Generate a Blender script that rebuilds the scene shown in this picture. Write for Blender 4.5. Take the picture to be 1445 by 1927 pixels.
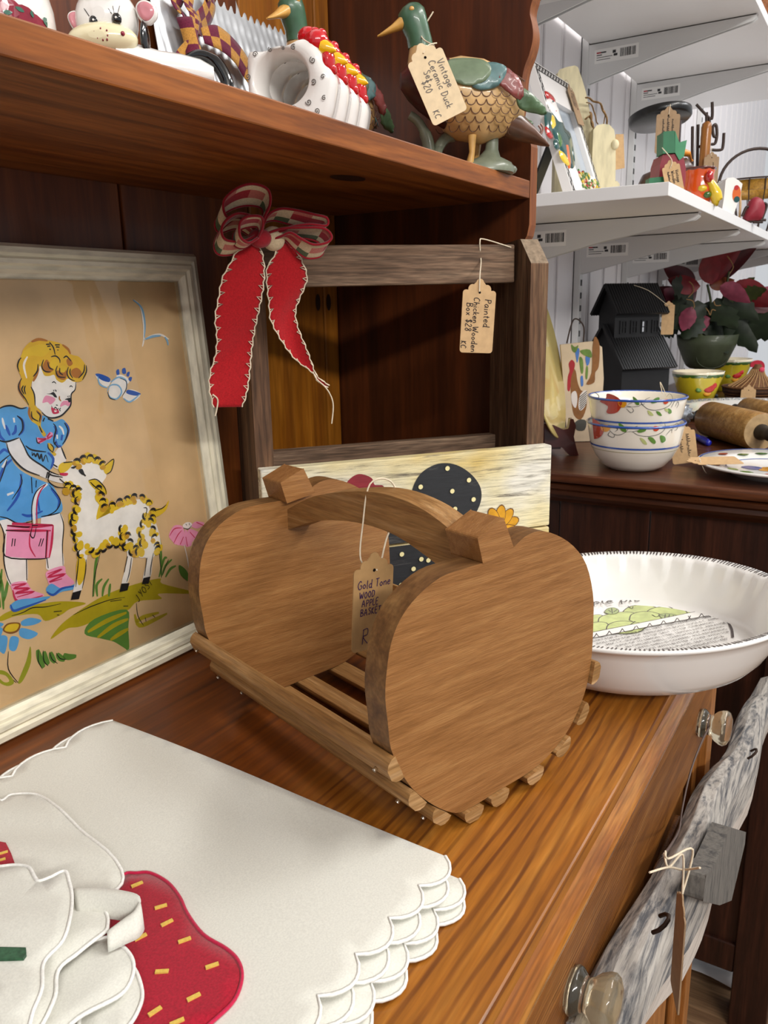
import bpy, bmesh, math, random
from mathutils import Vector, Matrix
from mathutils.geometry import delaunay_2d_cdt
random.seed(7)
for o in list(bpy.data.objects): bpy.data.objects.remove(o)
SC = bpy.context.scene
COL = SC.collection

# ------------------------------------------------------------ camera
cd = bpy.data.cameras.new('camera')
cam = bpy.data.objects.new('camera', cd); COL.objects.link(cam)
cd.sensor_fit = 'VERTICAL'; cd.sensor_height = 24.0
cd.lens = 24.0*1520.0/1927.0
cd.clip_start = .01
cam.matrix_world = Matrix(((0.5232,0.2187,-0.8237,0),(-0.852,0.1128,-0.5113,0),(-0.0189,0.9693,0.2453,.285),(0,0,0,1)))
SC.camera = cam
cd.dof.use_dof = True; cd.dof.focus_distance = .50; cd.dof.aperture_fstop = 26

# ------------------------------------------------------------ light
W = bpy.data.worlds.new('room'); SC.world = W; W.use_nodes = True
W.node_tree.nodes['Background'].inputs[0].default_value = (.93,.96,1,1)
W.node_tree.nodes['Background'].inputs[1].default_value = .50
def area(name, loc, target, sx, sy, power, col=(1,.95,.88)):
    l = bpy.data.lights.new(name, 'AREA'); l.shape='RECTANGLE'; l.size=sx; l.size_y=sy; l.energy=power; l.color=col
    o = bpy.data.objects.new(name, l); COL.objects.link(o); o.location=loc
    d = Vector(target)-Vector(loc); o.rotation_euler = d.to_track_quat('-Z','Y').to_euler()
    return o
area('ceiling_tube_lamp', (-1.05,-2.05,1.62), (.4,.3,.1), 1.8,.15, 48, (1,.965,.92))
area('ceiling_tube_lamp.001', (1.25,-.95,1.8), (.6,.2,0), 1.4,.2, 22, (1,.97,.93))
area('ceiling_tube_lamp.002', (2.6,-.9,1.78), (1.7,.45,.3), 1.2,.2, 10, (.95,.97,1))
vs = SC.view_settings
vs.view_transform='Standard'; vs.look='None'; vs.gamma=1; vs.exposure=0.32; vs.use_curve_mapping=False
SC.display_settings.display_device='sRGB'

# ------------------------------------------------------------ helpers
def lin(h):
    if isinstance(h,str):
        c=[int(h[i:i+2],16)/255 for i in (0,2,4)]
        return tuple(x/12.92 if x<=.04045 else ((x+.055)/1.055)**2.4 for x in c)+(1,)
    return tuple(h)+(1,)
class F:                                   # a local frame: origin and two directions, n = u x v
    def __init__(s,o,u=(1,0,0),v=(0,1,0)):
        s.o=Vector(o); s.u=Vector(u).normalized(); v=Vector(v); s.n=s.u.cross(v).normalized(); s.v=s.n.cross(s.u)
    def P(s,a,b,c=0): return s.o+s.u*a+s.v*b+s.n*c
    def off(s,a=0,b=0,c=0): return F(s.P(a,b,c),s.u,s.v)
    def rot(s,deg):
        c,q=math.cos(math.radians(deg)),math.sin(math.radians(deg)); return F(s.o,s.u*c+s.v*q,s.v*c-s.u*q)
WF=F((0,0,0))
def upF(o,deg=0): return F(o).rot(deg)      # frame with n up
def faceF(o,deg=0):                         # upright frame: u along deg in the ground, v up, n out of it
    a=math.radians(deg); return F(o,(math.cos(a),math.sin(a),0),(0,0,1))
def mm(l): return [(a*.001,b*.001) for a,b in l]
def cat(pts,n=6,closed=False):              # Catmull-Rom through points of any dimension
    pts=[tuple(p) for p in pts]; N=len(pts); out=[]
    if N<3: return pts
    g=(lambda i: pts[i%N]) if closed else (lambda i: pts[max(0,min(N-1,i))])
    for i in range(N if closed else N-1):
        a,b,c,d=g(i-1),g(i),g(i+1),g(i+2)
        for k in range(n):
            t=k/n
            out.append(tuple(.5*(2*B+(Cc-A)*t+(2*A-5*B+4*Cc-Dd)*t*t+(3*B-A-3*Cc+Dd)*t**3) for A,B,Cc,Dd in zip(a,b,c,d)))
    if not closed: out.append(pts[-1])
    return out
class MB:
    def __init__(s): s.v=[]; s.f=[]; s.m=[]; s.s=[]
    def add(s,vs,fs,mi=0,sm=False):
        b=len(s.v); s.v+=[tuple(p) for p in vs]
        for f in fs: s.f.append([i+b for i in f]); s.m.append(mi); s.s.append(sm)
        return s
    def box(s,x0,x1,y0,y1,z0,z1,mi=0,fr=WF):
        vs=[fr.P(x,y,z) for z in (z0,z1) for y in (y0,y1) for x in (x0,x1)]
        return s.add(vs,[(0,2,3,1),(4,5,7,6),(0,1,5,4),(2,6,7,3),(0,4,6,2),(1,3,7,5)],mi)
    def prism(s,pts,fr,d0,d1,mi=0,sm=False):
        n=len(pts)
        if sum(pts[i][0]*pts[(i+1)%n][1]-pts[(i+1)%n][0]*pts[i][1] for i in range(n))<0: pts=pts[::-1]
        s.add([fr.P(a,b,d1) for a,b in pts],[list(range(n))],mi)
        s.add([fr.P(a,b,d0) for a,b in pts],[list(range(n))[::-1]],mi)
        s.add([fr.P(a,b,d0) for a,b in pts]+[fr.P(a,b,d1) for a,b in pts],[(i,(i+1)%n,(i+1)%n+n,i+n) for i in range(n)],mi,sm)
        return s
    def poly(s,pts,fr,off=0,mi=0):
        n=len(pts)
        if sum(pts[i][0]*pts[(i+1)%n][1]-pts[(i+1)%n][0]*pts[i][1] for i in range(n))<0: pts=pts[::-1]
        return s.add([fr.P(a,b,off) for a,b in pts],[list(range(n))],mi)
    def lathe(s,prof,fr,seg=32,mi=0,sm=True,rf=None,cap=True,a0=0,a1=2*math.pi):
        vs=[]; full=abs(a1-a0-2*math.pi)<1e-6; cols=seg if full else seg+1
        for j,(r,z) in enumerate(prof):
            for i in range(cols):
                a=a0+(a1-a0)*i/seg; rr=r if rf is None else rf(j,a,r)
                vs.append(fr.P(rr*math.cos(a),rr*math.sin(a),z))
        fs=[(j*cols+i,j*cols+(i+1)%cols,(j+1)*cols+(i+1)%cols,(j+1)*cols+i) for j in range(len(prof)-1) for i in range(seg)]
        s.add(vs,fs,mi,sm)
        if cap and full:
            if prof[0][0]>1e-6: s.add(vs[:cols],[list(range(cols))[::-1]],mi)
            if prof[-1][0]>1e-6: s.add(vs[-cols:],[list(range(cols))],mi)
        return s
    def loft(s,rings,mi=0,sm=True,cap=True,closed=False):
        n=len(rings[0]); vs=[p for r in rings for p in r]; k=len(rings)
        fs=[(j*n+i,j*n+(i+1)%n,((j+1)%k)*n+(i+1)%n,((j+1)%k)*n+i) for j in range(k if closed else k-1) for i in range(n)]
        s.add(vs,fs,mi,sm)
        if cap and not closed: s.add(rings[0],[list(range(n))[::-1]],mi,sm); s.add(rings[-1],[list(range(n))],mi,sm)
        return s
    def tube(s,path,r,seg=6,mi=0,closed=False,flat=1.0):
        path=[Vector(p) for p in path]; N=len(path); rings=[]
        if isinstance(r,(list,tuple)) and len(r)!=N:
            q=len(r)-1; r=[r[min(q,int(i*q/(N-1)))]+(r[min(q,int(i*q/(N-1))+1)]-r[min(q,int(i*q/(N-1)))])*(i*q/(N-1)-int(i*q/(N-1))) for i in range(N)]
        up=None
        for i,p in enumerate(path):
            a=path[(i-1)%N] if closed else path[max(0,i-1)]; b=path[(i+1)%N] if closed else path[min(N-1,i+1)]
            t=(b-a); t=t.normalized() if t.length>1e-9 else Vector((0,0,1))
            if up is None:
                up=Vector((0,0,1)) if abs(t.z)<.9 else Vector((1,0,0))
            x=t.cross(up)
            if x.length<1e-6: x=t.orthogonal()
            x.normalize(); y=x.cross(t).normalized(); up=y
            rr=r[i] if isinstance(r,(list,tuple)) else r
            rings.append([p+x*rr*math.cos(2*math.pi*k/seg)+y*rr*flat*math.sin(2*math.pi*k/seg) for k in range(seg)])
        return s.loft(rings,mi,True,True,closed)
    def strip(s,A_,B_,mi=0,sm=True,mf=None):
        n=len(A_); vs=list(A_)+list(B_)
        for i in range(n-1): s.add([vs[i],vs[i+1],vs[n+i+1],vs[n+i]],[(0,1,2,3)],mi if mf is None else mf(i),sm)
        return s
    def grid(s,P,mi=0,sm=True,mf=None):     # P[i][j]
        r,c=len(P),len(P[0]); b=len(s.v); s.v+=[tuple(p) for row in P for p in row]
        for i in range(r-1):
            for j in range(c-1):
                s.f.append([b+i*c+j,b+i*c+j+1,b+(i+1)*c+j+1,b+(i+1)*c+j]); s.m.append(mi if mf is None else mf(i,j)); s.s.append(sm)
        return s
    def blob(s,c,r,fr=WF,mi=0,seg=20,rg=12,fn=None):
        rings=[]
        for j in range(1,rg):
            ph=math.pi*j/rg; ring=[]
            for i in range(seg):
                th=2*math.pi*i/seg; d=Vector((math.sin(ph)*math.cos(th),math.sin(ph)*math.sin(th),-math.cos(ph)))
                k=1 if fn is None else fn(d)
                ring.append(fr.P(c[0]+d.x*r[0]*k,c[1]+d.y*r[1]*k,c[2]+d.z*r[2]*k))
            rings.append(ring)
        s.loft(rings,mi,True,False); n=seg
        for ring,z,fl in ((rings[0],-1,True),(rings[-1],1,False)):
            k=1 if fn is None else fn(Vector((0,0,z))); p=fr.P(c[0],c[1],c[2]+z*r[2]*k)
            s.add(ring+[p],[((i+1)%n,i,n) if fl else (i,(i+1)%n,n) for i in range(n)],mi,True)
        return s
    def sheet(s,out,fr,zf,rings=5,mi=0,c=None,step=.008):  # a filled soft sheet with height zf(a,b)
        n=len(out); xs=[p[0] for p in out]; ys=[p[1] for p in out]
        def inside(x,y):
            r=False
            for i in range(n):
                (x1,y1),(x2,y2)=out[i],out[i-1]
                if (y1>y)!=(y2>y) and x<(x2-x1)*(y-y1)/(y2-y1)+x1: r=not r
            return r
        pts=list(out); x=min(xs)+step*.5
        while x<max(xs):
            y=min(ys)+step*.5
            while y<max(ys):
                if inside(x,y) and min((p[0]-x)**2+(p[1]-y)**2 for p in out)>(step*.45)**2: pts.append((x,y))
                y+=step
            x+=step
        R=delaunay_2d_cdt([Vector(p) for p in pts],[],[list(range(n))],1,1e-6)
        return s.add([fr.P(v.x,v.y,zf(v.x,v.y)) for v in R[0]],[list(f) for f in R[2]],mi,True)
    def stroke(s,pts,w,fr,off=0,mi=0,taper=True,sm=True):
        if sm and len(pts)>2: pts=cat(pts,4)
        n=len(pts); L_,R_=[],[]
        for i,p in enumerate(pts):
            a=pts[max(0,i-1)]; b=pts[min(n-1,i+1)]; dx,dy=b[0]-a[0],b[1]-a[1]; l=math.hypot(dx,dy) or 1
            k=w*.5*((.35+.65*math.sin(math.pi*min(1,max(0,(i+.6)/n)))) if taper else 1)
            L_.append(fr.P(p[0]-dy/l*k,p[1]+dx/l*k,off)); R_.append(fr.P(p[0]+dy/l*k,p[1]-dx/l*k,off))
        return s.strip(R_,L_,mi,False)
    def dot(s,a,b,r,fr,off=0,mi=0,n=10,ry=None): return s.poly([(a+r*math.cos(2*math.pi*i/n),b+(ry or r)*math.sin(2*math.pi*i/n)) for i in range(n)],fr,off,mi)
    def obj(s,name,mats,parent=None,bevel=0,solid=0,seg=2,sub=0,origin=None):
        if not isinstance(mats,(list,tuple)): mats=[mats]
        if parent is not None: o0=-wloc(parent); loc=o0; sh=Vector((0,0,0))
        else:
            if origin is None:
                xs,ys,zs=zip(*s.v); origin=((min(xs)+max(xs))/2,(min(ys)+max(ys))/2,min(zs))
            sh=Vector(origin); loc=sh
        me=bpy.data.meshes.new(name); me.from_pydata([tuple(Vector(p)-sh) for p in s.v],[],s.f)
        for m in mats: me.materials.append(m)
        me.polygons.foreach_set('material_index',s.m); me.polygons.foreach_set('use_smooth',s.s); me.update()
        o=bpy.data.objects.new(name,me); COL.objects.link(o); o.location=loc
        if parent is not None: o.parent=parent
        if solid: q=o.modifiers.new('solid','SOLIDIFY'); q.thickness=solid; q.offset=0
        if bevel: q=o.modifiers.new('bevel','BEVEL'); q.width=bevel; q.segments=seg; q.limit_method='ANGLE'; q.angle_limit=.6
        if sub: q=o.modifiers.new('sub','SUBSURF'); q.levels=sub; q.render_levels=sub
        return o
def wloc(o):
    v=Vector(o.location)
    while o.parent: o=o.parent; v+=o.location
    return v
def tag(o,label,category,group=None):
    o['label']=label; o['category']=category
    if group: o['group']=group
    return o
def thing(name,label,category,loc,group=None):
    o=bpy.data.objects.new(name,None); COL.objects.link(o); o.location=loc; o.empty_display_size=.02
    return tag(o,label,category,group)
def struct(o): o['kind']='structure'; return o
def stuff(o): o['kind']='stuff'; return o
def copy_tree(o,delta=None,parent=None):
    c=o.copy(); COL.objects.link(c)
    if parent is not None: c.parent=parent
    if delta is not None: c.location=Vector(o.location)+Vector(delta)
    for k in list(o.children): copy_tree(k,None,c)
    return c

# ------------------------------------------------------------ materials
def nodes(name):
    m=bpy.data.materials.new(name); m.use_nodes=True; nt=m.node_tree; return m,nt,nt.nodes['Principled BSDF']
def N(nt,t,**k):
    n=nt.nodes.new(t)
    for a,b in k.items():
        if a in n.inputs.keys(): n.inputs[a].default_value=b
        else: setattr(n,a,b)
    return n
def ramp(nt,src,stops,interp='LINEAR'):
    r=nt.nodes.new('ShaderNodeValToRGB'); r.color_ramp.interpolation=interp; e=r.color_ramp.elements
    while len(e)<len(stops): e.new(.5)
    for x,(p,c) in zip(e,stops): x.position=p; x.color=lin(c)
    nt.links.new(src,r.inputs[0]); return r.outputs[0]
def coords(nt,rot=(0,0,0),scale=(1,1,1),loc=(0,0,0)):
    t=nt.nodes.new('ShaderNodeTexCoord'); m=N(nt,'ShaderNodeMapping'); m.inputs['Rotation'].default_value=rot; m.inputs['Scale'].default_value=scale; m.inputs['Location'].default_value=loc
    nt.links.new(t.outputs['Object'],m.inputs[0]); return m.outputs[0]
def mixc(nt,f,a,b,mode='MIX'):
    m=nt.nodes.new('ShaderNodeMix'); m.data_type='RGBA'; m.blend_type=mode
    for s_,v in ((0,f),(6,a),(7,b)):
        if hasattr(v,'links') or hasattr(v,'is_linked'): nt.links.new(v,m.inputs[s_])
        elif s_==0: m.inputs[0].default_value=v
        else: m.inputs[s_].default_value=lin(v)
    return m.outputs[2]
def bump(nt,b,h,st=.2,d=.001):
    n=N(nt,'ShaderNodeBump'); n.inputs['Strength'].default_value=st; n.inputs['Distance'].default_value=d
    nt.links.new(h,n.inputs['Height']); nt.links.new(n.outputs[0],b.inputs['Normal'])
def plain(name,c,rough=.5,spec=.5,coat=0,metal=0,vary=0,vs=30,sheen=0):
    m,nt,b=nodes(name); b.inputs['Roughness'].default_value=rough; b.inputs['Specular IOR Level'].default_value=spec
    b.inputs['Coat Weight'].default_value=coat; b.inputs['Coat Roughness'].default_value=.05; b.inputs['Metallic'].default_value=metal
    b.inputs['Sheen Weight'].default_value=sheen
    b.inputs['Base Color'].default_value=lin(c)
    if vary:
        n=N(nt,'ShaderNodeTexNoise',Scale=vs,Detail=4.0); nt.links.new(coords(nt),n.inputs['Vector'])
        l=lin(c); d=tuple(max(0,x*(1-vary)) for x in l[:3]); h=tuple(min(1,x*(1+vary*.6)) for x in l[:3])
        nt.links.new(ramp(nt,n.outputs[0],[(.3,d),(.7,h)]),b.inputs['Base Color'])
    return m
def glaze(name,c,vary=.04): return plain(name,c,.16,.5,.6,0,vary,14)
GR={'x':(0,0,0),'y':(0,0,-math.pi/2),'z':(0,math.pi/2,0)}
def wood(name,dark,mid,light,grain='x',rough=.4,sc=1.0,lines=.5,lw=260,coat=0,fine=.35,bmp=.25,warp=.012,rz=None,loc=(0,0,0),calm=0.0,edge=(.45,.97)):
    """streaky noise along the grain plus warped growth-ring lines across it"""
    m,nt,b=nodes(name); b.inputs['Roughness'].default_value=rough; b.inputs['Coat Weight'].default_value=coat; b.inputs['Coat Roughness'].default_value=.12; b.inputs['Specular IOR Level'].default_value=.32
    rot=GR[grain] if rz is None else (0,0,rz)
    co=coords(nt,rot,(1,1,1),loc)
    sq=N(nt,'ShaderNodeMapping'); sq.inputs['Scale'].default_value=(.07,1,1); nt.links.new(co,sq.inputs[0])
    n1=N(nt,'ShaderNodeTexNoise',Scale=70*sc,Detail=5.0,Roughness=.6,Distortion=.4); nt.links.new(sq.outputs[0],n1.inputs['Vector'])
    n2=N(nt,'ShaderNodeTexNoise',Scale=420*sc,Detail=3.0); nt.links.new(sq.outputs[0],n2.inputs['Vector'])
    n3=N(nt,'ShaderNodeTexNoise',Scale=(26 if calm else 9)*sc,Detail=2.0)
    s3=N(nt,'ShaderNodeMapping'); s3.inputs['Scale'].default_value=(.16 if calm else .07,1,1); nt.links.new(co,s3.inputs[0]); nt.links.new(s3.outputs[0],n3.inputs['Vector'])
    base=ramp(nt,n1.outputs[0],[(.28,tuple(a+(b_-a)*calm for a,b_ in zip(lin(dark)[:3],lin(mid)[:3]))),(.5,mid),(.74,light)])
    # growth rings: sin(lw*y + warp)
    sx=N(nt,'ShaderNodeSeparateXYZ'); nt.links.new(co,sx.inputs[0])
    ad=N(nt,'ShaderNodeMath',operation='MULTIPLY_ADD'); nt.links.new(n3.outputs[0],ad.inputs[0]); ad.inputs[1].default_value=warp*4*lw
    mu=N(nt,'ShaderNodeMath',operation='MULTIPLY'); mu.inputs[1].default_value=lw
    a2=N(nt,'ShaderNodeMath',operation='MULTIPLY_ADD'); nt.links.new(sx.outputs[2],a2.inputs[0]); a2.inputs[1].default_value=.7; nt.links.new(sx.outputs[1],a2.inputs[2])
    nt.links.new(a2.outputs[0],mu.inputs[0]); nt.links.new(mu.outputs[0],ad.inputs[2])
    si=N(nt,'ShaderNodeMath',operation='SINE'); nt.links.new(ad.outputs[0],si.inputs[0])
    rr=ramp(nt,si.outputs[0],[(edge[0],(0,0,0)),(edge[1],(1,1,1))])
    mf=N(nt,'ShaderNodeMath',operation='MULTIPLY'); mf.inputs[1].default_value=lines; nt.links.new(rr,mf.inputs[0])
    if calm:                                 # some rings are strong, some nearly vanish
        n6=N(nt,'ShaderNodeTexNoise',Scale=48*sc,Detail=2.0); nt.links.new(s3.outputs[0],n6.inputs['Vector'])
        m2=N(nt,'ShaderNodeMath',operation='MULTIPLY'); nt.links.new(mf.outputs[0],m2.inputs[0]); nt.links.new(ramp(nt,n6.outputs[0],[(.32,(.15,.15,.15)),(.62,(1,1,1))]),m2.inputs[1]); mf=m2
    c1=mixc(nt,mf.outputs[0],base,dark)
    f2=ramp(nt,n2.outputs[0],[(.35,(1-fine,)*3),(.65,(1,1,1))])
    nt.links.new(mixc(nt,1.0,c1,f2,'MULTIPLY'),b.inputs['Base Color'])
    bump(nt,b,n2.outputs[0],bmp,.0004)
    return m
def weathered(name,base,under,grain='x',amt=.5,scale=60,rough=.75,stretch=.12,bmp=.5,rz=None):
    m,nt,b=nodes(name); b.inputs['Roughness'].default_value=rough
    co=coords(nt,GR[grain] if rz is None else (0,0,rz)); sq=N(nt,'ShaderNodeMapping'); sq.inputs['Scale'].default_value=(stretch,1,1); nt.links.new(co,sq.inputs[0])
    n1=N(nt,'ShaderNodeTexNoise',Scale=scale,Detail=8.0,Roughness=.7,Distortion=.3); nt.links.new(sq.outputs[0],n1.inputs['Vector'])
    n2=N(nt,'ShaderNodeTexNoise',Scale=scale*4,Detail=4.0); nt.links.new(sq.outputs[0],n2.inputs['Vector'])
    f=ramp(nt,n1.outputs[0],[(amt-.07,(0,0,0)),(amt+.07,(1,1,1))])
    f2=ramp(nt,n2.outputs[0],[(.3,(.72,)*3),(.6,(1,1,1))])
    nt.links.new(mixc(nt,1.0,mixc(nt,f,under,base),f2,'MULTIPLY'),b.inputs['Base Color']); bump(nt,b,n1.outputs[0],bmp,.001); return m
def cloth(name,c,scale=1500,rough=.9,vary=.06,c2=None):
    m,nt,b=nodes(name); b.inputs['Roughness'].default_value=rough; b.inputs['Sheen Weight'].default_value=.25; b.inputs['Specular IOR Level'].default_value=.2
    co=coords(nt); w=N(nt,'ShaderNodeTexNoise',Scale=scale,Detail=2.0); nt.links.new(co,w.inputs['Vector'])
    l=lin(c); nt.links.new(ramp(nt,w.outputs[0],[(.3,tuple(x*(1-vary*2.5) for x in l[:3])),(.7,tuple(min(1,x*(1+vary)) for x in l[:3]))]),b.inputs['Base Color'])
    bump(nt,b,w.outputs[0],.3,.0003); return m
def paper(name,c): return plain(name,c,.85,.2,0,0,.10,160)

M={}
M['ink']=plain('ink','1c1a22',.6,.2); M['ink_violet']=plain('ink_violet','3a2350',.6,.2); M['ink_grey']=plain('ink_grey','6f6a66',.6,.2)
M['kraft']=paper('kraft','c6a47a'); M['kraft_warm']=paper('kraft_warm','b08c5e'); M['kraft_dark']=paper('kraft_dark','9c8266'); M['cream_card']=paper('cream_card','ecd6b0')
M['twine']=plain('twine','dccdb4',.9,.1,vary=.15,vs=300)
M['white_ceramic']=glaze('white_ceramic','f0ede8'); M['black_glaze']=glaze('black_glaze','0c0c0d',0)
M['hole']=plain('hole','120d0a',.9,.1)

# stroke lettering for handwriting: each glyph is a width and polylines on a unit-high grid
G={
'a':(.6,[[(.5,.45),(.3,.55),(.08,.3),(.2,.02),(.42,.15),(.5,.5)],[(.5,.5),(.48,.1),(.6,.02)]]),
'b':(.55,[[(.1,1),(.08,0)],[(.08,.3),(.3,.52),(.5,.28),(.3,.0),(.08,.08)]]),
'c':(.5,[[(.48,.42),(.28,.52),(.06,.26),(.25,0),(.5,.1)]]),
'd':(.6,[[(.48,.4),(.28,.5),(.06,.25),(.25,0),(.48,.15)],[(.5,1),(.48,0),(.58,.03)]]),
'e':(.52,[[(.06,.25),(.46,.32),(.3,.53),(.06,.28),(.22,0),(.52,.1)]]),
'g':(.55,[[(.48,.42),(.28,.52),(.06,.28),(.25,.05),(.48,.2)],[(.5,.5),(.46,-.3),(.15,-.35)]]),
'h':(.55,[[(.1,1),(.08,0)],[(.08,.3),(.3,.52),(.46,.35),(.48,0)]]),
'i':(.25,[[(.12,.5),(.12,0),(.2,.02)],[(.12,.72),(.14,.76)]]),
'k':(.52,[[(.1,1),(.08,0)],[(.45,.5),(.1,.25),(.5,0)]]),
'l':(.25,[[(.12,1),(.1,.1),(.22,.02)]]),
'm':(.8,[[(.06,.5),(.08,0)],[(.08,.3),(.25,.5),(.38,.35),(.38,0)],[(.38,.3),(.55,.5),(.7,.35),(.72,0)]]),
'n':(.55,[[(.06,.5),(.08,0)],[(.08,.3),(.3,.52),(.45,.35),(.47,0)]]),
'o':(.55,[[(.28,.52),(.06,.26),(.28,0),(.48,.26),(.28,.52)]]),
'p':(.55,[[(.08,.5),(.06,-.4)],[(.08,.3),(.3,.52),(.5,.28),(.3,.02),(.08,.1)]]),
'r':(.42,[[(.08,.5),(.08,0)],[(.08,.28),(.25,.5),(.4,.46)]]),
's':(.45,[[(.42,.45),(.2,.5),(.1,.36),(.36,.2),(.3,.02),(.06,.06)]]),
't':(.42,[[(.2,.85),(.2,.08),(.35,.02)],[(.04,.55),(.38,.58)]]),
'u':(.55,[[(.08,.5),(.1,.1),(.3,.02),(.46,.2)],[(.47,.5),(.47,.05),(.56,.02)]]),
'x':(.5,[[(.06,.5),(.46,0)],[(.44,.52),(.06,0)]]),
'v':(.5,[[(.05,.5),(.24,0),(.46,.52)]]),'w':(.7,[[(.05,.5),(.18,0),(.34,.4),(.5,0),(.66,.52)]]),
'A':(.7,[[(.05,0),(.3,1),(.6,0)],[(.15,.4),(.5,.4)]]),
'B':(.65,[[(.1,1),(.1,0)],[(.05,.98),(.45,.92),(.42,.6),(.1,.52),(.55,.4),(.5,.05),(.05,.02)]]),
'C':(.65,[[(.58,.85),(.35,1),(.06,.55),(.2,.05),(.6,.12)]]),
'D':(.65,[[(.1,1),(.1,0)],[(.05,.98),(.5,.85),(.56,.35),(.35,.02),(.05,0)]]),
'E':(.55,[[(.5,.98),(.1,.95),(.1,.02),(.5,0)],[(.1,.5),(.42,.52)]]),
'G':(.72,[[(.6,.85),(.35,1),(.06,.5),(.3,0),(.62,.12),(.62,.45),(.4,.45)]]),
'K':(.6,[[(.1,1),(.08,0)],[(.5,1),(.1,.5),(.55,0)]]),
'L':(.5,[[(.1,1),(.08,.03),(.48,.02)]]),
'O':(.68,[[(.34,1),(.06,.5),(.34,0),(.6,.5),(.34,1)]]),
'P':(.58,[[(.12,1),(.1,0)],[(.05,.95),(.45,.95),(.5,.6),(.12,.45)]]),
'R':(.62,[[(.12,1),(.1,0)],[(.05,.95),(.45,1),(.48,.62),(.12,.5),(.55,0)]]),
'S':(.55,[[(.5,.85),(.28,1),(.1,.78),(.45,.4),(.36,.05),(.06,.12)]]),
'T':(.6,[[(.02,.95),(.58,1)],[(.3,.97),(.28,0)]]),
'V':(.62,[[(.04,1),(.3,0),(.58,1)]]),
'W':(.9,[[(.04,1),(.22,0),(.42,.7),(.62,0),(.86,1)]]),
'J':(.4,[[(.35,1),(.33,.15),(.15,0),(.04,.15)]]),'Y':(.5,[[(.05,1),(.25,.5)],[(.46,1),(.2,0)]]),
'0':(.55,[[(.28,1),(.06,.5),(.28,0),(.5,.5),(.28,1)]]),'1':(.3,[[(.05,.8),(.18,1),(.16,0)]]),
'2':(.55,[[(.08,.8),(.28,1),(.46,.75),(.06,.05),(.52,.03)]]),
'8':(.55,[[(.46,.85),(.25,1),(.12,.78),(.44,.35),(.3,0),(.08,.22),(.4,.68),(.46,.85)]]),
'5':(.5,[[(.46,1),(.12,.97),(.1,.55),(.42,.5),(.4,.05),(.06,.05)]]),
'$':(.55,[[(.48,.8),(.26,.9),(.1,.72),(.46,.35),(.36,.1),(.06,.2)],[(.28,1.08),(.26,-.1)]]),
'.':(.2,[[(.08,.0),(.1,.04)]]),"'":(.15,[[(.08,1),(.06,.8)]]),' ':(.35,[])}
def write(mb,text,fr,x,y,h,w=.0007,mi=0,off=.0002,slant=.08,wob=.04):
    if text[0]=='~':                         # handwriting too small to read: an unreadable run of loops
        for k in range(int(text[1:])):
            a=random.uniform(.3,.9); mb.stroke([(x,y+h*.1*random.random()),(x+h*.12,y+h*a),(x+h*.25,y+h*.3*random.random()),(x+h*.42,y+h*.45)],w,fr,off,mi,False); x+=h*.5
        return x
    for ch in text:
        wd,ls=G.get(ch,G[' '])
        dy=random.uniform(-wob,wob)*h
        for l in ls: mb.stroke([(x+(a+b*slant)*h*.92,y+b*h+dy) for a,b in l],w,fr,off,mi,False)
        x+=(wd+.1)*h*.92
    return x
def tag_card(w,h,bumpy=True):               # outline with a scalloped head, hole at the top
    r=min(w,h)*.09; P=[]
    def arc(cx,cy,r,a,b,n=4): P.extend([(cx+r*math.cos(math.radians(a+(b-a)*i/n)),cy+r*math.sin(math.radians(a+(b-a)*i/n))) for i in range(n+1)])
    arc(-w/2+r,-h+r,r,180,270); arc(w/2-r,-h+r,r,270,360)
    if bumpy:
        sh=-w*.30
        arc(w/2-r,sh-r,r,0,90); arc(w*.215,sh+.02*w,w*.13,-10,105,6); arc(0,-w*.12,w*.12,15,165,6); arc(-w*.215,sh+.02*w,w*.13,75,190,6); arc(-w/2+r,sh-r,r,90,180)
    else:
        P.extend([(w/2,-w*.2),(w*.3,0),(-w*.3,0),(-w/2,-w*.2)])
    return P
def price_tag(fr,w,h,lines,label,string=None,card='kraft',ink='ink',rot_text=0,group='handwritten price tags',bumpy=True,lw=.0006,hole=True,ball=True):
    """fr: origin at the top centre of the card, v up; lines: (text,x,y,size) in card space; rot_text turns the writing"""
    t=thing('price_tag',label,'price tag',fr.P(0,-h,0),group)
    m=MB(); m.prism(tag_card(w,h,bumpy),fr,-.0004,.0004); m.obj('card',M[card],t)
    if hole: m=MB(); m.dot(0,-w*.36,w*.035,fr,.0006,0); m.obj('eyelet',M['hole'],t)
    if lines:
        m=MB(); tf=fr.rot(rot_text)
        for text,x,y,s_ in lines: write(m,text,tf,x,y,s_,lw)
        # keep ink just proud of the card
        m.v=[tuple(Vector(p)+fr.n*.0005) for p in m.v]
        stuff(m.obj('handwriting',M[ink],t))
    if string:
        m=MB()
        for s_ in string: m.tube(cat(s_,6),.0006,5)
        q=m.obj('string',M['twine'],t)
        if len(string)>1: stuff(q)
    return t

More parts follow.
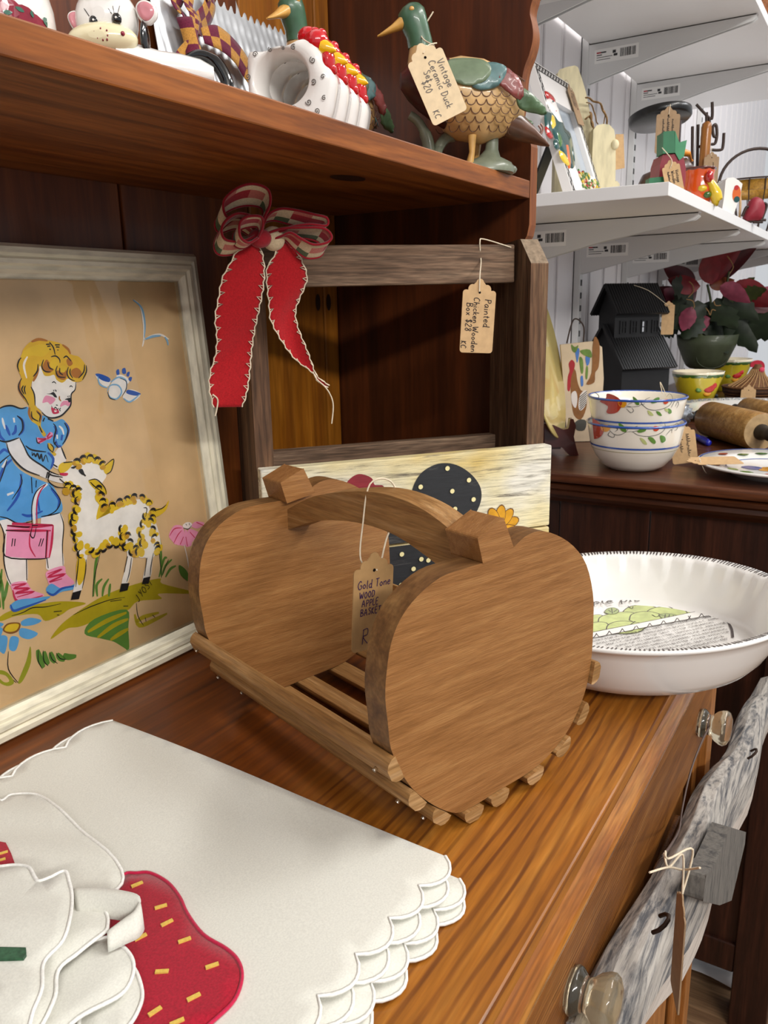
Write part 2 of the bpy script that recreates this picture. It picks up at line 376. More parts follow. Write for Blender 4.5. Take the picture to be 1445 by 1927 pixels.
# ------------------------------------------------------------ the room
M['wall']=plain('wall_paint','e9e6e8',.55,.4,vary=.03,vs=3)
M['ceiling']=plain('ceiling_paint','dedcd8',.9)
M['floor']=wood('floor_vinyl','6a4c34','8a6a4c','a08060','y',.5,.6,.3,120)
m=MB(); m.box(-1.6,4.2,-3.2,.59,-.85,-.81); struct(m.obj('floor',M['floor']))
m=MB(); m.box(-1.6,4.2,.575,.60,-.81,1.9); wb=struct(m.obj('wall_back',M['wall']))
wx=-1.55; k=0
pm=None
while wx<4.1:                                # tongue-and-groove boards with a rounded bead at one side
    if pm is None:
        m=MB(); m.box(wx+.003,wx+.082,.56,.575,-.81,1.9); m.tube([(wx+.0895,.566,-.81),(wx+.0895,.566,1.9)],.006,8)
        pm=m.obj('plank',M['wall'],wb,bevel=.003)
    else:
        c=pm.copy(); COL.objects.link(c); c.location.x+=.1*k
    k+=1; wx+=.1
m=MB(); m.box(-1.6,4.2,-3.2,.59,1.9,1.93); struct(m.obj('ceiling',M['ceiling']))

# ------------------------------------------------------------ the pine hutch
M['pine_top']=wood('pine_top','60300e','a4651f','c28538','x',.40,1.0,.85,800,.10,.25,.1,.0046,calm=.6,edge=(.35,.9))
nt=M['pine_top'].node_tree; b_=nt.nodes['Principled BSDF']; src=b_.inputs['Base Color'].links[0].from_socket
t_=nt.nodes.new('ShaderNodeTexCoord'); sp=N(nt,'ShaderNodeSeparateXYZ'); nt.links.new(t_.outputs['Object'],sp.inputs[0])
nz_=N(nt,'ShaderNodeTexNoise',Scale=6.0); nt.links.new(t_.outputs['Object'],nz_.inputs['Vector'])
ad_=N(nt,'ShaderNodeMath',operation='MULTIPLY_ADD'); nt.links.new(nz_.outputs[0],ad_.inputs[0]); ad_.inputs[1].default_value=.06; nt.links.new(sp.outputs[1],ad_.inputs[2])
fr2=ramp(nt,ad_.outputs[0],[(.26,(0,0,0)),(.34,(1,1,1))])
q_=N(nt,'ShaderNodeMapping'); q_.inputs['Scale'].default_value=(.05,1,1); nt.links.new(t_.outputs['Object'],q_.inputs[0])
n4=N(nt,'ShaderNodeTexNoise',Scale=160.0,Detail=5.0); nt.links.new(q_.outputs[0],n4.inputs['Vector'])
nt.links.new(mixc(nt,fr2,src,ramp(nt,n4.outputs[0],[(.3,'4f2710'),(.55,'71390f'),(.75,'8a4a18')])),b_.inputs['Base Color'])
M['pine_face']=wood('pine_face','552c12','8a5522','a26c34','x',.42,1.5,.75,3000,.0,.3,.3,.0012,calm=.5,edge=(.0,.8))
M['pine_bead']=wood('pine_bead','7a4010','a8682a','c88f44','x',.24,1.2,.3,900,.4)
M['stain_shelf']=wood('stain_shelf','5e2c0c','8a4c18','a8642a','x',.42,1.0,.35,300,.0,.3,.1,.02)
M['stain_back']=wood('stain_back','4a240e','683415','80451c','z',.4,.7,.35,150,.1,.25,.1,.02)
M['stain_lit']=wood('stain_back_lit','653410','8f5412','ab6c20','z',.36,.7,.35,150,.2,.25,.1,.02,loc=(.3,.2,0))  # lighter copy of the back stain; amber lamplight is put into its colour
M['stain_side']=wood('stain_side','38190a','4c240e','632f12','z',.4,.7,.35,150,.1,.2,.1,.02,loc=(.1,.4,0))
M['stain_edge']=wood('stain_edge','6e3410','8c4e1a','a06024','z',.5,1,.2,200,0)
M['knot']=plain('wood_knot','2a1208',.4)
M['pine_stile']=wood('pine_stile','8a5424','a86c34','b97c40','z',.4,1.2,.35,700,.1)
H=thing('pine_hutch','honey pine hutch with an open upper shelf, a countertop and glass-knobbed drawers','hutch',(.1,.3,-.81))
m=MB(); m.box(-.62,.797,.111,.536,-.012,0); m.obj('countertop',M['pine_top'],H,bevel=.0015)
m=MB(); pr=[(.14,-.012),(.1165,-.012),(.1165,-.0165),(.1125,-.0205),(.1072,-.0245),(.1058,-.0275),(.1060,-.0305),(.108,-.0335),(.14,-.0335)]
m.loft([[(x,a,b) for a,b in pr] for x in (-.62,.797)],0,False); m.obj('edge_moulding',M['pine_bead'],H)
m=MB(); m.box(-.62,-.60,.12,.536,-.81,-.0335); m.obj('side_board',M['pine_face'],H)
m=MB(); m.box(.778,.795,.122,.536,-.81,-.0335); m.obj('side_board',M['pine_stile'],H)
m=MB(); m.box(-.60,.778,.50,.536,-.79,-.0335); m.obj('carcass_back',M['stain_side'],H)
def drawer(x0,x1):
    m=MB(); m.box(x0,x1,.108,.122,-.118,-.036); d=m.obj('drawer',M['pine_face'],H,bevel=.0012)
    return d
D1=drawer(.20,.764); D2=drawer(-.40,.19)
m=MB(); m.box(.766,.796,.109,.122,-.81,-.0335); m.obj('stile',M['pine_stile'],H,bevel=.001)
m=MB(); m.box(-.60,.766,.121,.135,-.14,-.118); m.obj('rail',M['pine_face'],H)
for x0,x1 in ((.49,.735),(.20,.485),(-.1,.195),(-.4,-.105)):
    m=MB(); m.box(x0,x1,.122,.136,-.78,-.14); m.box(x0+.03,x1-.03,.117,.123,-.74,-.18); m.obj('door',M['pine_stile'],H,bevel=.002)
m=MB(); m.box(.742,.764,.116,.124,-.81,-.118); m.obj('door_moulding',M['pine_stile'],H,bevel=.003)
# fluted glass knobs
M['glass']=plain('knob_glass','fff0d0',.10); b_=M['glass'].node_tree.nodes['Principled BSDF']; b_.inputs['Transmission Weight'].default_value=.95; b_.inputs['IOR'].default_value=1.48
def knob(x,z,par):
    fr=F((x,.108,z),(1,0,0),(0,0,1))          # n points to the room
    pr=[(.0001,0),(.0105,0),(.0118,.002),(.0115,.004),(.0092,.0062),(.0078,.0078),(.0088,.010),(.0118,.0128),(.0138,.0165),(.0142,.019),(.0128,.0212),(.0085,.0232),(.0001,.0238)]
    m=MB(); pr=[(a*1.1,b*1.15) for a,b in pr]; m.lathe(pr,fr,48,0,True,lambda j,a,r: r*(1+(.05*abs(math.cos(a*4))-.025 if 5<j<12 else 0)))
    return m.obj('glass_knob',M['glass'],par)
k1=knob(.354,-.0715,D1); k2=knob(.700,-.079,D1)
knob(-.26,-.077,D2); knob(.06,-.077,D2)
# back boards
xs=[-.62,-.43,-.25,-.08,.09,.23,0.475,0.6301,0.7468,.7745]
for i in range(len(xs)-1):
    m=MB(); m.box(xs[i]+.0012,xs[i+1]-.0012,.536,.548,-.02,.80)
    m.obj('back_board',M['stain_lit'] if i in (7,8) else M['stain_back'],H,bevel=.0015)  # boards behind the box get the copy with light painted in
for kx,kz in ((0.7356,0.2919),(0.7555,0.2918)):
    m=MB(); m.dot(kx,kz,.0045,F((0,.5357,0),(1,0,0),(0,0,1)),0,0,14,.009); m.obj('knot',M['knot'],H)
m=MB(); m.box(-.62,.79,.5485,.552,-.02,.80); m.obj('light_stop_sheet',M['stain_side'],H)  # added dark sheet, keeps bright wall light out of the board gaps
# right side panel with a shaped front edge
cur=[(y,z) for x,y,z in [(0.775,0.321,0.4732),(0.775,0.3207,0.487),(0.775,0.3185,0.4983),(0.775,0.3139,0.509),(0.775,0.3111,0.5189),(0.775,0.3108,0.5271),(0.775,0.3122,0.5345),(0.775,0.3142,0.542),(0.775,0.3137,0.548),(0.775,0.3121,0.5527)]]
cur=[(.5484,0),(.322,0),(.322,.30),(.321,.330),(.317,.342),(.312,.350),(.310,.36),(.310,.43),(.312,.437),(.326,.444)]+cat(cur,4)+[(.300,.60),(.305,.64),(.32,.70),(.34,.80),(.5484,.80)]
m=MB(); m.prism(cur,F((.775,0,0),(0,1,0),(0,0,1)),0,.017); m.m=[1 if (len(f)==4) else 0 for f in m.f]
m.obj('side_panel',[M['stain_side'],M['stain_edge']],H,bevel=.001)
m=MB(); m.box(-.62,-.603,.31,.536,0,.8); m.obj('side_panel',M['stain_side'],H)
m=MB(); m.box(-.603,.7745,.310,.5355,.3835,.3995); sh=m.obj('shelf',M['stain_shelf'],H,bevel=.001)
kp=(0.5613,0.3754,0.3835)
m=MB(); m.dot(kp[0],-kp[1],.019,F((0,0,.3833),(1,0,0),(0,-1,0)),0,0,24,.011); m.obj('knot',M['knot'],sh)

# ------------------------------------------------------------ framed painting of a girl and a lamb
M['frame_cream']=weathered('frame_cream','ece5cc','6a4a34','x',.27,45,.45,.25,.3)
M['frame_cream_v']=weathered('frame_cream_v','ece5cc','6a4a34','z',.27,45,.45,.25,.3)
M['board_tan']=plain('board_tan','e0bf90',.8,.2,vary=.14,vs=22)
PF=F((0,.487,0),(1,0,0),(0,.028,.333))
PR,PT,PL_=0.5302,0.3334,.165
R_=thing('framed_painting','cream framed painting of a girl and lamb leaning on the hutch back','picture',(.36,.5,0))
fw=.0235
prof=[(0,0),(0,.006),(.003,.011),(.007,.012),(.009,.010),(.011,.0125),(.014,.0125),(.0155,.010),(.018,.0105),(.0205,.0075),(fw,.006),(fw,0)]
def rail(a,b,ia,ib,mat):
    # a,b outer corners; ia,ib directions in which the mitre runs inwards
    m=MB(); rings=[]
    for (p,q) in ((a,ia),(b,ib)):
        rings.append([PF.P(p[0]+q[0]*d,p[1]+q[1]*d,h-.006) for d,h in prof])
    m.loft(rings,0,False); return m.obj('frame_rail',mat,R_)
PB=.0005
rail((PL_,PB),(PR,PB),(1,1),(-1,1),M['frame_cream']); rail((PR,PB),(PR,PT),(-1,1),(-1,-1),M['frame_cream_v'])
rail((PR,PT),(PL_,PT),(-1,-1),(1,-1),M['frame_cream']); rail((PL_,PT),(PL_,PB),(1,-1),(1,1),M['frame_cream_v'])
m=MB(); m.prism([(PL_+fw-.004,PB+fw-.004),(PR-fw+.004,PB+fw-.004),(PR-fw+.004,PT-fw+.004),(PL_+fw-.004,PT-fw+.004)],PF,-.006,-.0035); m.obj('painted_board',M['board_tan'],R_)
# picture glass: clear sheet with a mirror reflection at its surface
mt,nt,b_=nodes('picture_glass'); nt.nodes.remove(b_)
gl=N(nt,'ShaderNodeBsdfGlossy',Roughness=.03); tr=N(nt,'ShaderNodeBsdfTransparent'); fz=N(nt,'ShaderNodeFresnel',IOR=1.45); mx=N(nt,'ShaderNodeMixShader')
for a,b2 in ((fz.outputs[0],mx.inputs[0]),(tr.outputs[0],mx.inputs[1]),(gl.outputs[0],mx.inputs[2]),(mx.outputs[0],nt.nodes['Material Output'].inputs[0])): nt.links.new(a,b2)
M['picture_glass']=mt
m=MB(); m.poly([(PL_+fw-.002,PB+fw-.002),(PR-fw+.002,PB+fw-.002),(PR-fw+.002,PT-fw+.002),(PL_+fw-.002,PT-fw+.002)],PF,.0005); m.obj('glass_pane',mt,R_)
pc=dict(hair='e0b62c',hairb='b0702a',hair2='c99a2c',skin='efe8e2',cheek='ee9ab8',blue='5ea8e0',blue2='2f5cb4',pink='f2a2c4',red='cc3358',yel='e3c02f',white='f4f0ea',green='9aa02c',green2='5d8a3a',black='1d1c1e',ltblue='86b8dc',olive='b4a41e',brown='8a5a28',tan='e0bf90')
PM=[]; PI={}
for k_,c_ in pc.items(): PI[k_]=len(PM); PM.append(plain('paint_'+k_,c_,.75,.2,vary=.10 if k_ not in('black',) else 0,vs=90))
ART=MB(); lay=[-.0034]
def pg(col,pts,smooth=True):
    lay[0]+=.00001; ART.poly(cat(mm(pts),4,True) if smooth else mm(pts),PF,lay[0],PI[col])
def st(col,w,*lines):
    lay[0]+=.000004
    for l in lines: ART.stroke(mm(l),w*.00155,PF,lay[0],PI[col])
# ground and grass
pg('olive',[(300.5,85.2),(309.5,87.3),(329.5,85.4),(350.3,81.1),(370.2,73.1),(355.8,73.3),(347.6,71.4),(334.6,71.3),(329.4,78.2),(313.5,82.4),(302.4,82.5)])
pg('olive',[(335.8,56.9),(347,64.7),(365.2,69.9),(385.5,73.6),(409.4,74),(443.1,70.9),(445.6,65.6),(474.6,50.2),(474.1,47.8),(440.6,58.4),(442.3,53.2),(418.1,59),(405.7,55),(380.8,58.1),(368.6,57.2),(359.8,57.7),(350.2,59.8)])
pg('green2',[(364.4,50.9),(374.9,58.8),(405.9,56.2),(404.5,40.4),(402,23.8),(397,27.5),(388.9,35.3),(377.7,42.1)])
st('olive',2.4,*[[(367.4,51.1),(386.2,53.6),(405.4,53.7)],[(375,43.8),(391.3,47.8),(406,48.1)],[(386.2,37.7),(396.1,39.4),(404.8,40.3)],[(412.9,49.8),(415.9,39.1),(433.2,38.6),(446,39.2)],[(413.3,42.8),(420.4,44.5),(437.6,42.8)]])
st('green2',1.6,*[[(447.8,113.6),(449.8,96.6),(445.8,71.2)],[(391,109.5),(384.8,100.9),(377.6,76.1)],[(385.5,73.6),(388.4,80.5),(394,85.3)],[(381.1,74.9),(382.1,83.7),(388.1,87)],[(391.3,71.7),(393.3,77.6),(394.7,81.1)],[(446.9,72.3),(451.9,79.2),(459.9,82.6)],[(450.1,69.9),(456.6,75.1),(463.3,76)],[(443.3,71.9),(451.2,85),(454.9,85.4)],[(306.1,118.5),(307.3,106.6),(305.1,90)],[(302.9,100),(305.2,105),(309.5,117.5)],[(306.3,95.4),(309.3,101.4),(312.8,109.6)],[(303.6,103.2),(303.1,97.6),(303.1,91.8)]])
st('green2',3,*[[(324.3,53.2),(324.8,45.7),(326.7,38.7)],[(329,50.2),(329.1,44),(330.9,39.5)],[(333.9,47.7),(334.4,43.2),(336.2,38.7)],[(338.8,44.6),(340.8,40.7),(344.3,37.4)],[(343.9,42),(347.4,38.7),(354.2,36.7)]])
st('black',.5,*[[(324.8,52.4),(323.3,45),(325.3,38.1)],[(328.5,51),(327.7,43.3),(330.1,38.6)],[(333.3,48),(334.2,42),(338,37.3)],[(338.3,45.4),(340.7,40.1),(345.8,37.4)],[(310,83.6),(318.7,83.1),(326.6,84),(336.6,81.3),(349.3,79.6)],[(357.6,68),(367.9,68.9),(376.9,69.2),(392.3,68.7),(406.2,66.2)],[(376.7,75.7),(380.9,89.2),(390.8,108.2)],[(446.9,72.3),(454.1,81.4),(456.4,83.6)],[(445.7,70.5),(447.6,94.4),(447.9,109.5)],[(416.3,58.2),(415.9,47.4),(419.9,37.7)],[(422.8,43.6),(423,40.1)],[(430.6,43.1),(432.7,40.3)],[(342.3,75.7),(348.9,74.1)],[(344.4,72.5),(346.3,71.8)],[(392,67.5),(402.8,65.3)],[(403.3,59.8),(408,58.3)]])
# blue flower
for p_ in [[(316.3,77.3),(323.4,77.6),(331.6,72.8),(325.4,71.7),(316.8,73.9)],[(315.4,72.9),(326.9,64.8),(319.7,62.9),(313.1,67.8)],[(306.5,69.5),(312.1,66.3),(308.1,58.9),(303.7,61.7)],[(299.2,72.8),(304.1,69.8),(299.6,59.7),(295.6,66.6)],[(298.1,79),(301.9,77.1),(299.1,72.3),(294.2,71.7)],[(298.9,82.8),(303.2,80.2),(300.4,78.8),(296.2,81.5)]]: pg('blue',p_)
pg('brown',[(301.7,76),(305.4,79.4),(311.4,78.4),(315.3,75.9),(312.6,71.5),(306.4,71.7)]); pg('yel',[(302.9,75.8),(305.8,78.3),(311.3,77.5),(314,75.7),(311.5,72.7),(306.6,73.1)])
st('black',.5,*[[(302.8,60.3),(300.3,48.2),(305.3,35.9)],[(305.5,36.5),(312.6,43.2),(316.2,51.5)],[(293.4,49.9),(298.3,44.3),(304.2,36.4)]])
pg('green',[(305.4,36.3),(314.3,48.6),(319.4,57.8),(317.4,46.2),(309.2,36.1)]); pg('green',[(292.2,50.3),(298.8,46.5),(302.5,37.5),(296.9,37.1),(290.9,43.8)])
pg('tan',[(291.7,47.6),(297.2,44.7),(299.2,39.7),(295.2,40.8)])
# pink flower
for p_ in [[(460.3,103.6),(468,110.2),(477.5,105.8),(467.7,94),(462.9,98.1)],[(467.5,94.8),(477.4,105.1),(476.6,91.2),(471.1,92.1)],[(476.6,91.2),(479.6,104.5),(484.6,90.3),(480,88.4)],[(482.4,90.9),(482.9,103.5),(496.2,96.1),(489.2,93.5)],[(487,104.9),(492.5,107.9),(502.8,104.1),(494.2,101.3)]]: pg('pink',p_)
st('red',.6,*[[(461,102.8),(467.5,107.5),(475.7,106.2)],[(464.3,95.6),(470,101.2),(475.3,104.2)],[(471.2,92.7),(476.1,98.3)],[(479.1,89.2),(478.8,97.6)],[(488.9,94.3),(484.2,100.5)],[(493.3,107),(501.4,102.2)]])
pg('white',[(477,108),(482.1,109.7),(487.5,107.7),(486.5,104.3),(480,103.9)]); st('black',.5,*[[(477.5,105.8),(482.9,103.5),(487.2,105.6)],[(480.9,108.5),(481.6,106.9)],[(484.8,108.3),(485,106.4)]])
st('white',.7,[(475.7,91.2),(477,77.9),(477.2,61.8)]); pg('green2',[(476.9,57.5),(467.1,66.3),(466.4,75.8),(474.2,68.5)]); pg('green2',[(476.9,57.5),(478.1,68.9),(484.1,74.5),(481.2,62.1)])
# bird and gull
pg('white',[(424.6,232.5),(431.8,236.9),(439.4,235),(439.8,228.7),(433.8,222.9),(425.5,221.3),(421.4,224.2)])
for p_ in [[(411.8,241.2),(418.5,240.4),(425.2,235.6),(421.2,231),(415.7,233.9)],[(434.3,221.6),(441.9,227.2),(452.7,223),(447.7,218.7),(440.9,217.8)],[(431.2,238.2),(437,239),(443.4,234.7),(440.4,231.8)]]: pg('white',p_)
for p_ in [[(411.9,241.4),(417.1,241.1),(424.8,237.4),(423.5,234.5),(416.3,236.9)],[(441.1,227),(452.7,223),(448.2,221.5),(438.9,224.3)],[(432.1,242.4),(434.7,243.5),(434.7,239.8),(432.2,239.3)],[(438.1,243.3),(441.2,243.9),(441.2,239.9),(437.9,239.9)],[(442.6,240.4),(445.1,240.6),(443.4,237.2),(441.3,238)],[(443.8,236.5),(446.5,236.3),(444.8,233.3),(442.6,234.7)]]: pg('blue2',p_)
st('ltblue',.9,*[[(413.8,239.6),(414.8,233.4),(421.1,230.4)],[(435,220.9),(440.9,217.5),(451.8,222.4)],[(425,234.3),(433.4,237.4),(440.1,234.3),(439.2,227.5)],[(420.6,227.9),(424.5,231.9),(431.5,231.3),(434.1,226),(428.7,221.2),(422.7,222.8),(420.5,227.3)]])
st('black',.5,*[[(434.1,236.7),(440,233.7),(438.7,227.5),(433.8,222.9)],[(420.8,227.3),(421.9,222.6),(427,220.5)]])
st('white',1.3,*[[(460.3,295.7),(465.9,290.4),(466.6,276.5),(464.3,265.1),(461.7,259.5)],[(463.9,264.5),(473.3,267.3),(483.1,268),(491.3,264)]])
st('ltblue',1.2,*[[(459.2,296),(465.3,291.7),(467.7,286.6),(467.8,276.5),(465.1,266.4)],[(465.5,265.1),(474.2,267),(483,267.3)],[(487.2,266.1),(489.3,262.8),(489.5,259.1)]])
# girl: legs, bag, shoes
pg('white',[(313.3,153.9),(320,151.3),(333.7,144.6),(329.4,120),(325.3,102.9),(314,103.4),(311.2,113.6),(312.4,125.8),(316.2,138.5),(314.5,148)])
pg('white',[(345.8,146.5),(361.1,145.4),(362.6,134.2),(358.5,120.6),(356.3,105.8),(343.2,107.2),(343.6,116.1)])
st('black',.6,*[[(312.9,151.8),(315.5,141),(312,123.7),(312.1,112.1),(314.1,104)],[(328.5,119.1),(325.8,104.5)],[(361.4,144.8),(362.5,135.4),(358.7,121.7),(356.2,106.5)],[(344.3,115.9),(344,108.1)]])
pg('pink',[(314.2,105.7),(324.8,103.9),(328.5,96.6),(337,89.7),(316.6,91.5),(313.9,99.9)]); pg('pink',[(342.3,106.2),(356.7,106.3),(357.6,99.9),(362.8,90.9),(345,92.6),(341.7,99.7)])
st('red',1.0,*[[(314.2,104.5),(325.1,102.4),(315,102),(326.9,98.3),(315.5,98.3),(330.1,94.9),(316.1,95.2)],[(342.6,104.3),(354.9,104.4),(342.1,102),(356.9,100.1),(342.7,98.2),(353.5,97.4)],[(314.2,101),(316.7,92),(335.7,90.1)]])
pg('blue',[(310.3,91.2),(316.9,93.1),(329.2,90.4),(341.9,87.5),(330.9,85.6),(314.2,85.8),(310.3,88.2)]); pg('blue',[(339,93.3),(344.4,96.5),(352.1,90.4),(364.9,90.2),(361.3,86.9),(351.7,88.1),(344,87.4)])
st('blue2',1.2,*[[(310.6,91.6),(311.9,86.8),(319.4,86.4),(337.7,86.4)],[(339.4,91.9),(344.1,88),(352.1,90.4),(363.2,88.9)]])
# skirt
pg('blue',[(317.5,209.4),(326.3,206),(329.7,198.9),(332.2,187.3),(339.3,178.6),(354.3,169.2),(358.5,166.9),(362.7,157.1),(364.3,149.6),(361.4,145.1),(349.5,145.1),(338.3,145.3),(327.5,145.3),(319.8,150.2),(306.6,156)])
st('blue2',1.3,*[[(317.7,175.4),(324.5,185.2),(331.5,189.6)],[(320.9,155.6),(331.4,164.7),(336.7,178.5)],[(321.4,193.5),(326.9,197.1),(330,194.4)],[(345.4,164.2),(345.2,150.2)],[(357.3,164.2),(362.3,154.8),(359.6,148.2)],[(331.2,151),(337,148.5),(347.7,149.6)]])
st('white',1.2,*[[(323.1,166.4),(328.2,167.1)],[(323.3,185.4),(327.9,190.2)]])
st('black',.6,*[[(313.3,153.6),(319.9,150.7),(327.5,145.3),(338.1,144.2)],[(320.1,187.1),(324.2,189.7),(331,193.1)],[(317,172.2),(324.1,183.1),(327.9,190.2)],[(335.5,178.8),(335.4,171.9),(326,162.5)],[(343.7,175),(342,163.7)],[(347,172),(345.7,167.1)],[(348.2,145.4),(358,147.3),(363.3,154.6),(356.5,166.7)],[(345.6,146),(353.5,145.3),(361.1,145.4)]])
pg('pink',[(318.9,145.8),(354.1,138),(350.2,125.2),(346.4,115.1),(331.1,119),(313.5,125.3)],False)
st('red',1.3,*[[(318.9,145.8),(335.5,140.7),(354,137.7)],[(354,137.7),(350.2,125.2),(346.2,115.4)],[(348.8,135.1),(343.6,116.1)],[(322.7,146.3),(353.4,137.8)],[(317.7,142.7),(335,138.3),(351.3,134.3)]])
st('black',.6,*[[(318.9,145.8),(333,141.3),(335.6,141.3)],[(317.3,142.8),(334.9,137.9)],[(316.7,140.7),(313.4,125.6),(335.9,117.3),(345.9,115.5)],[(342.6,130.7),(339.6,125.6)],[(344.5,130.2),(341.4,125.1)],[(321.3,136.1),(319.3,130.9)],[(323,135.5),(321.4,130.6)],[(348.5,135.2),(343.3,116.2)]])
st('white',2.2,[(355.4,167.9),(348.1,164.8),(342.3,156.7),(339.4,142.1)]); st('red',.8,[(354.1,168.1),(348,163.1),(344,155.2),(341.5,141.6)],[(334.6,136.3),(332.8,127.3),(335.6,118.9)])
st('black',.6,*[[(354.1,168.1),(345.4,164.2),(340,154.9),(337.3,140.3)],[(337.5,141.4),(341.9,140.4)],[(337.3,140.3),(334.9,135),(337.1,132.7),(340.4,139.5)]])
# girl: arms, bodice, head
pg('skin',[(371.3,192.8),(372.6,189),(374,182.2),(367.4,176.8),(362.4,179.5),(363.9,186.9)])
pg('blue',[(323.9,223.5),(327.7,224.4),(332.7,225.9),(338.8,225.6),(344.5,223.1),(350.8,223.2),(351.4,213.5),(361.1,216.3),(368.7,210.8),(376.5,211.8),(380,207),(380.2,202.2),(376.8,196.1),(371.1,191.9),(366.7,192.3),(363.9,186.9),(363,180.6),(358.6,177.2),(352.4,179.5),(346.1,186.9),(343,193.7),(339.8,203.2),(329.7,201.9),(320,204.2)])
pg('skin',[(329.4,202),(335.3,202.5),(339.9,203.5),(342.3,196.6),(346.3,188),(354,180.9),(359.1,176.2),(365.8,172.3),(372.1,169.4),(370.7,165.4),(360.9,168.5),(349,175.4),(340.8,180.1),(334.6,186.6),(330.5,194)])
st('blue2',1.4,*[[(326.2,214.5),(325.9,206.9),(328.7,203.2)],[(331.4,213.3),(332.4,209.3),(333.2,205.8)],[(338.9,212.3),(337.7,208),(334.8,206.2)],[(341.6,218.1),(344.6,214.4),(343.7,208.3),(339.6,204.9)],[(368.8,207.8),(370,203.6),(367.1,199.3)],[(378.6,208.9),(380.3,203.4),(376.1,196.2)],[(368.1,197.4),(368.6,193.2),(371.9,192.7)],[(359.8,189.9),(363.5,184.6),(360.1,178.1)],[(374.2,200.6),(372.7,196.7)]])
st('white',1.1,*[[(330,218.4),(330.1,214.6),(330.6,210.6)],[(338.4,217.4),(338.3,214.1)],[(372.8,207.3),(375,204.7),(375.6,200.5)],[(369.9,201.3),(369.6,198.3)]])
pg('white',[(365.4,250.6),(359.7,244.8),(356.8,238.4),(356.3,228.2),(357.2,223.1),(360.5,219.8),(363.6,215.4),(368.6,213.6),(375.5,214.2),(381,217.4),(385.6,221.7),(387.5,228.6),(391.7,231.7),(393.7,237.5),(389.6,242.5),(384.1,239.5),(376.4,245.8),(370.4,249.1)])
pg('hair',[(368.5,269.2),(375.5,268.1),(379.4,267.4),(387,264.7),(392.3,258.1),(395.2,256.5),(399.2,255.4),(402.8,251.6),(404.8,246.7),(403.4,241.4),(398.5,237.4),(394.2,237.1),(390.7,237.7),(387,240.1),(383.8,238.3),(380.9,237.7),(377.3,240),(376,243.6),(371.9,243.2),(368,243.9),(366.6,248.3),(365.8,251.1),(363.7,246.8),(358.4,241.6),(355.9,237.3),(357.3,231.5),(356.8,224.2),(359.8,219.3),(359.7,214.2),(358.1,209.2),(360.2,204.9),(361,202.5),(358.8,201.4),(356.5,206.6),(355.3,210.2),(351.4,213.5),(349.8,218.2),(351.6,223.7),(348.3,229.6),(346,236),(347.9,241.3),(349.6,244),(347.8,250.2),(348.5,254),(352.5,258.1),(354.6,262.4),(359.6,266.6),(364.5,268.6)])
for p_ in [[(367.6,249.9),(371.5,254.7),(373.8,252.9),(376.9,248.1),(372.3,245.3),(368.5,246.4)],[(380.8,247.2),(385.8,248.1),(387,243.9),(384.1,239.5),(378.9,241),(377.2,244.6)],[(390.8,245.4),(396.2,247.3),(399.8,243.5),(396.2,239.9),(391.4,241.2)],[(388.2,253.1),(391.3,254.7),(393.3,250.5),(389.4,249)]]: pg('hairb',p_)
for p_ in [[(373.5,251.2),(378.2,254.9),(382.2,252.3),(379.7,248.5),(376.1,247.6)],[(380,246.7),(384.1,249.9),(387.2,248),(384.4,244.7)],[(352,257.1),(355.5,261.8),(363.1,264.7),(371,265.5),(376.3,261.8),(369.3,257.1),(361.1,258.2)]]: pg('yel',p_)
st('white',1.1,[(357.2,257.8),(353.2,252),(353.6,243.1)])
st('hairb',1.3,*[[(362.3,267.6),(368.5,269.1),(375.4,267.7)],[(387,264.5),(391.2,261.1),(392.6,257.5)],[(358.2,240.5),(361.6,244.7),(364.4,249)],[(351.8,223.1),(350.6,218.7),(352.1,213.7)],[(356.7,220.3),(359.4,216),(357.5,211.6)],[(348.2,241.3),(346.5,235.9),(348.9,229.6)]])
st('black',.7,*[[(376.6,266.9),(379.2,262.8),(379.6,257.7)],[(348.8,247.9),(348.3,251.8),(350.1,255.5),(352.3,257.3)],[(364.4,252.1),(362.9,247.4),(358.8,243.8)],[(369.5,254.9),(367.2,250.5),(368.6,247),(373.4,246)],[(375.9,256.5),(380,256.8),(382.6,254.3),(382.5,251.7)],[(380,249.9),(378,246.3),(379.4,242.2),(385.1,241.2)],[(386.1,255),(389.1,256.1),(392.2,252.3)],[(389,248.4),(387,243.9),(388.4,240),(392.6,238)],[(403.4,249.2),(401.7,244),(396.1,239.6)],[(404.8,248.5),(404,243.8),(399.4,238.2)],[(349.8,243.4),(346.6,239.2),(346.5,234.8),(349.6,229.5),(351.5,224.8)],[(355.7,237),(357.3,231.5),(356.4,223.7)],[(352.8,220.2),(352.5,215.7),(356.8,212.6)],[(356.8,219.4),(359.1,216.6),(357.4,212.5)],[(373.6,265.3),(377,265.4)],[(374.3,263.9),(377,264.1)],[(375.6,261.9),(376.9,261.6)],[(380.9,264.6),(384.9,264.5)],[(381.4,263.2),(384.3,262.9)],[(382.2,261),(383,260.9)],[(350.1,238.4),(348.3,235.8),(349.5,232.3)],[(351.6,238.2),(350.2,235.6),(350.7,232.2)],[(372.5,253),(373,249),(376.1,247.6)],[(390.5,247.1),(389.5,243.7),(391.2,240)],[(381.7,248.3),(381,244.9),(383.4,243)],[(356.8,209.4),(357.7,205.8),(358.4,204.3)]])
pg('cheek',[(366.5,229.8),(370.3,228.8),(373.6,226.8),(372.2,224.9),(368.8,223.2),(366.6,225.2),(362.6,225),(364.1,228)]); pg('cheek',[(380.7,224.6),(386.1,223.4),(383.7,220.4),(380.8,221.6),(376.5,220.6),(377.7,223.1)])
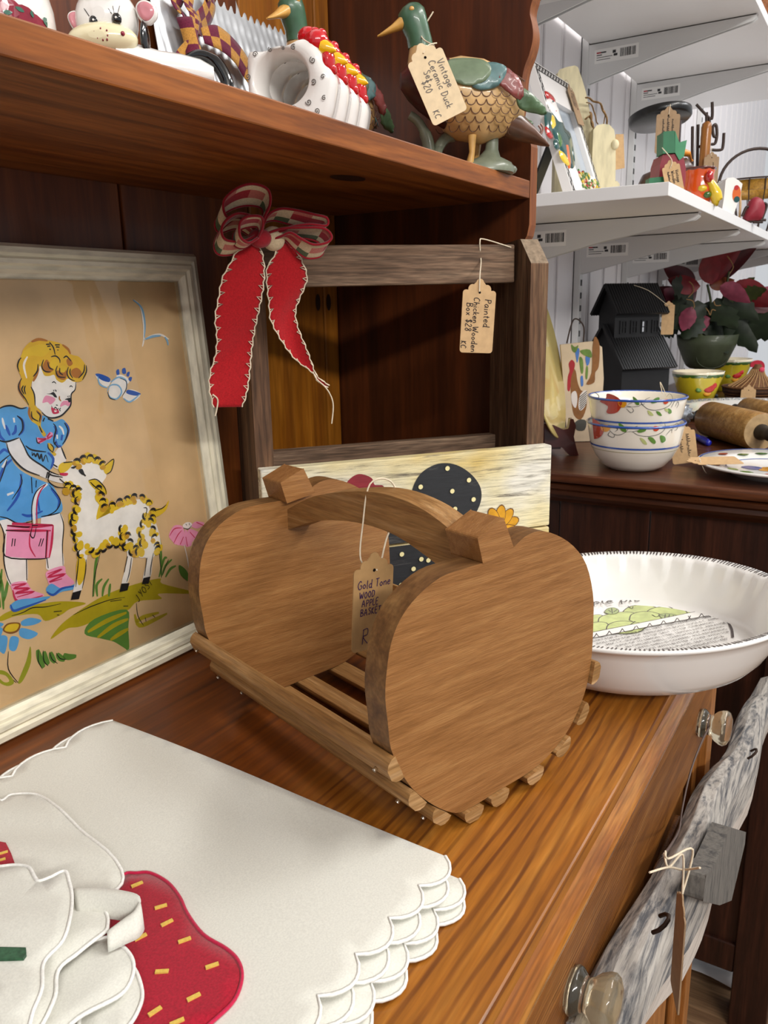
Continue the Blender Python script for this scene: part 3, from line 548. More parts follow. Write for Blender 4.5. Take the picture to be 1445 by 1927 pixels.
pg('black',[(367.1,231),(370.1,231),(372.9,231.7),(374.4,229.9),(375.1,227.6),(372.9,228.2),(371.5,230)]); pg('black',[(381.4,225.5),(384.2,226.2),(386.6,226),(386.5,223.7),(384.3,223),(383.6,224.7)])
st('black',.5,*[[(373,238.3),(375,238.8),(376.3,237.3)],[(387,234),(388.6,234.7),(389.8,233.6)],[(373.2,233.2),(373.4,232)],[(374.6,233.3),(374.5,232.1)],[(375.5,232.9),(375.2,231.6)],[(384.2,227.7),(384.5,226.8)],[(385.6,227.9),(385.5,226.9)],[(373.2,222.4),(374.7,222)],[(376.7,220),(375.6,218.7),(376.1,217.5)],[(369.3,222.3),(370.5,219.6),(372.4,220.8),(373.8,219.2),(375,219.9)]])
st('hairb',.8,[(377.4,228.4),(376.9,226.4),(378,224.6)])
pg('red',[(369.3,221.3),(372.1,219.4),(374.4,218.8),(374.4,216.4),(369.8,216.3),(368.7,219.2)]); pg('white',[(370.8,218.6),(373.3,218.2),(371.5,217.4)])
st('black',.8,*[[(393.3,237.2),(391.5,231.7),(387.5,228.6),(385.7,221.4),(381,217.2),(375.5,214.2),(368.6,213.6),(363.9,215.3),(360.9,218.6)],[(327.6,224.2),(332.7,225.8),(338.8,225.6),(344.5,223.1),(349.5,223.1)],[(323.6,204.4),(329.7,202.1),(339.6,203.4)],[(329.6,201.4),(330.5,194),(335.1,185.9),(340.8,180.1),(350.2,174.9)],[(340,203.2),(342.3,196.6),(345.2,188.8),(354,180.9),(359.1,176.1),(365.8,172.3)],[(343.4,197.3),(348,193.5),(358.6,190.5)],[(368.3,209.6),(370,206.2),(367.2,199.9),(366.3,195.9),(369,192)],[(377.6,209),(379.5,202.9),(376.2,196.8),(372.8,193.7)],[(341,218.5),(344.1,215),(343.5,208.9),(339.6,205.2)],[(347.5,192.4),(347.3,189.6),(348.8,191.1),(349.7,188.6),(351.5,190.6),(352.5,186.4),(354.4,189.6),(354.7,184.3),(357.8,188.4),(358.8,183)],[(371.5,192.2),(372.8,186.6),(373.9,182.6)],[(362.7,180.6),(365.6,178.3)],[(364.6,213.6),(368.8,211.2)],[(360.3,212.1),(362.1,214.5)],[(357.1,176.3),(354.9,172.1)],[(358.4,176.3),(356.2,171.8)],[(367.8,196.3),(366.2,194.7)]])
pg('pink',[(353.2,201.6),(356.6,200.5),(359.3,200.4),(364.3,203.9),(366.7,202.3),(364,199.2),(360.3,198.8),(356,197.4),(353,197.3)]); st('red',1,*[[(353.7,200.7),(357.8,199.8),(360.5,200)],[(353.5,197.8),(357.6,198.9),(360.8,199.6)],[(361.3,200.7),(364.5,203.5)],[(361.1,199.6),(366.1,201.2)]]); st('black',.6,[(352.9,201.6),(352.9,198.2),(354.9,197)])
pg('hair',[(360.8,196.4),(364.8,194.7),(364.7,190.3),(366.5,187.6),(364.2,186.7),(361.4,191.4)]); st('black',.6,[(361.1,196.1),(361,192.6),(364.3,188.9)],[(363,195.8),(365.1,192.6),(363.8,189.5)])
# lamb
pg('white',[(367.8,178.8),(374.4,180.7),(393,180),(403.8,173.8),(406.8,164.5),(400.6,158.1),(398.5,147.2),(400.7,138.8),(408.8,136.6),(422.4,140.2),(438.8,138.7),(444.5,128),(449.6,109.1),(448.5,94.2),(439.6,89.6),(434.2,75.3),(425.4,74.5),(432.8,90.2),(426.5,93.2),(421.7,98.6),(416,86.8),(409.9,76.5),(404.5,78.2),(413.9,96.7),(410.9,110.7),(387.9,109),(380.5,113.5),(374.6,98.7),(368,84.2),(360.2,84.8),(368.4,100.5),(370.3,117.5),(367.6,125.6),(371.1,139.5),(377.3,145.5),(380.8,155.8),(370.8,162.7),(367.3,173)])
for p_ in [[(366.2,177.9),(370.2,180.8),(379.9,179.8),(373.1,174.3),(367.4,173.5)],[(389.7,163.3),(395.6,163.4),(403.4,156.3),(404,150.1),(394.2,156.2)],[(404.8,171.2),(410,174),(415.9,176.2),(414.1,169.5),(406.7,165.5)],[(441.5,126),(445.7,129.8),(457.7,127.8),(465.5,132.6),(459.8,124.6),(445.8,121.6)],[(398.5,147.2),(400.6,138.5),(408.7,136),(422.3,139.5),(406.4,140.4),(391.1,133)],[(366.3,101.1),(370,108.8),(375.3,106.1),(373,94.1),(366,88.6)]]: pg('yel',p_)
wool=[[(377.4,156.5),(378.3,150.2),(375.7,144.6),(373.1,140.3),(371.1,135.8),(371,129.7),(371.6,124),(371.7,117.1),(372.8,111.8)],[(381.2,113.3),(386.7,110.6),(392.8,110.9),(399.3,112.4),(405.3,110.9),(411.7,110.5)],[(413.7,120.6),(413.2,114.1),(414,106),(419.6,100.5),(425.9,98.8),(431.2,104.2),(431.9,112.1),(435,119.4),(438.7,125.3)],[(400.1,139.8),(407.8,139.4),(415.3,141),(422.6,141.4),(430.1,141.8),(437.3,139.7),(443,133.8),(446.7,126.2),(444.9,121.2)],[(382.4,178.1),(388.5,179.5),(395,179),(400.5,176.3),(405,172.4)],[(441.9,119.1),(443.1,112),(444.3,104.9),(445.6,97.7),(445.9,94.8)],[(370.7,162.1),(375.8,159.3),(379.6,156.7)],[(417.1,113.1),(418.4,107.5),(423,100.9)],[(397.7,154.9),(398.2,149.8),(399.5,144.4)]]
for l in wool:
    for (a,b) in l:
        for _ in range(3):
            lay[0]+=.000002; q=random.uniform(2.2,3.6); ex,ey=random.uniform(-3,3),random.uniform(-3,3)
            ART.dot((a+ex)*.001,(b+ey)*.001,q*.001,PF,lay[0],PI['yel'] if random.random()>.22 else PI['hair2'],9,q*.001*random.uniform(.6,1.2))
for li,l in enumerate(wool):
    lay[0]+=.000004
    for i,(a,b) in enumerate(l):
        for s_ in (0,1):
            an=random.uniform(-.5,.5)+(math.pi if li in (0,2) else (-1.5 if li in (1,) else 1.4)); rr=.0036-.001*s_
            pts=[(a*.001+rr*math.cos(an+t),b*.001+rr*math.sin(an+t)) for t in (-1.1,-.5,.1,.7,1.1)]
            ART.stroke(pts,.0011,PF,lay[0],PI['black'])
for p_ in [[(359.8,84.9),(367.4,84.4),(364,78.5),(357.1,80.1)],[(404.1,78.3),(411.9,76.5),(408.9,71.4),(401,72.3)],[(426.3,76.3),(433.7,75.5),(430.6,70.2),(424,71.9)]]: pg('black',p_,False)
st('black',.55,*[[(376,105.9),(373.4,96.5),(368.3,85.4)],[(370.3,110),(366.5,98.5),(363.1,88.3)],[(417.8,95.7),(413.5,84.8),(409.4,78)],[(414.1,98),(408.5,86.3)],[(440.4,93.6),(435.9,83.8),(433.5,76.2)],[(433,91.5),(427.8,77.9)],[(384.8,172.2),(387.5,167.4)],[(389.8,163.9),(397.1,163.2),(403.2,155.7),(403.5,150.6)],[(391,162.5),(394.6,158),(402.3,151.2)],[(406.5,172.1),(415.8,175.8),(411.8,167.4),(407.1,165.7)],[(356.9,175.4),(360.5,173),(368.2,170.4)],[(359.6,175.5),(355.9,170.3),(361.5,164.5),(370.7,162.1)],[(370.9,180.7),(378.5,180)],[(365.3,169.8),(370.4,164)],[(437.5,132.3),(440.7,130.9),(437.7,124.2)],[(446.1,127.7),(455.9,127.6),(461.7,129.7)]])
pg('black',[(382.4,172.9),(385.8,173.3),(387.2,169.3),(388.3,167.7),(384.3,169.6)]); pg('black',[(376.3,176.1),(381.4,176.5),(378.9,174.8)]); pg('red',[(366.3,173.7),(372.8,172.6),(371.8,170.9),(367.7,171.7)])
lay[0]+=.00001
so=mm([(417.7,58.5),(428.9,61.7)])
write(ART,'J.YOST' if 'Y' in G else 'J.Vost',PF.off(so[0][0],so[0][1]).rot(32),0,0,.0065,.0005,PI['black'],lay[0])
stuff(ART.obj('painted_figures',PM,R_))

# ------------------------------------------------------------ wooden box with a painted hen front
BF=F((0.5085,0.4214,0),(0.7878,-0.6159,0),(0,0,1))
az=math.atan2(-.616,.788)
M['barn']=wood('barn_wood','4a3222','6e4f38','927456','z',.7,1.2,.35,500,0,.5,.6,.006)
M['barn_h']=wood('barn_wood_rail','57402e','806550','a68a70','x',.75,1.4,.3,900,0,.55,.7,.006,rz=-az)
M['endgrain']=plain('end_grain','8c7a66',.85,.2,vary=.35,vs=220)
M['chippy']=weathered('chippy_white','e6dcb8','6e6456','x',.40,240,.7,.07,1.0,rz=-az)
nt=M['chippy'].node_tree                       # yellow wash in places
for q_ in nt.nodes:
    if q_.type=='MIX' and q_.blend_type=='MIX':
        w_=N(nt,'ShaderNodeTexNoise',Scale=14.0,Detail=3.0); nt.links.new(coords(nt,(0,0,-az),(.4,1,1)),w_.inputs['Vector'])
        nt.links.new(ramp(nt,w_.outputs[0],[(.36,'e9e4d6'),(.5,'e6dab0'),(.64,'d9bd72')]),q_.inputs[7])
B_=thing('painted_box','tall open wooden box with hens painted on its white front, standing in the hutch',
 'box',BF.P(.126,0,-.04))
def endb(u0,u1):
    m=MB(); D0,D1,T,Ch=-.013,-.088,.343,.022
    pr=[(D0,.004),(D0,T-Ch),(D0-.020,T),(D1,T-.004),(D1,.004)]
    fr=F(BF.P(u0,0,0),BF.n,BF.v)             # profile in depth and height, n along -u
    m.prism(pr,fr,-(u1-u0),0); m.m=[1 if len(f)==4 and all(abs(Vector(m.v[i]).z-T)<.03 for i in f) else 0 for f in m.f]
    return m.obj('end_board',[M['barn'],M['endgrain']],B_,bevel=.0012)
endb(-.012,.003); endb(.2445,.2625)
m=MB(); m.box(.003,.2445,.3035,.337,-.052,-.036,0,F(BF.P(0,0,0),BF.u,BF.v).rot(.6).off(0,-.001,0)); m.obj('top_rail',M['barn_h'],B_,bevel=.0015)
m=MB(); m.box(.003,.2445,.118,.159,-.088,-.074,0,BF); m.obj('back_rail',M['barn_h'],B_,bevel=.001)
m=MB(); m.box(.003,.2445,.006,.018,-.086,-.014,0,BF); m.obj('floor_board',M['barn_h'],B_)
m=MB(); m.box(.003,.2445,.02,.10,-.088,-.078,0,BF); m.obj('back_board',M['barn_h'],B_)
def fb(v0,v1,nm):
    m=MB(); m.box(-.0114,.2640,v0,v1,-.013,0,0,BF); return m.obj('front_board',M['chippy'],B_,bevel=.0012)
f1=fb(.0803,.1577,0); f2=fb(.001,.0788,1)
f1['label']='upper white board with hen tail and sunflower'; 
M['hen_black']=weathered('hen_black','24262a','5c5a58','x',.36,90,.7,.15,.4,rz=-az); M['comb_red']=weathered('comb_red','8e2430','5a1c22','x',.35,80,.7,.2,.4,rz=-az)
M['sun_gold']=plain('sunflower_gold','d59a2a',.7,.2,vary=.2,vs=120); M['dot_cream']=plain('dot_cream','eadfa6',.7); M['sun_line']=plain('sunflower_line','6a4218',.7)
Kc=(370,350,2.125)
def clipv(pts,lo,hi):                         # keep a painted shape on its own board
    out=[]; n=len(pts)
    for ax,s_,lim in ((1,1,lo),(1,-1,-hi)):
        src=pts if not out else out; out=[]
        for i in range(len(src)):
            a,b=src[i],src[(i+1)%len(src)]; ia,ib=s_*a[1]>=lim,s_*b[1]>=lim
            if ia: out.append(a)
            if ia!=ib:
                t=(lim-s_*a[1])/(s_*b[1]-s_*a[1]); out.append((a[0]+(b[0]-a[0])*t,lim/s_))
        if not out: return []
    return out
def ell(cx,cy,rx,ry,n=40): return [(cx+rx*math.cos(2*math.pi*i/n),cy+ry*math.sin(2*math.pi*i/n)) for i in range(n)]
PT_=[M['hen_black'],M['comb_red'],M['sun_gold'],M['dot_cream'],M['sun_line']]
tail=mm([(122.6,123.9),(124.7,133.9),(131.9,143.4),(144,149.1),(156.2,149.7),(168.5,145.9),(181,136.8),(189.2,125.6),(190.9,114.9),(187.7,104.6),(181.4,95.8),(171.3,87.4),(158.7,85.3),(143.8,92.9),(129.2,108.4)])
comb=mm([(59.8,134.5),(62.3,140.8),(69.2,146.1),(76,146.8),(85,142.5),(87.6,136.3),(95.2,134.9),(94.4,127.8),(61.8,126.6)])
tc=tuple(sum(c)/len(tail) for c in zip(*tail))
body=ell(tc[0]-.072,.052,.078,.043)
head=ell(comb[0][0]+.022,.089,.022,.026)
sunc=mm([(209.1,83.7)])[0]
def paint(board,lo,hi):
    m=MB(); k=0
    def put(pts,mi):
        nonlocal k
        q=clipv(pts,lo,hi); k+=1
        if len(q)>2: m.poly(q,BF,.0002+.00005*k,mi)
    put(cat(comb,4,True),1); put(head,0); put(body,0); put(cat(tail,4,True),0)
    for i in range(11):
        a=i*2*math.pi/11+.3; c,s_=math.cos(a),math.sin(a)
        for gr,mi in ((1.12,4),(1,2)):
            put([(sunc[0]+.012*c+(x*c*.0095-y*s_*.0050)*gr,sunc[1]+.012*s_+(x*s_*.0095+y*c*.0050)*gr) for x,y in ell(0,0,1,1,14)],mi)
    put(ell(sunc[0],sunc[1],.0075,.0075),4); put(ell(sunc[0],sunc[1],.0068,.0068),2)
    for a,b in [[156.2,145.1],[177.5,132.5],[130.1,130.7],[160.9,123.9],[182.2,114.1],[142.6,109.3],[163.6,107.1],[111.3,70.9],[122.4,55.7],[137,62],[129,80.1],[90,60],[110,42],[70,35],[130,64],[50,58],[96,20]]: put(ell(a*.001,b*.001,.0022,.0022,12),3)
    stuff(m.obj('painted_hen',PT_,board))
paint(f1,.081,.157); paint(f2,.002,.0785)

# ribbon bow with two stitched tails, tied to the box
M['linen_red']=cloth('linen_red','a8131b',900,.85,.10); M['tw_beige']=M['twine']
M['pl_cream']=cloth('plaid_cream','cdb896',800); M['pl_red']=cloth('plaid_red','9c1f2a',800); M['pl_green']=cloth('plaid_green','4d5a3a',800); M['pl_pink']=cloth('plaid_rose','b9685c',800); M['edge_red']=cloth('edge_red','8a0f1e',800)
RB=thing('ribbon_bow','plaid bow with two red linen tails edged in twine, hung at the box corner','bow',BF.P(.0,.31,.01))
def resample(pts,n):
    pts=cat(pts,8); d=[0]
    for a,b in zip(pts,pts[1:]): d.append(d[-1]+math.dist(a,b))
    out=[]; j=0
    for i in range(n):
        t=d[-1]*i/(n-1)
        while j<len(d)-2 and d[j+1]<t: j+=1
        f=(t-d[j])/max(1e-9,d[j+1]-d[j]); out.append(tuple(a+(b-a)*f for a,b in zip(pts[j],pts[j+1])))
    return out
def tail_(lf,rt,ph,depth):
    n=46; l=resample(mm(lf),n); r=resample(mm(rt),n); m=MB(); G_=[]
    zf=lambda t,s_: depth+.0035*math.sin(t*7+ph)+.0020*math.sin(t*13+s_*2.5+ph)+.002*math.sin(s_*3.0+t*4)
    for i in range(n):
        t=i/(n-1); G_.append([BF.P(l[i][0]+(r[i][0]-l[i][0])*s_/8,l[i][1]+(r[i][1]-l[i][1])*s_/8,zf(t,s_/8)) for s_ in range(9)])
    m.grid(G_); o=m.obj('ribbon_tail',M['linen_red'],RB,solid=.0006)
    m=MB()
    for side in (0,8):
        pth=[G_[i][side]+BF.n*.0008+BF.u*(.0006*math.sin(i*2.1)) for i in range(2,n)]
        m.tube(pth,.00055,5)
        q=-1 if side else 1
        for i in range(3,n-1,3):
            a=G_[i][side]; b=G_[i][side-q*-1 if side==0 else side-1]
            b=G_[i][1] if side==0 else G_[i][7]; c=G_[min(n-1,i+1)][side]
            m.tube([a+BF.n*.0011,a+(b-a)*.95+BF.n*.0013,c+BF.n*.0011],.00045,4)
    stuff(m.obj('blanket_stitch',M['twine'],o)); return o
E1=(390,360,4.188)
tail_([(-13,331.8),(-22.7,328.1),(-29.6,318.1),(-35.4,308.1),(-38.8,293.5),(-42.1,279.7),(-41.7,265.6),(-43.3,252.4),(-48,239.3),(-49.9,226.9),(-48.2,213.2)],[(-9,334.5),(-4.9,330),(-2.6,318.1),(-3.9,304.2),(-7.6,288.3),(-10.7,274.2),(-14,257.1),(-17.5,240.8),(-22.5,222.5),(-26.7,212.4)],.3,.014)
tail_([(9.5,335.1),(5,323.6),(0.2,316.3),(-0.1,302.3),(0.3,288.2),(0.5,277.8),(6.8,264.2),(18.2,247.2),(31.2,236.2),(36.1,228.5),(44.4,223.5)],[(13.5,335.6),(22.1,330.2),(28.2,320),(31.7,307.7),(25.9,292.6),(22.4,283.1),(23.2,270.5),(26.9,256.7),(31.9,240.7),(35.8,232.5),(45.8,225)],2.0,.012)
m=MB(); fr_=mm([(31.7,236.8),(34.6,230.7),(41.7,223.8),(46.2,215.9),(47.5,207.7),(45.7,194.4)])
m.tube([BF.P(a,b,.016+.002*i) for i,(a,b) in enumerate(cat(fr_,4))][:0] or [BF.P(a,b,.017) for a,b in cat(fr_,4)],.0006,5)
fr_=mm([(-48.3,223.1),(-44.7,219),(-46,211.3),(-47.5,206.5)]); m.tube([BF.P(a,b,.017) for a,b in cat(fr_,4)],.0006,5)
stuff(m.obj('loose_thread',M['twine'],RB))
PLD=[M['pl_cream'],M['pl_red'],M['pl_green'],M['pl_pink'],M['edge_red']]
def loop(path,w,dep,tw,ph,zs=None):
    p=cat(mm(path),6); n=len(p); m=MB(); rows=[]; K_=9
    for i,(a,b) in enumerate(p):
        t=i/(n-1); d=dep+(.012*math.sin(math.pi*t) if zs is None else zs(t)); ang=tw*math.sin(math.pi*t+ph)
        row=[]
        for k in range(K_):
            s_=(k/(K_-1)-.5)*w*(.55+.45*math.sin(math.pi*min(1,max(0,t*1.0+.02))))
            row.append(BF.P(a+s_*math.sin(ang)*.35,b+s_*math.sin(ang),d+s_*math.cos(ang)))
        rows.append(row)
    def mf(i,j):
        A_=(i//6)%4; b=(j//3)%4
        return [[0,1,0,0],[0,3,0,1],[2,0,0,3],[0,1,3,0]][A_][b]
    m.grid(rows,0,True,mf)
    for k in (0,K_-1): m.tube([r[k] for r in rows],.0008,5,4)
    return m.obj('bow_loop',PLD,RB,solid=.0005)
E2=(390,360,4.188)
loop([(-5.5,337.4),(-19.3,347.2),(-32.5,346.1),(-34.7,354.9),(-24.8,363),(-13.3,366.4),(-2,364.5),(0.5,357.4),(-2.8,350.1),(-6.3,340.2)],.0205,.012,.75,.2)
loop([(-6.7,337.8),(-20.5,330.5),(-34.6,329.6),(-38.4,335.7),(-34.6,343.7),(-24.9,350.5),(-12.6,350.7),(-4.3,346.8),(-6.7,338.7)],.0185,.018,.6,.9)
loop([(-9,336.4),(-17.8,331),(-25.2,333.6),(-25.6,341.6),(-19.7,346),(-9.3,347.1),(-6.8,342.7),(-9,336.4)],.0155,.024,.5,0)
loop([(-3.8,340.9),(-0.4,350),(7.6,353.7),(18.2,352.1),(32,348.7),(41.9,346.5),(41.7,341.9),(29.8,344.1),(17.8,343.9),(9.9,342),(-2.9,339.1)],.0165,.012,.6,.4)
loop([(-2.4,339),(9.4,341.8),(23.1,341.1),(39,339.4),(44.4,333),(40.6,328.3),(30.5,327.3),(22.7,331.9),(15.1,338.2),(9.2,337.3),(-0.7,334.4)],.0160,.015,.65,.1)
m=MB(); kp=mm([(-5.8,336.8),(5.3,336.9)])
m.blob((0,0,0),(.009,.007,.007),F(BF.P(kp[0][0],kp[0][1],.020),BF.u,BF.v),1); m.blob((0,0,0),(.009,.009,.007),F(BF.P(kp[1][0],kp[1][1],.016),BF.u,BF.v),0)
m.obj('knot',PLD,RB)
tg=mm([(185.7,307.3),(184,296.6),(204.4,340.8),(236,334.7),(205.7,324)])
tf=F(BF.P(tg[0][0],tg[0][1],.004),BF.u,BF.v).rot(-3.5)
price_tag(tf,.0315,.062,[('Painted',.0165,.0055,.0062),('Chicken Wooden',.0155,-.0050,.0056),('Box $28',.0200,-.0118,.0060),('KC',.0520,-.0150,.0050)],
 'kraft price tag reading Painted Chicken Wooden Box, hanging from the box rail',
 [[BF.P(tg[1][0],tg[1][1],.0055),BF.P(tg[0][0]+.001,tg[0][1]+.004,.001),BF.P(tg[4][0],tg[4][1],-.0345),BF.P(tg[2][0],tg[2][1]-.001,-.0345),BF.P(tg[2][0]+.006,tg[2][1]+.002,-.038),BF.P(tg[3][0],tg[3][1]+.001,-.0345)]],rot_text=-90)

# ------------------------------------------------------------ the apple basket
AF=F((0.3872,0.1665,0.0091),(.9455,-.3256,0),(0,0,1))     # near face; u across, n to the camera
HF=F((0.3872,0.1665,0.0091),(.3256,.9455,0),(0,0,1))      # u back along the basket
ra=math.atan2(-.3256,.9455)
GW=dict(dark='7d5527',mid='a3743a',light='bd8f52')
M['gold_face']=wood('gold_wood_face','85592f','98693c','a97b4a','x',.40,3.6,.10,1400,.1,.18,.6,.012,rz=-ra)
M['gold_edge']=wood('gold_wood_edge','5c3c22','7c5732','967044','x',.5,1.0,.25,300,0,.3,.3,.02,rz=-ra)
M['gold_slat']=wood('gold_wood_slat','84592f','a27746','bd9566','x',.5,2.2,.3,600,0,.3,.3,.01,rz=-ra-math.pi/2)
M['gold_end']=wood('gold_wood_end','80582c','a88050','caa478','x',.6,2,.5,1500,0,.3,.3,.006,rz=-ra)
M['brass_nail']=plain('nail','d8d4c8',.3,.5,metal=1)
K_=thing('apple_basket','gold painted wooden basket with apple shaped ends, an arched handle and slatted bottom','basket',AF.P(0,-.008,-.1))
OUT=mm([(-14,143.6),(-28.7,143.8),(-44.8,142.9),(-60.3,136.8),(-71.6,127.8),(-78.1,116.3),(-81.2,102.2),(-82.4,88.9),(-80.9,72.9),(-79.4,59.6),(-73.1,44.2),(-65.5,31),(-53.5,17.3),(-40.9,6.4),(-29.9,0.5),(-16.3,-0.1),(0.2,1),(17.4,1.2),(38,3.3),(56.5,10.7),(69.9,21.4),(80.4,37.4),(85.4,57.2),(85.7,83.9),(83.8,103),(75.9,123.1),(62.8,137.3),(46.6,147.4),(31.5,152.5),(19.6,151.9),(10.4,147.6)])
OUT=cat(OUT,3)
ST=[(-.0140,.1430),(.0104,.1465),(.0012,.1662),(-.0185,.1585)]
def apple(d0):
    m=MB(); m.prism(OUT,AF,d0-.0165,d0); p=m.obj('apple_panel',M['gold_face'],K_,bevel=.0014)
    m2=MB(); m2.prism(ST,AF,d0-.024,d0+.0002) if d0==0 else m2.prism(ST,AF,d0-.0165,d0+.008)
    m2.obj('stem',M['gold_face'],p,bevel=.0012)
    for f in p.data.polygons:
        if len(f.vertices)==4: f.material_index=1
    p.data.materials.append(M['gold_edge'])
    return p
apple(0); apple(-.1985)
top=[(198,137.4),(164.8,151.4),(122.5,161.8),(88,166),(57.1,163.5),(33.3,156.3),(23.2,149.4)]
bot=[(197.4,122.7),(166,133.5),(132.8,140.5),(99.9,143.1),(67.5,139.9),(45.2,132.7)]
hb=cat(mm([(199,136)]+top[1:-1]+[(16.6,148)]),4)+cat(mm([(16.6,124)]+bot[::-1][1:-1]+[(199,121)]),4)
m=MB(); m.prism(hb,HF,-.009,.010); m.obj('handle',M['gold_slat'],K_,bevel=.0015)
# slats round the lower outline
sl=mm([(86.1,47.3),(76.9,23.8),(55.3,8.2),(30.2,0.7),(2.6,0.9),(-23.2,0.2),(-48.3,8.9),(-64.6,25.6),(-77.8,47.7)])
def nearest(p):
    return min(range(len(OUT)),key=lambda i: math.dist(OUT[i],p))
for i,p in enumerate(sl):
    j=nearest(p); a,b=OUT[max(0,j-3)],OUT[min(len(OUT)-1,j+3)]
    t=Vector((b[0]-a[0],b[1]-a[1])).normalized(); nn=Vector((t.y,-t.x))
    cx=Vector(OUT[j])
    if (cx-Vector((0,.075))).dot(nn)<0: nn=-nn
    if cx.y<.004: cx.y=max(cx.y,.0)
    w=.0076; prof=[cx+t*(w*x)+nn*(.0004+.0074*y) for x,y in ((-1,0),(-1,.35),(-.8,.75),(-.45,1),(.45,1),(.8,.75),(1,.35),(1,0))]
    m=MB(); m.prism([tuple(q) for q in prof],AF,-.216,.0025); m.m=[1 if len(f)>4 else 0 for f in m.f]
    s_=m.obj('slat',[M['gold_slat'],M['gold_end']],K_,bevel=.0008)
    for d in (-.008,-.207):
        m=MB(); q=cx+nn*.0078; m.lathe([(.0001,.0004),(.0012,.0004),(.0012,-.002)],F(AF.P(q.x,q.y,d),AF.n,AF.u*t.x+AF.v*t.y),8)
        m.obj('nail',M['brass_nail'],s_)
G1=mm([(-23.8,133.8),(-23,122.7)])
tf=F(AF.P(G1[0][0],G1[0][1],-.08),AF.u,AF.v).rot(-4)
sg=[HF.P(a,b,c) for (a,b),c in zip(mm([(93.3,117),(101.2,122.6),(106.5,144.3),(105.3,157.2)]),(-.022,-.018,-.0115,-.0105))]
sg[0]=AF.P(G1[1][0],G1[1][1],-.079)
tp=sg[-1]
price_tag(tf,.0305,.0610,[('Gold Tone',-.0125,-.0215,.0050),('WOOD',-.0110,-.0275,.0040),('APPLE',-.0090,-.0330,.0042),('BASKET',-.0100,-.0385,.0042),('R',-.0085,-.0570,.0095)],
 'kraft price tag reading Gold Tone Wood Apple Basket, hanging inside the basket',
 [[sg[0],sg[1],sg[2],HF.P((tp-HF.o).dot(HF.u),.1690,-.006),HF.P((tp-HF.o).dot(HF.u)-.004,.1690,.008),HF.P((tp-HF.o).dot(HF.u)-.008,.150,.0115),sg[0]+AF.u*.012+AF.v*.018-AF.n*.004,sg[0]+AF.u*.004-AF.n*.002]],card='kraft_warm',ink='ink_violet',lw=.00055)

# ------------------------------------------------------------ folded scalloped table linen
M['linen']=cloth('linen_ivory','dad9cf',1100,.9,.035); M['satin']=cloth('satin_stitch','efeee8',700,.6,.05); M['straw']=cloth('applique_red','a8142c',1000,.85,.10); M['straw_edge']=cloth('applique_edge','c01a44',800,.7); M['seed']=cloth('seed_yellow','e0bd55',900,.7); M['stem_green']=cloth('stem_green','2f5a3c',600,.8,.15)
CF=F((0,0,0))
def scal(p0,p1,n,d,out):                      # scallops between two points, bulging towards 'out'
    r=[]; o=Vector(out).normalized()
    for k in range(n):
        for i in range(7):
            t=i/7; x=(k+t)/n; b=math.sin(math.pi*t)**.75*d
            r.append((p0[0]+(p1[0]-p0[0])*x+o.x*b,p0[1]+(p1[1]-p0[1])*x+o.y*b))
    return r+[tuple(p1)]
def cpx(l): return [(a,b) for a,b in l]
TL=thing('folded_tablecloth','ivory scalloped tablecloth folded flat on the hutch top with a red strawberry','tablecloth',(.20,.25,0))
far=[0.3309,0.4295]; cor=[0.3206,0.1659]; near=[0.1971,0.1705]; lft=[0.2255,0.4301]; bl=[0.0832,0.2264]
fw_=Vector((cor[0]-far[0],cor[1]-far[1])).normalized(); perp=Vector((fw_.y,-fw_.x))
if perp.y>0: perp=-perp
near2=(cor[0]+(near[0]-cor[0])*1.5,cor[1]+(near[1]-cor[1])*1.5)
ndir=Vector((near[0]-cor[0],near[1]-cor[1])).normalized(); side=Vector((-ndir.y,ndir.x)); side=side if side.dot(fw_)>0 else -side
lo2=(far[0]+(lft[0]-far[0])*2.2,far[1]+(lft[1]-far[1])*2.2); ldir=Vector((lft[0]-far[0],lft[1]-far[1])).normalized(); ls=Vector((-ldir.y,ldir.x)); ls=ls if ls.dot(fw_)<0 else -ls
def layer(k,z,dx,dl,sh):
    a=Vector(cor)+side*dx+ndir*sh; b=Vector(near2)+side*dx+ndir*sh; c=Vector(far)+ls*dl+ldir*sh; d=Vector(lo2)+ls*dl+ldir*sh
    L_=Vector(b-a).length; n=7
    o=scal(a,b,n,.0085,side)
    e=scal(c,d,6,.0085,ls)[::-1]
    q=[(d.x+(b.x-d.x)*(1-t),d.y+(b.y-d.y)*(1-t)) for t in (.15,.3,.45,.6,.75,.9)]
    fold=[(c.x+(a.x-c.x)*t,c.y+(a.y-c.y)*t) for t in [i/14 for i in range(1,14)]]
    out=o+q+e+fold
    cx=sum(p[0] for p in out)/len(out); cy=sum(p[1] for p in out)/len(out)
    def zf(x,y):
        u=(Vector((x,y))-Vector(far)); s_=u.dot(fw_); p_=u.dot(perp)
        return z+.0010*math.sin(s_*46+k)*math.sin(p_*31+k*2)+.0012*math.sin(s_*19+p_*27)+(.002 if p_>.02 else .002*max(0,p_)/.02)
    m=MB(); m.sheet(out,CF,zf,14); lo=m.obj('cloth_layer',M['linen'],TL,solid=.0009)
    m=MB(); m.tube([CF.P(x,y,zf(x,y)+.0003) for x,y in o],.0009,5); m.obj('stitched_edge',M['satin'],lo)
    m=MB(); m.tube([CF.P(x,y,zf(x,y)+.0003) for x,y in e],.0009,5); m.obj('stitched_edge',M['satin'],lo)
    return zf
layer(3,.0022,.0135,.006,.010); layer(2,.0052,.0105,.003,.004); layer(1,.0082,.005,.0035,.011); ztop=layer(0,.0112,0,0,0)
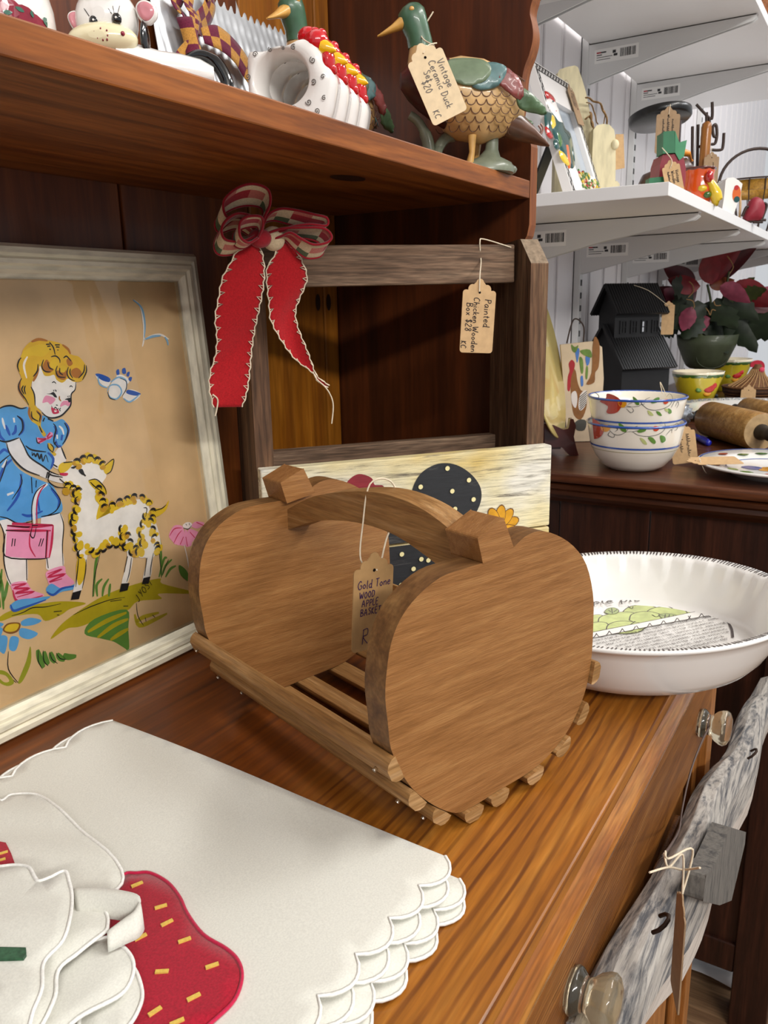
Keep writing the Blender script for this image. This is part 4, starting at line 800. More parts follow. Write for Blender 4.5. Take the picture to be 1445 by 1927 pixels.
ST_=mm([(225,296.9),(228.7,292.2),(232.2,285.9),(231.5,272.9),(226.6,259.5),(220.7,248.9),(214.7,233.2),(213.7,218.6),(211.2,209.3),(205.5,202.1),(195.8,197.5),(185.8,197.9),(173.9,200.6),(165.4,208.9),(162.6,221.3),(170.4,240.6),(186.6,268.8),(202.1,285.2),(212.7,292.8)])
ST_=cat(ST_,4,True)
m=MB(); m.sheet(ST_,CF,lambda x,y: ztop(x,y)+.0012,6); a_=m.obj('strawberry_patch',M['straw'],TL,solid=.0006)
m=MB(); m.tube([CF.P(x,y,ztop(x,y)+.0016) for x,y in ST_],.0009,5,0,True); m.obj('patch_edge',M['straw_edge'],a_)
m=MB()
for a,b,r_ in [(*p,q) for p,q in zip(mm([(223,285.1),(217.7,263),(211.6,252.6),(199.4,256.5),(208,237.9),(203.6,217.3),(190.6,233.8),(188.1,212.9),(175.3,221.7),(213.4,278.6),(176.3,210.4)]),(-25,-35,-20,-20,-32,-35,-55,-25,-15,-10,-30))]:
    fr=F((a,b,ztop(a,b)+.0018)).rot(r_); m.box(-.0028,.0028,-.0009,.0009,-.0004,.0004,0,fr)
stuff(m.obj('seed_stitch',M['seed'],a_))
# the second cloth, bunched on top at the near left
T2=thing('bunched_napkin','ivory napkin bunched in scalloped folds on the tablecloth beside the red strawberry','napkin',(.14,.2,.013))
def petal(pts,z,arch,nm='fold'):
    o=cat(mm(pts),5,True); cx=sum(p[0] for p in o)/len(o); cy=sum(p[1] for p in o)/len(o)
    R2=max(math.dist(p,(cx,cy)) for p in o)
    zf=lambda x,y: z+arch*(1-min(1,math.dist((x,y),(cx,cy))/R2)**2)+.0008*math.sin(x*160+y*90)
    m=MB(); m.sheet(o,CF,zf,8); q=m.obj(nm,M['linen'],T2,solid=.0009)
    m=MB(); m.tube([CF.P(x,y,zf(x,y)+.0004) for x,y in o],.0009,5,0,True); m.obj('stitched_edge',M['satin'],q); return zf
petal([(236.1,431.7),(228.3,402.7),(235.1,402.9),(242.1,391.7),(242,380.5),(240.2,371.8),(233.6,340.8),(223.3,295.9),(206.6,287.7),(184.9,297.7),(168.4,326.1)],.0155,.003,'flap')
petal([(173.1,251.7),(182.3,247.3),(182.1,240.1),(176.6,229.8),(170.1,224.1),(161.7,220.7),(152.5,222.7),(147.3,231.4),(161.8,246.5)],.0165,.002)
petal([(161.5,265.4),(186.4,263.9),(185.8,252),(182.3,240.9),(175.4,234.7),(166.4,232.7),(151.5,237.2),(139.9,238.6),(137.9,249.4)],.0195,.0025)
petal([(185.9,297.2),(193.5,292.1),(196.1,281.9),(192.9,269.8),(188.2,263),(183.2,259.4),(170.7,259.6),(160.7,260.1),(151,249.3),(139.6,243.4),(130,246.4),(153,280.3)],.0235,.003)
# rolled pleat beside it
rp=mm([(196.2,296.8),(200.8,285.3),(204.1,272.3),(205,262.2),(198.9,257.3),(192.5,257.8),(185.2,258.9)])
m=MB(); rows=[]
for i,(x,y) in enumerate(cat(rp,4)):
    t=i/24; rows.append([CF.P(x-.010*s_*(1-t*.4),y-.016*s_*(1-t*.6),.0235+.006*math.sin(math.pi*s_)+.004*(1-s_)*math.sin(math.pi*t)) for s_ in (0,.17,.34,.5,.67,.84,1)])
m.grid(rows); q=m.obj('pleat',M['linen'],T2,solid=.0009)
m=MB(); m.tube([r[0]+Vector((0,0,.0003)) for r in rows],.0009,5); m.obj('stitched_edge',M['satin'],q)
zp=petal([(176.9,335.3),(181.8,329.2),(186,323.1),(187.6,315.6),(184.5,306.6),(184,302.8),(188.2,300.2),(194,297.8),(190.6,290.3),(185.3,281.6),(175.1,269.7),(166.4,263),(155.8,261),(147.1,250.2),(139.7,245.3),(131.6,241.1),(123.4,252)],.0300,.005)
gs=mm([(148.4,285.4),(155.7,272.1),(153.7,269),(151.8,268.3),(144.6,279.5)])
m=MB(); m.prism(gs,F((0,0,.0345)),-.001,.001); m.obj('stem_embroidery',M['stem_green'],T2)
rs=mm([(200.5,371.4),(203.8,359.9),(200,349.9),(194.6,337.8),(190,338.1),(184.4,346.5)])
m=MB(); m.prism(rs,F((0,0,.0205)),-.0008,.0008); m.obj('strawberry_patch',M['straw'],T2)
m=MB()
for a,b in mm([(194.1,349.2),(191.6,343),(198.1,353.2)]): m.box(-.002,.002,-.0007,.0007,.0008,.0014,0,F((a,b,.0205)).rot(-30))
stuff(m.obj('seed_stitch',M['seed'],T2))

# ------------------------------------------------------------ deep pie plate with a printed recipe
PQ=F((0.635,0.1545,0.0131),(1,-0,0),(0,0.9982,-0.0599))     # origin: middle of the well
M['plate_white']=glaze('plate_white','f2f0ec',.01); M['print_dark']=plain('print_dark','3b2f30',.3); M['print_green']=plain('print_green','c3cf86',.3,vary=.2,vs=120); M['print_green2']=plain('print_leaf','9fae74',.3)
PP=thing('pie_plate','white fluted pie plate printed with green apples, hanging over the hutch top corner','pie plate',PQ.P(0,0,-.005))
pr=[(.0001,-.0050),(.090,-.0050),(.094,-.0035),(.101,.004),(.110,.018),(.1165,.031),(.1200,.0375),(.1240,.0395),(.1252,.0412),(.1240,.0428),(.1195,.0420),(.1165,.0405),(.1145,.0370),(.1125,.0320),(.1095,.0260),(.1050,.0160),(.0985,.0050),(.0940,.0012),(.088,0),(.0001,0)]
m=MB(); m.lathe(pr,PQ,216,0,True,lambda j,a,r: r+(.0030*(((a*36/(2*math.pi))%1)-.5) if 11<=j<=13 else 0))
m.obj('plate_body',M['plate_white'],PP)
m=MB()
for i in range(250):
    a=2*math.pi*(i+random.uniform(-.2,.2))/250; c,s_=math.cos(a),math.sin(a); tw=random.uniform(-.2,.2)/60
    r0=.1175+random.uniform(0,.001)
    p=lambda r,z,da: PQ.P(r*math.cos(a+da),r*math.sin(a+da),z+.00025)
    w=.0095
    m.add([p(r0,.0410+(r0-.1165)*.5,tw-w/2),p(r0,.0410+(r0-.1165)*.5,tw+w/2),p(.1195,.0421,w/2+tw*.5),p(.1195,.0421,-w/2+tw*.5),p(.1236,.0429,w/2),p(.1236,.0429,-w/2)],[(0,1,2,3),(3,2,4,5)],0)
stuff(m.obj('rim_hatching',M['print_dark'],PP))
pd=[M['print_dark'],M['print_green'],M['print_green2'],M['plate_white']]
m=MB(); lz=[.0003]
def pp(mi,pts,sm=True):
    lz[0]+=.00004; m.poly(cat(mm(pts),4,True) if sm else mm(pts),PQ,lz[0],mi)
def ps(w,*ls):
    lz[0]+=.00001
    for l in ls: m.stroke(mm(l),w*.001,PQ,lz[0],0,False)
def app(pts):
    pp(1,pts); ps(1.0,pts+pts[:1])
for l in [[(64.4,26.3),(76.1,25.9),(85.3,22.2),(90.8,13.8),(89.7,5),(82,-0.4),(55.7,0.2),(49.2,17.3)],[(94.6,-18.9),(100.9,-23.4),(99.4,-31.9),(92.5,-39),(84.5,-39.3),(74.3,-30),(78.8,-22.2)],[(73.5,7),(83.2,4.7),(89.9,-0.9),(94.2,-9.5),(92.1,-19.4),(83.8,-25.8),(71.7,-27.7),(54.7,-16.1),(59,1.1)],[(25.5,51.1),(39.7,52),(47.8,48.4),(51,42),(42.2,35.7),(21.8,33.1),(11.2,42.8)],[(33.7,39.1),(43.9,41),(53.3,37.8),(63.1,29.6),(66.9,19.7),(62.1,12.5),(45.9,7.1),(29.1,14.2),(20.3,27.9)],[(46.4,15.2),(60.2,17.3),(69.3,13.2),(74,4.8),(70.6,-5.5),(59.9,-10.9),(46.6,-8.8),(40.2,3.3)],[(3.9,44),(20.4,45.8),(31.2,40.8),(32.9,31.7),(18.1,24.9),(2.8,29.6),(-2.3,38.4)],[(12.7,25.7),(27,28.7),(38.3,25),(42.9,16.8),(42.9,7.4),(40.3,-1.3),(20.8,0.5),(11.8,15.1)]]: app(l)
for l in [[(102.9,7),(102,0.7),(103.3,-5.1),(93.5,-10.6),(92.5,-2.7),(96.2,3.6)],[(58.8,41.3),(68.5,41.1),(73.1,36.2),(66.8,30.1),(58.2,30.7),(55.1,35.9)],[(68.5,-4.8),(73.7,-10.6),(73.1,-18.8),(63.9,-26.3),(57.9,-19.9),(59.7,-10.4)]]: pp(2,l); ps(.6,l+l[:1])
ps(.8,*[[(102.4,6.3),(96.2,-1.9),(89.5,-12.3)],[(100.8,1.6),(96.1,1.5)],[(101,-2),(94.3,-2.3)],[(101.2,-4.9),(93.6,-5.5)],[(70.8,38),(57.2,33.4)],[(65.2,39.5),(60.9,35.7)],[(69,32.5),(61.7,33.5)],[(68.1,-5.5),(65.4,-15.9),(63.6,-25.4)],[(71.2,-10),(60.3,-11.9)],[(72.4,-13.2),(58.8,-15.7)],[(71.3,-16.9),(58.7,-19.1)],[(70.6,-20),(59.8,-21.9)],[(66.5,0.6),(62.7,-3.9),(67.2,-6.3)],[(81.9,26.2),(76,21),(81.7,21.3)],[(35.4,11.3),(44.9,9.7)],[(101.4,-16.3),(95,-20)]])
ri=[(2,38.6),(53.3,-5),(93.9,-37.6),(95.2,-44.1),(87.4,-50),(41.1,-7.9),(-9.7,34.9)]
pp(3,ri,False)
ps(.8,[(3.1,39),(53.6,-4.9),(93.5,-37.6)],[(93.5,-37.6),(95.9,-44),(87.1,-50.3)],[(86.4,-50.4),(40.4,-8.1),(-10.6,34.6)])
ps(.8,*[[(-4,40.2),(-10.5,35.2),(-5,31.2),(5.3,31.8)],[(5.2,32.1),(-1.5,27.1),(4,23.1),(14.5,23.6)],[(14.5,23.7),(7.7,18.8),(13.3,14.7),(24,15.1)],[(23.6,15),(16.7,10.2),(22.4,6),(33.2,6.3)],[(34.7,5.9),(27.6,1.2),(33.3,-3),(44.4,-2.9)],[(44.5,-3.1),(37.2,-7.7),(43,-12),(54.2,-12)],[(55,-12.3),(47.6,-16.9),(53.5,-21.2),(64.9,-21.3)],[(65.4,-21.6),(57.8,-26.1),(63.7,-30.5),(75.3,-30.7)],[(73.9,-28.9),(66.2,-33.3),(72.2,-37.7),(84,-38.1)],[(84.1,-38.3),(76.2,-42.5),(82.2,-47),(94.2,-47.5)]])
ps(2.0,[(88.5,-50),(80.1,-56.8),(67.4,-63.2),(54,-67.9),(36,-71.5)])
# the words
M_=[(-12,26.2),(80.1,-50.2),(-17.4,22.2),(94.1,13.4),(67.5,53.4),(-36.6,18.5)]
a0,a1=Vector(mm(M_)[0]),Vector(mm(M_)[1]); bd=(a1-a0); ang=math.degrees(math.atan2(bd.y,bd.x))
def font(text,fr,x,y,size,mat,name,parent,shear=0):
    c=bpy.data.curves.new(name,'FONT'); c.body=text; c.size=size; c.shear=shear; c.resolution_u=2
    t=bpy.data.objects.new('t',c); COL.objects.link(t); dg=bpy.context.evaluated_depsgraph_get(); me=bpy.data.meshes.new_from_object(t.evaluated_get(dg)); bpy.data.objects.remove(t)
    mb=MB(); mb.v=[tuple(fr.P(x+v.co.x,y+v.co.y,0)) for v in me.vertices]; mb.f=[list(p.vertices) for p in me.polygons]; mb.m=[0]*len(mb.f); mb.s=[False]*len(mb.f)
    return mb.obj(name,mat,parent)
rf=F(PQ.P(a0.x,a0.y,.0010),PQ.u,PQ.v).rot(ang)
TXT=["PASTRY FOR A 2 CRUST PIE IN HALF. LINE PAN WITH 1 HALF.","ROLL HALF FOR TOP. REFRIGERATE BOTH. SLICE 6 C. APPLES.","MIX 1 C. SUGAR, 1/2 TSP. SALT, 1/2 TSP. CINNAMON,","JUICE OF 1/2 LEMON, 1 TBS. LEMON JUICE. ARRANGE","IN CHILLED SHELL, 1/2 FROM EDGE, WORKING","UNTIL SHELL IS COVERED. PILE REMAINING.","DOT WITH BUTTER. COVER WITH TOP.","SEVERAL PLACES. SEAL EDGES &","BAKE IN PREHEATED 450°","MINUTES."]
wl=bd.length
for i,t_ in enumerate(TXT): stuff(font(t_,rf,-wl*.07+i*wl*.045 if i<8 else wl*(.35+.1*(i-8)),-i*wl*.0485,wl*.0385,M['print_dark'],'recipe_line',PP))
stuff(m.obj('printed_apples',pd,PP))
m=MB(); e=mm(M_); tw_=F(PQ.P(e[4][0],e[4][1],.0030),PQ.u,PQ.v).rot(math.degrees(math.atan2(e[3][1]-e[4][1],e[3][0]-e[4][0])))
d_=math.dist(e[4],e[3]); write(m,'Apple pie',tw_,-d_*.39,d_*.05,d_*.285,.0012,0,0,.25,.02); stuff(m.obj('printed_title',M['print_dark'],PP))

# ------------------------------------------------------------ weathered yoke hung from the far knob
M['driftwood']=weathered('driftwood','b3ada5','5a5b5f','x',.47,120,.85,.10,.9); M['driftwood_pale']=weathered('driftwood_pale','c8beb4','94887c','x',.42,110,.85,.07,.7)
M['old_grey']=weathered('old_grey_wood','6a6660','484644','z',.45,130,.85,.2,.7); M['iron']=plain('rusty_iron','3c2e26',.6,.4,metal=.6); M['wire']=plain('dark_wire','5a4a44',.6)
up=[(0.3533,0.098,-0.0774),(0.3939,0.098,-0.0779),(0.4525,0.098,-0.0837),(0.4913,0.098,-0.0881),(0.5858,0.098,-0.0982),(0.6565,0.098,-0.1136),(0.7882,0.098,-0.1513),(0.9333,0.098,-0.1757),(1.0498,0.098,-0.1985),(1.1757,0.098,-0.2013)]
lo=[(0.36,0.086,-0.1004),(0.4198,0.086,-0.1433),(0.4981,0.086,-0.186),(0.5553,0.086,-0.2019),(0.6514,0.086,-0.2224),(0.8278,0.086,-0.2474),(0.9282,0.086,-0.2422),(1.0602,0.086,-0.2506),(1.116,0.086,-0.2553)]
Y_=thing('wooden_yoke','weathered grey wooden yoke hanging by wire from the far glass knob','yoke',(.65,.09,-.25))
def at(pl,x):
    for a,b in zip(pl,pl[1:]):
        if a[0]<=x<=b[0]: return a[2]+(b[2]-a[2])*(x-a[0])/(b[0]-a[0])
    a,b=(pl[0],pl[1]) if x<pl[0][0] else (pl[-2],pl[-1]); return a[2]+(b[2]-a[2])*(x-a[0])/(b[0]-a[0])
m=MB(); rings=[]
for i in range(25):
    x=.345+i*.032; zt=at(up,x)-.004; zb=at(lo,x); 
    e=1 if i>0 else .75
    zc=(zt+zb)/2; h=(zt-zb)/2*e; yc=.090+.003*math.sin(i*.7)
    pf=[(.9,-.75),(1.0,-.2),(.95,.5),(.55,1.0),(-.1,1.02),(-.7,.8),(-1.0,.25),(-.98,-.35),(-.7,-.95),(.2,-1.03)]
    rings.append([(x,yc-a*.0165 if False else yc+a*-.0165,zc+b*h*(1+.03*math.sin(i*1.7+k))) for k,(a,b) in enumerate(pf)])
m.loft(rings,0,False); m.m=[1 if (f[0]%10 in (0,8,9) and len(f)==4) else 0 for f in m.f]
ok=m.obj('yoke_beam',[M['driftwood'],M['driftwood_pale']],Y_,bevel=.003)
bl=[(0.5762,0.067,-0.0931),(0.6992,0.067,-0.1741),(0.7007,0.067,-0.1877),(0.6364,0.067,-0.2004),(0.5575,0.067,-0.1475),(0.4687,0.067,-0.08),(0.4722,0.067,-0.0628),(0.5102,0.067,-0.0803)]
m=MB(); m.prism([(p[0],p[2]) for p in bl],F((0,0,0),(1,0,0),(0,0,1)),-.074,-.061); m.obj('side_block',M['old_grey'],Y_,bevel=.003)
for cx,cy in ((0.3939,-0.0449),(0.7982,-0.1515)):
    m=MB(); m.tube([(cx+.006*math.cos(t*.6),.0735-.006*math.sin(t*.55),cy+.006*math.sin(t*.6)) for t in range(7)],.0012,6); m.obj('staple',M['iron'],Y_)
m=MB(); kx=(0.6648,0.098,-0.065); w=[(.700,.098,-.079),(0.6549,0.097,-0.0707),(0.6069,0.0965,-0.0735),(0.5794,0.096,-0.0905),(0.5612,0.094,-0.0971),(0.4529,0.08,-0.036),(0.3863,0.072,0.0027),(0.4106,0.08,-0.0243)]
m.tube(cat(w,4),.0008,5)
m.tube([(.700+.0086*math.cos(t*.7),.0992,-.079+.0086*math.sin(t*.7)) for t in range(10)],.0008,5); stuff(m.obj('hanging_wire',M['wire'],Y_))
# its paper tag on raffia
tp=(0.3828,0.06,-0.0127); fr=F(tp,(.05,-.99,-.10),(.03,.06,1))
kn=(0.3727,0.066,0.0078)
price_tag(F(tp,(.93,.36,0),(-.02,0,1)),.024,.066,[],'brown paper tag seen edge-on, hanging from twine on the grey yoke',
 [[tp,(tp[0]+.004,.062,tp[2]+.02),kn,(0.3806,0.07,0.0092)],[tp,(tp[0]+.008,.058,tp[2]+.022),(0.3709,0.066,0.014),(0.3775,0.069,0.0128)],[(0.3574,0.072,0.0127),kn,(0.3909,0.062,-0.0045),(0.3631,0.05,0.0202)]],card='kraft_dark',hole=False)

# ------------------------------------------------------------ things on the hutch shelf
SZ=.3995
VU=(.523,-.852,0)
M['red_print']=plain('red_print','8e2236',.2,.5,.4,vary=.2,vs=200); M['leaf_print']=plain('leaf_print','3b6a58',.2,.5,.4); 
def on_round(mb,fr,rfun,draw,off=.0004):
    """draw(flat) fills a flat MB in (a, z); its points are laid on the round body of fr (axis v)"""
    f=MB(); draw(f); vs=[]
    for p in f.v:
        r=rfun(p[1])+off+p[2]; a=max(-r*.97,min(r*.97,p[0])); vs.append(fr.P(a,p[1],math.sqrt(max(0,r*r-a*a))))
    mb.add(vs,f.f); mb.m[-len(f.f):]=f.m; return mb
def prof_r(pr):
    def f(z):
        for (r0,z0),(r1,z1) in zip(pr,pr[1:]):
            if z0<=z<=z1 and z1>z0: return r0+(r1-r0)*(z-z0)/(z1-z0)
        return pr[-1][0]
    return f
VF=F((.2915,.4065,SZ),VU,(0,0,1))
pv=[(.016,0),(.021,.004),(.0255,.015),(.0275,.027),(.0270,.036),(.0245,.046),(.0205,.054),(.019,.060),(.0205,.066),(.0195,.066),(.018,.060),(.018,.052)]
T_=thing('ceramic_pot','white ceramic pot painted with dark red cherries at the left end of the shelf','pot',(.2915,.4065,SZ))
m=MB(); m.lathe(pv,F((.2915,.4065,SZ)),40); m.obj('pot_body',M['white_ceramic'],T_)
m=MB()
def dr(f):
    for a,b,r in mm3: f.sheet([(a+r*math.cos(t*.5236),b+r*math.sin(t*.5236)) for t in range(12)],WF,lambda x,y:0,1,0,None,.004)
    for l in lvs: f.sheet(cat(l,3,True),WF,lambda x,y:.0002,1,1,None,.004)
mm3=[(*p,.0042) for p in mm([(11.4,30.2),(15.6,29.4),(17.9,26.7),(22.6,25.6),(20.2,27.8)])]
lvs=[mm(q) for q in [[(26.6,29.6),(28.9,28.6),(30.5,26.2),(30.2,23.3),(27.9,24.3),(26.5,26.8)],[(17.8,30.3),(19.8,30.5),(20.9,28.8),(19.2,28.6)],[(23.3,30.6),(23.8,28.7),(23.6,27.3),(22.8,29)],[(30.8,21.9),(32.3,20.9),(32.2,19.7),(30.8,19.9)],[(12.9,27.5),(14.9,28.2),(16.7,27.4),(14.6,26)]]]
on_round(m,VF,prof_r(pv),dr); stuff(m.obj('cherry_print',[M['red_print'],M['leaf_print']],T_))
# cow
M['cream_glaze']=glaze('cream_glaze','e9dfb8',.02); M['pink_glaze']=glaze('pink_glaze','dc8f98',.15); M['tan_glaze']=glaze('tan_glaze','d8a878',.25); M['maroon_dot']=plain('maroon_dot','8a1c34',.2)
CW=F((.335,.375,SZ),VU,(0,0,1))
def cp(x,y,off=0): return None
T_=thing('cow_figurine','white and black ceramic cow figurine lying on the shelf with a cream muzzle','figurine',(.345,.37,SZ))
m=MB(); m.blob((-.0005,.036,0),(.0165,.017,.014),CW,0,28,16)
bp=[((.004,.018,-.002),.0135),((.012,.014,-.004),.0130),((.024,.0125,-.006),.0115),((.036,.0115,-.008),.0110),((.046,.0105,-.009),.0095),((.053,.010,-.009),.006)]
m.loft([[CW.P(c[0]+r*.25*math.cos(t*math.pi/8),c[1]+r*math.sin(t*math.pi/8)*.9,c[2]+r*1.3*math.cos(t*math.pi/8)) for t in range(16)] for c,r in bp])
m.obj('body',M['white_ceramic'],T_)
m=MB(); m.blob((-.001,.0245,.009),(.0185,.0085,.0105),CW,0,28,14); mz=m.obj('muzzle',M['cream_glaze'],T_)
m=MB()
for a,b in mm([(-1.9,25.8),(1.4,27.2),(4.5,26.2),(0.8,24.9),(-2.3,23.9),(-0.5,22.7),(2.1,21.9),(4.2,22.1),(4.7,23.9)]): m.blob((a,b,.0182 if abs(a)<.012 else .017),(.0005,.0007,.0012),CW,0,8,6)
for a,b,r in [(*p,q) for p,q in zip(mm([(-10,23.6),(11.8,25.3)]),(.0010,.0012))]: m.blob((a,b,.0145),(r,r*1.3,.0035),CW,0,10,8)
stuff(m.obj('freckles',M['maroon_dot'],mz))
for q in [[(-20.1,37.1),(-18.7,39.7),(-15.1,40.4),(-12.4,38.5),(-12.5,34.9),(-15.7,30.2),(-18.4,32.4)],[(16.1,41.1),(18.4,44.2),(22.5,44.6),(26.4,41.9),(26.9,37.8),(23.9,34.2),(20.4,33.7),(17.2,36.9)]]:
    q=mm(q); cx=sum(p[0] for p in q)/len(q); cy=sum(p[1] for p in q)/len(q)
    m=MB(); ro=cat(q,3,True); m.loft([[CW.P(cx+(a-cx)*k,cy+(b-cy)*k,z) for a,b in ro] for k,z in ((.4,-.002),(.95,-.0005),(1.05,.002),(.95,.0045),(.8,.0045))]); e=m.obj('ear',M['white_ceramic'],T_)
    m=MB(); m.loft([[CW.P(cx+(a-cx)*k,cy+(b-cy)*k,z) for a,b in ro] for k,z in ((.82,.0044),(.78,.0052),(.3,.0049),(.02,.0048))]); m.obj('ear_lining',M['pink_glaze'],e)
m=MB()
for i in range(9):
    t=i/8; m.tube([CW.P(-.010+.018*t,.0545-.004*abs(t-.5),.006),CW.P(-.0105+.019*t,.0500,.0115),CW.P(-.011+.0195*t,.0462+.001*math.sin(i*3),.0132)],[.0018,.0017,.0010],6)
stuff(m.obj('hair_tuft',M['tan_glaze'],T_))
for sx in (-1,1):
    m=MB(); m.tube([CW.P(sx*.0085,.0515,0),CW.P(sx*.0115,.056,.001),CW.P(sx*.011,.061,.001)],[.003,.0025,.0009],8); m.obj('horn',M['cream_glaze'],T_)
for q in mm([(-3.5,32.4),(8.3,33.3)]):
    m=MB(); z=.0105 if q[0]<-.004 else .0125; m.blob((q[0],q[1],z),(.0026,.0030,.0022),CW,0,12,8); e=m.obj('eye',M['black_glaze'],T_)
    m=MB(); m.blob((q[0]+.0002,q[1]+.0002,z+.0021),(.0006,.0006,.0003),CW,0,8,6)
    m.obj('eye_glint',M['white_ceramic'],e)
    m=MB()
    for d in (-.5,-.15,.25): m.tube([CW.P(q[0]+d*.004,q[1]+.0022,z+.001),CW.P(q[0]+d*.009,q[1]+.0060,z+.0003)],.00018,4)
    stuff(m.obj('eyelashes',M['ink'],e))
m=MB(); m.blob((.0085,.0475,.0075),(.0042,.0036,.0042),CW,0,12,8); m.obj('black_patch',M['black_glaze'],T_)
m=MB(); m.blob((.0195,.0265,.002),(.0022,.0095,.0060),CW,0,12,8); m.obj('black_patch',M['black_glaze'],T_)
m=MB(); m.tube(cat([CW.P(.036,.018,-.010),CW.P(.045,.0215,-.009),CW.P(.054,.018,-.008),CW.P(.060,.008,-.007),CW.P(.060,.002,-.006)],5),[.003]*8+[.0036]*8+[.003]*1,8); m.obj('tail',M['black_glaze'],T_)
# corrugated tin
M['tin']=plain('galvanised_tin','d2d6da',.38,.5,0,.55,.2,40)
KF=F((.5,.50,.40),(1,0,0),(0,.05,.2))
T_=thing('corrugated_tin','corrugated galvanised tin panel leaning behind the cow, tied with a checked ribbon','tin panel',(.57,.50,.40))
m=MB(); rows=[]; nu,nv=260,10
for j in range(nv+1):
    v=j/nv; row=[]
    for i in range(nu+1):
        a=i/nu; L0=.014+.012*math.sin(math.pi*min(1,v*1.1)); u0=.022+.006*v-.010*math.sin(math.pi*v); 
        U=u0+a*(.235-u0); topv=.176-.10*max(0,(a-.25))*.35+.0006*math.sin(U*300)
        ph=(U+.10*v*.176)*2*math.pi/.0090
        row.append(KF.P(U,v*topv,.0009*math.sin(ph)))
    rows.append(row)
m.grid(rows); m.obj('tin_sheet',M['tin'],T_,solid=.0008)
M['gold_check']=cloth('check_gold','c08a3e',900,.85,.12); M['burg_check']=cloth('check_burgundy','6a1c38',900,.85,.12)
CK=[M['burg_check'],M['gold_check']]
RBN=thing('checked_ribbon','burgundy and gold checked ribbon knotted round the tin panel','ribbon',KF.P(.10,.08,.01))
def rib(path,w,z0,ph=0,nm='ribbon_end',twist=0,amp=.003):
    p=cat(mm(path),6); n=len(p); m=MB(); rows=[]
    for i,(a,b) in enumerate(p):
        q=p[min(n-1,i+1)]; o=p[max(0,i-1)]; dx,dy=q[0]-o[0],q[1]-o[1]; l=math.hypot(dx,dy) or 1; nx,ny=-dy/l,dx/l; t=i/(n-1)
        rows.append([KF.P(a+nx*w*s_*(.55+.45*min(1,t*3)),b+ny*w*s_*(.55+.45*min(1,t*3)),z0+amp*math.sin(t*5+ph)+twist*s_*math.sin(math.pi*t)) for s_ in (-.5,-.25,0,.25,.5)])
    per=max(2,int(n*w*.5/ max(.001,sum(math.dist(x,y) for x,y in zip(p,p[1:])))))
    m.grid(rows,0,True,lambda i,j:((i//per)+(j//2))%2); return m.obj(nm,CK,RBN,solid=.0008)
rib([(57.1,105.4),(64.3,105.8),(74.6,106.4),(88.3,103.6),(100.6,98.7),(109.3,92.1),(115.6,87.7)],.0215,.013)
rib([(48.4,94.4),(41.6,88.7),(34.3,81.7),(27.7,73.6)],.020,.011,1)
rib([(47.7,103.6),(47.7,111.6),(49.7,120.2),(50.7,128.4),(55.9,137.9)],.010,.013,0,'ribbon_loop')
rib([(52.3,105.5),(54.6,112.1),(65.7,121.2),(77.4,131.3),(83.2,141.9),(78.8,146.8)],.016,.010,2,'ribbon_loop',.008)
rib([(44,104),(43.4,110.5),(45.5,119),(43.6,124.4),(41.7,129.8),(43.7,135.6)],.014,.009,1,'ribbon_loop',.006)
kc=mm([(43.7,97.7)])[0]
m=MB(); rows=[[KF.P(kc[0]+.0105*(s_-.5)*2*(1-.2*math.sin(math.pi*v)),kc[1]+.017*(v-.5)*2,.010+.007*math.sin(math.pi*s_)) for s_ in (0,.17,.33,.5,.67,.83,1)] for v in [k/8 for k in range(9)]]
m.grid(rows,0,True,lambda i,j:((i//3)+(j//3))%2); m.obj('knot',CK,RBN,solid=.001)
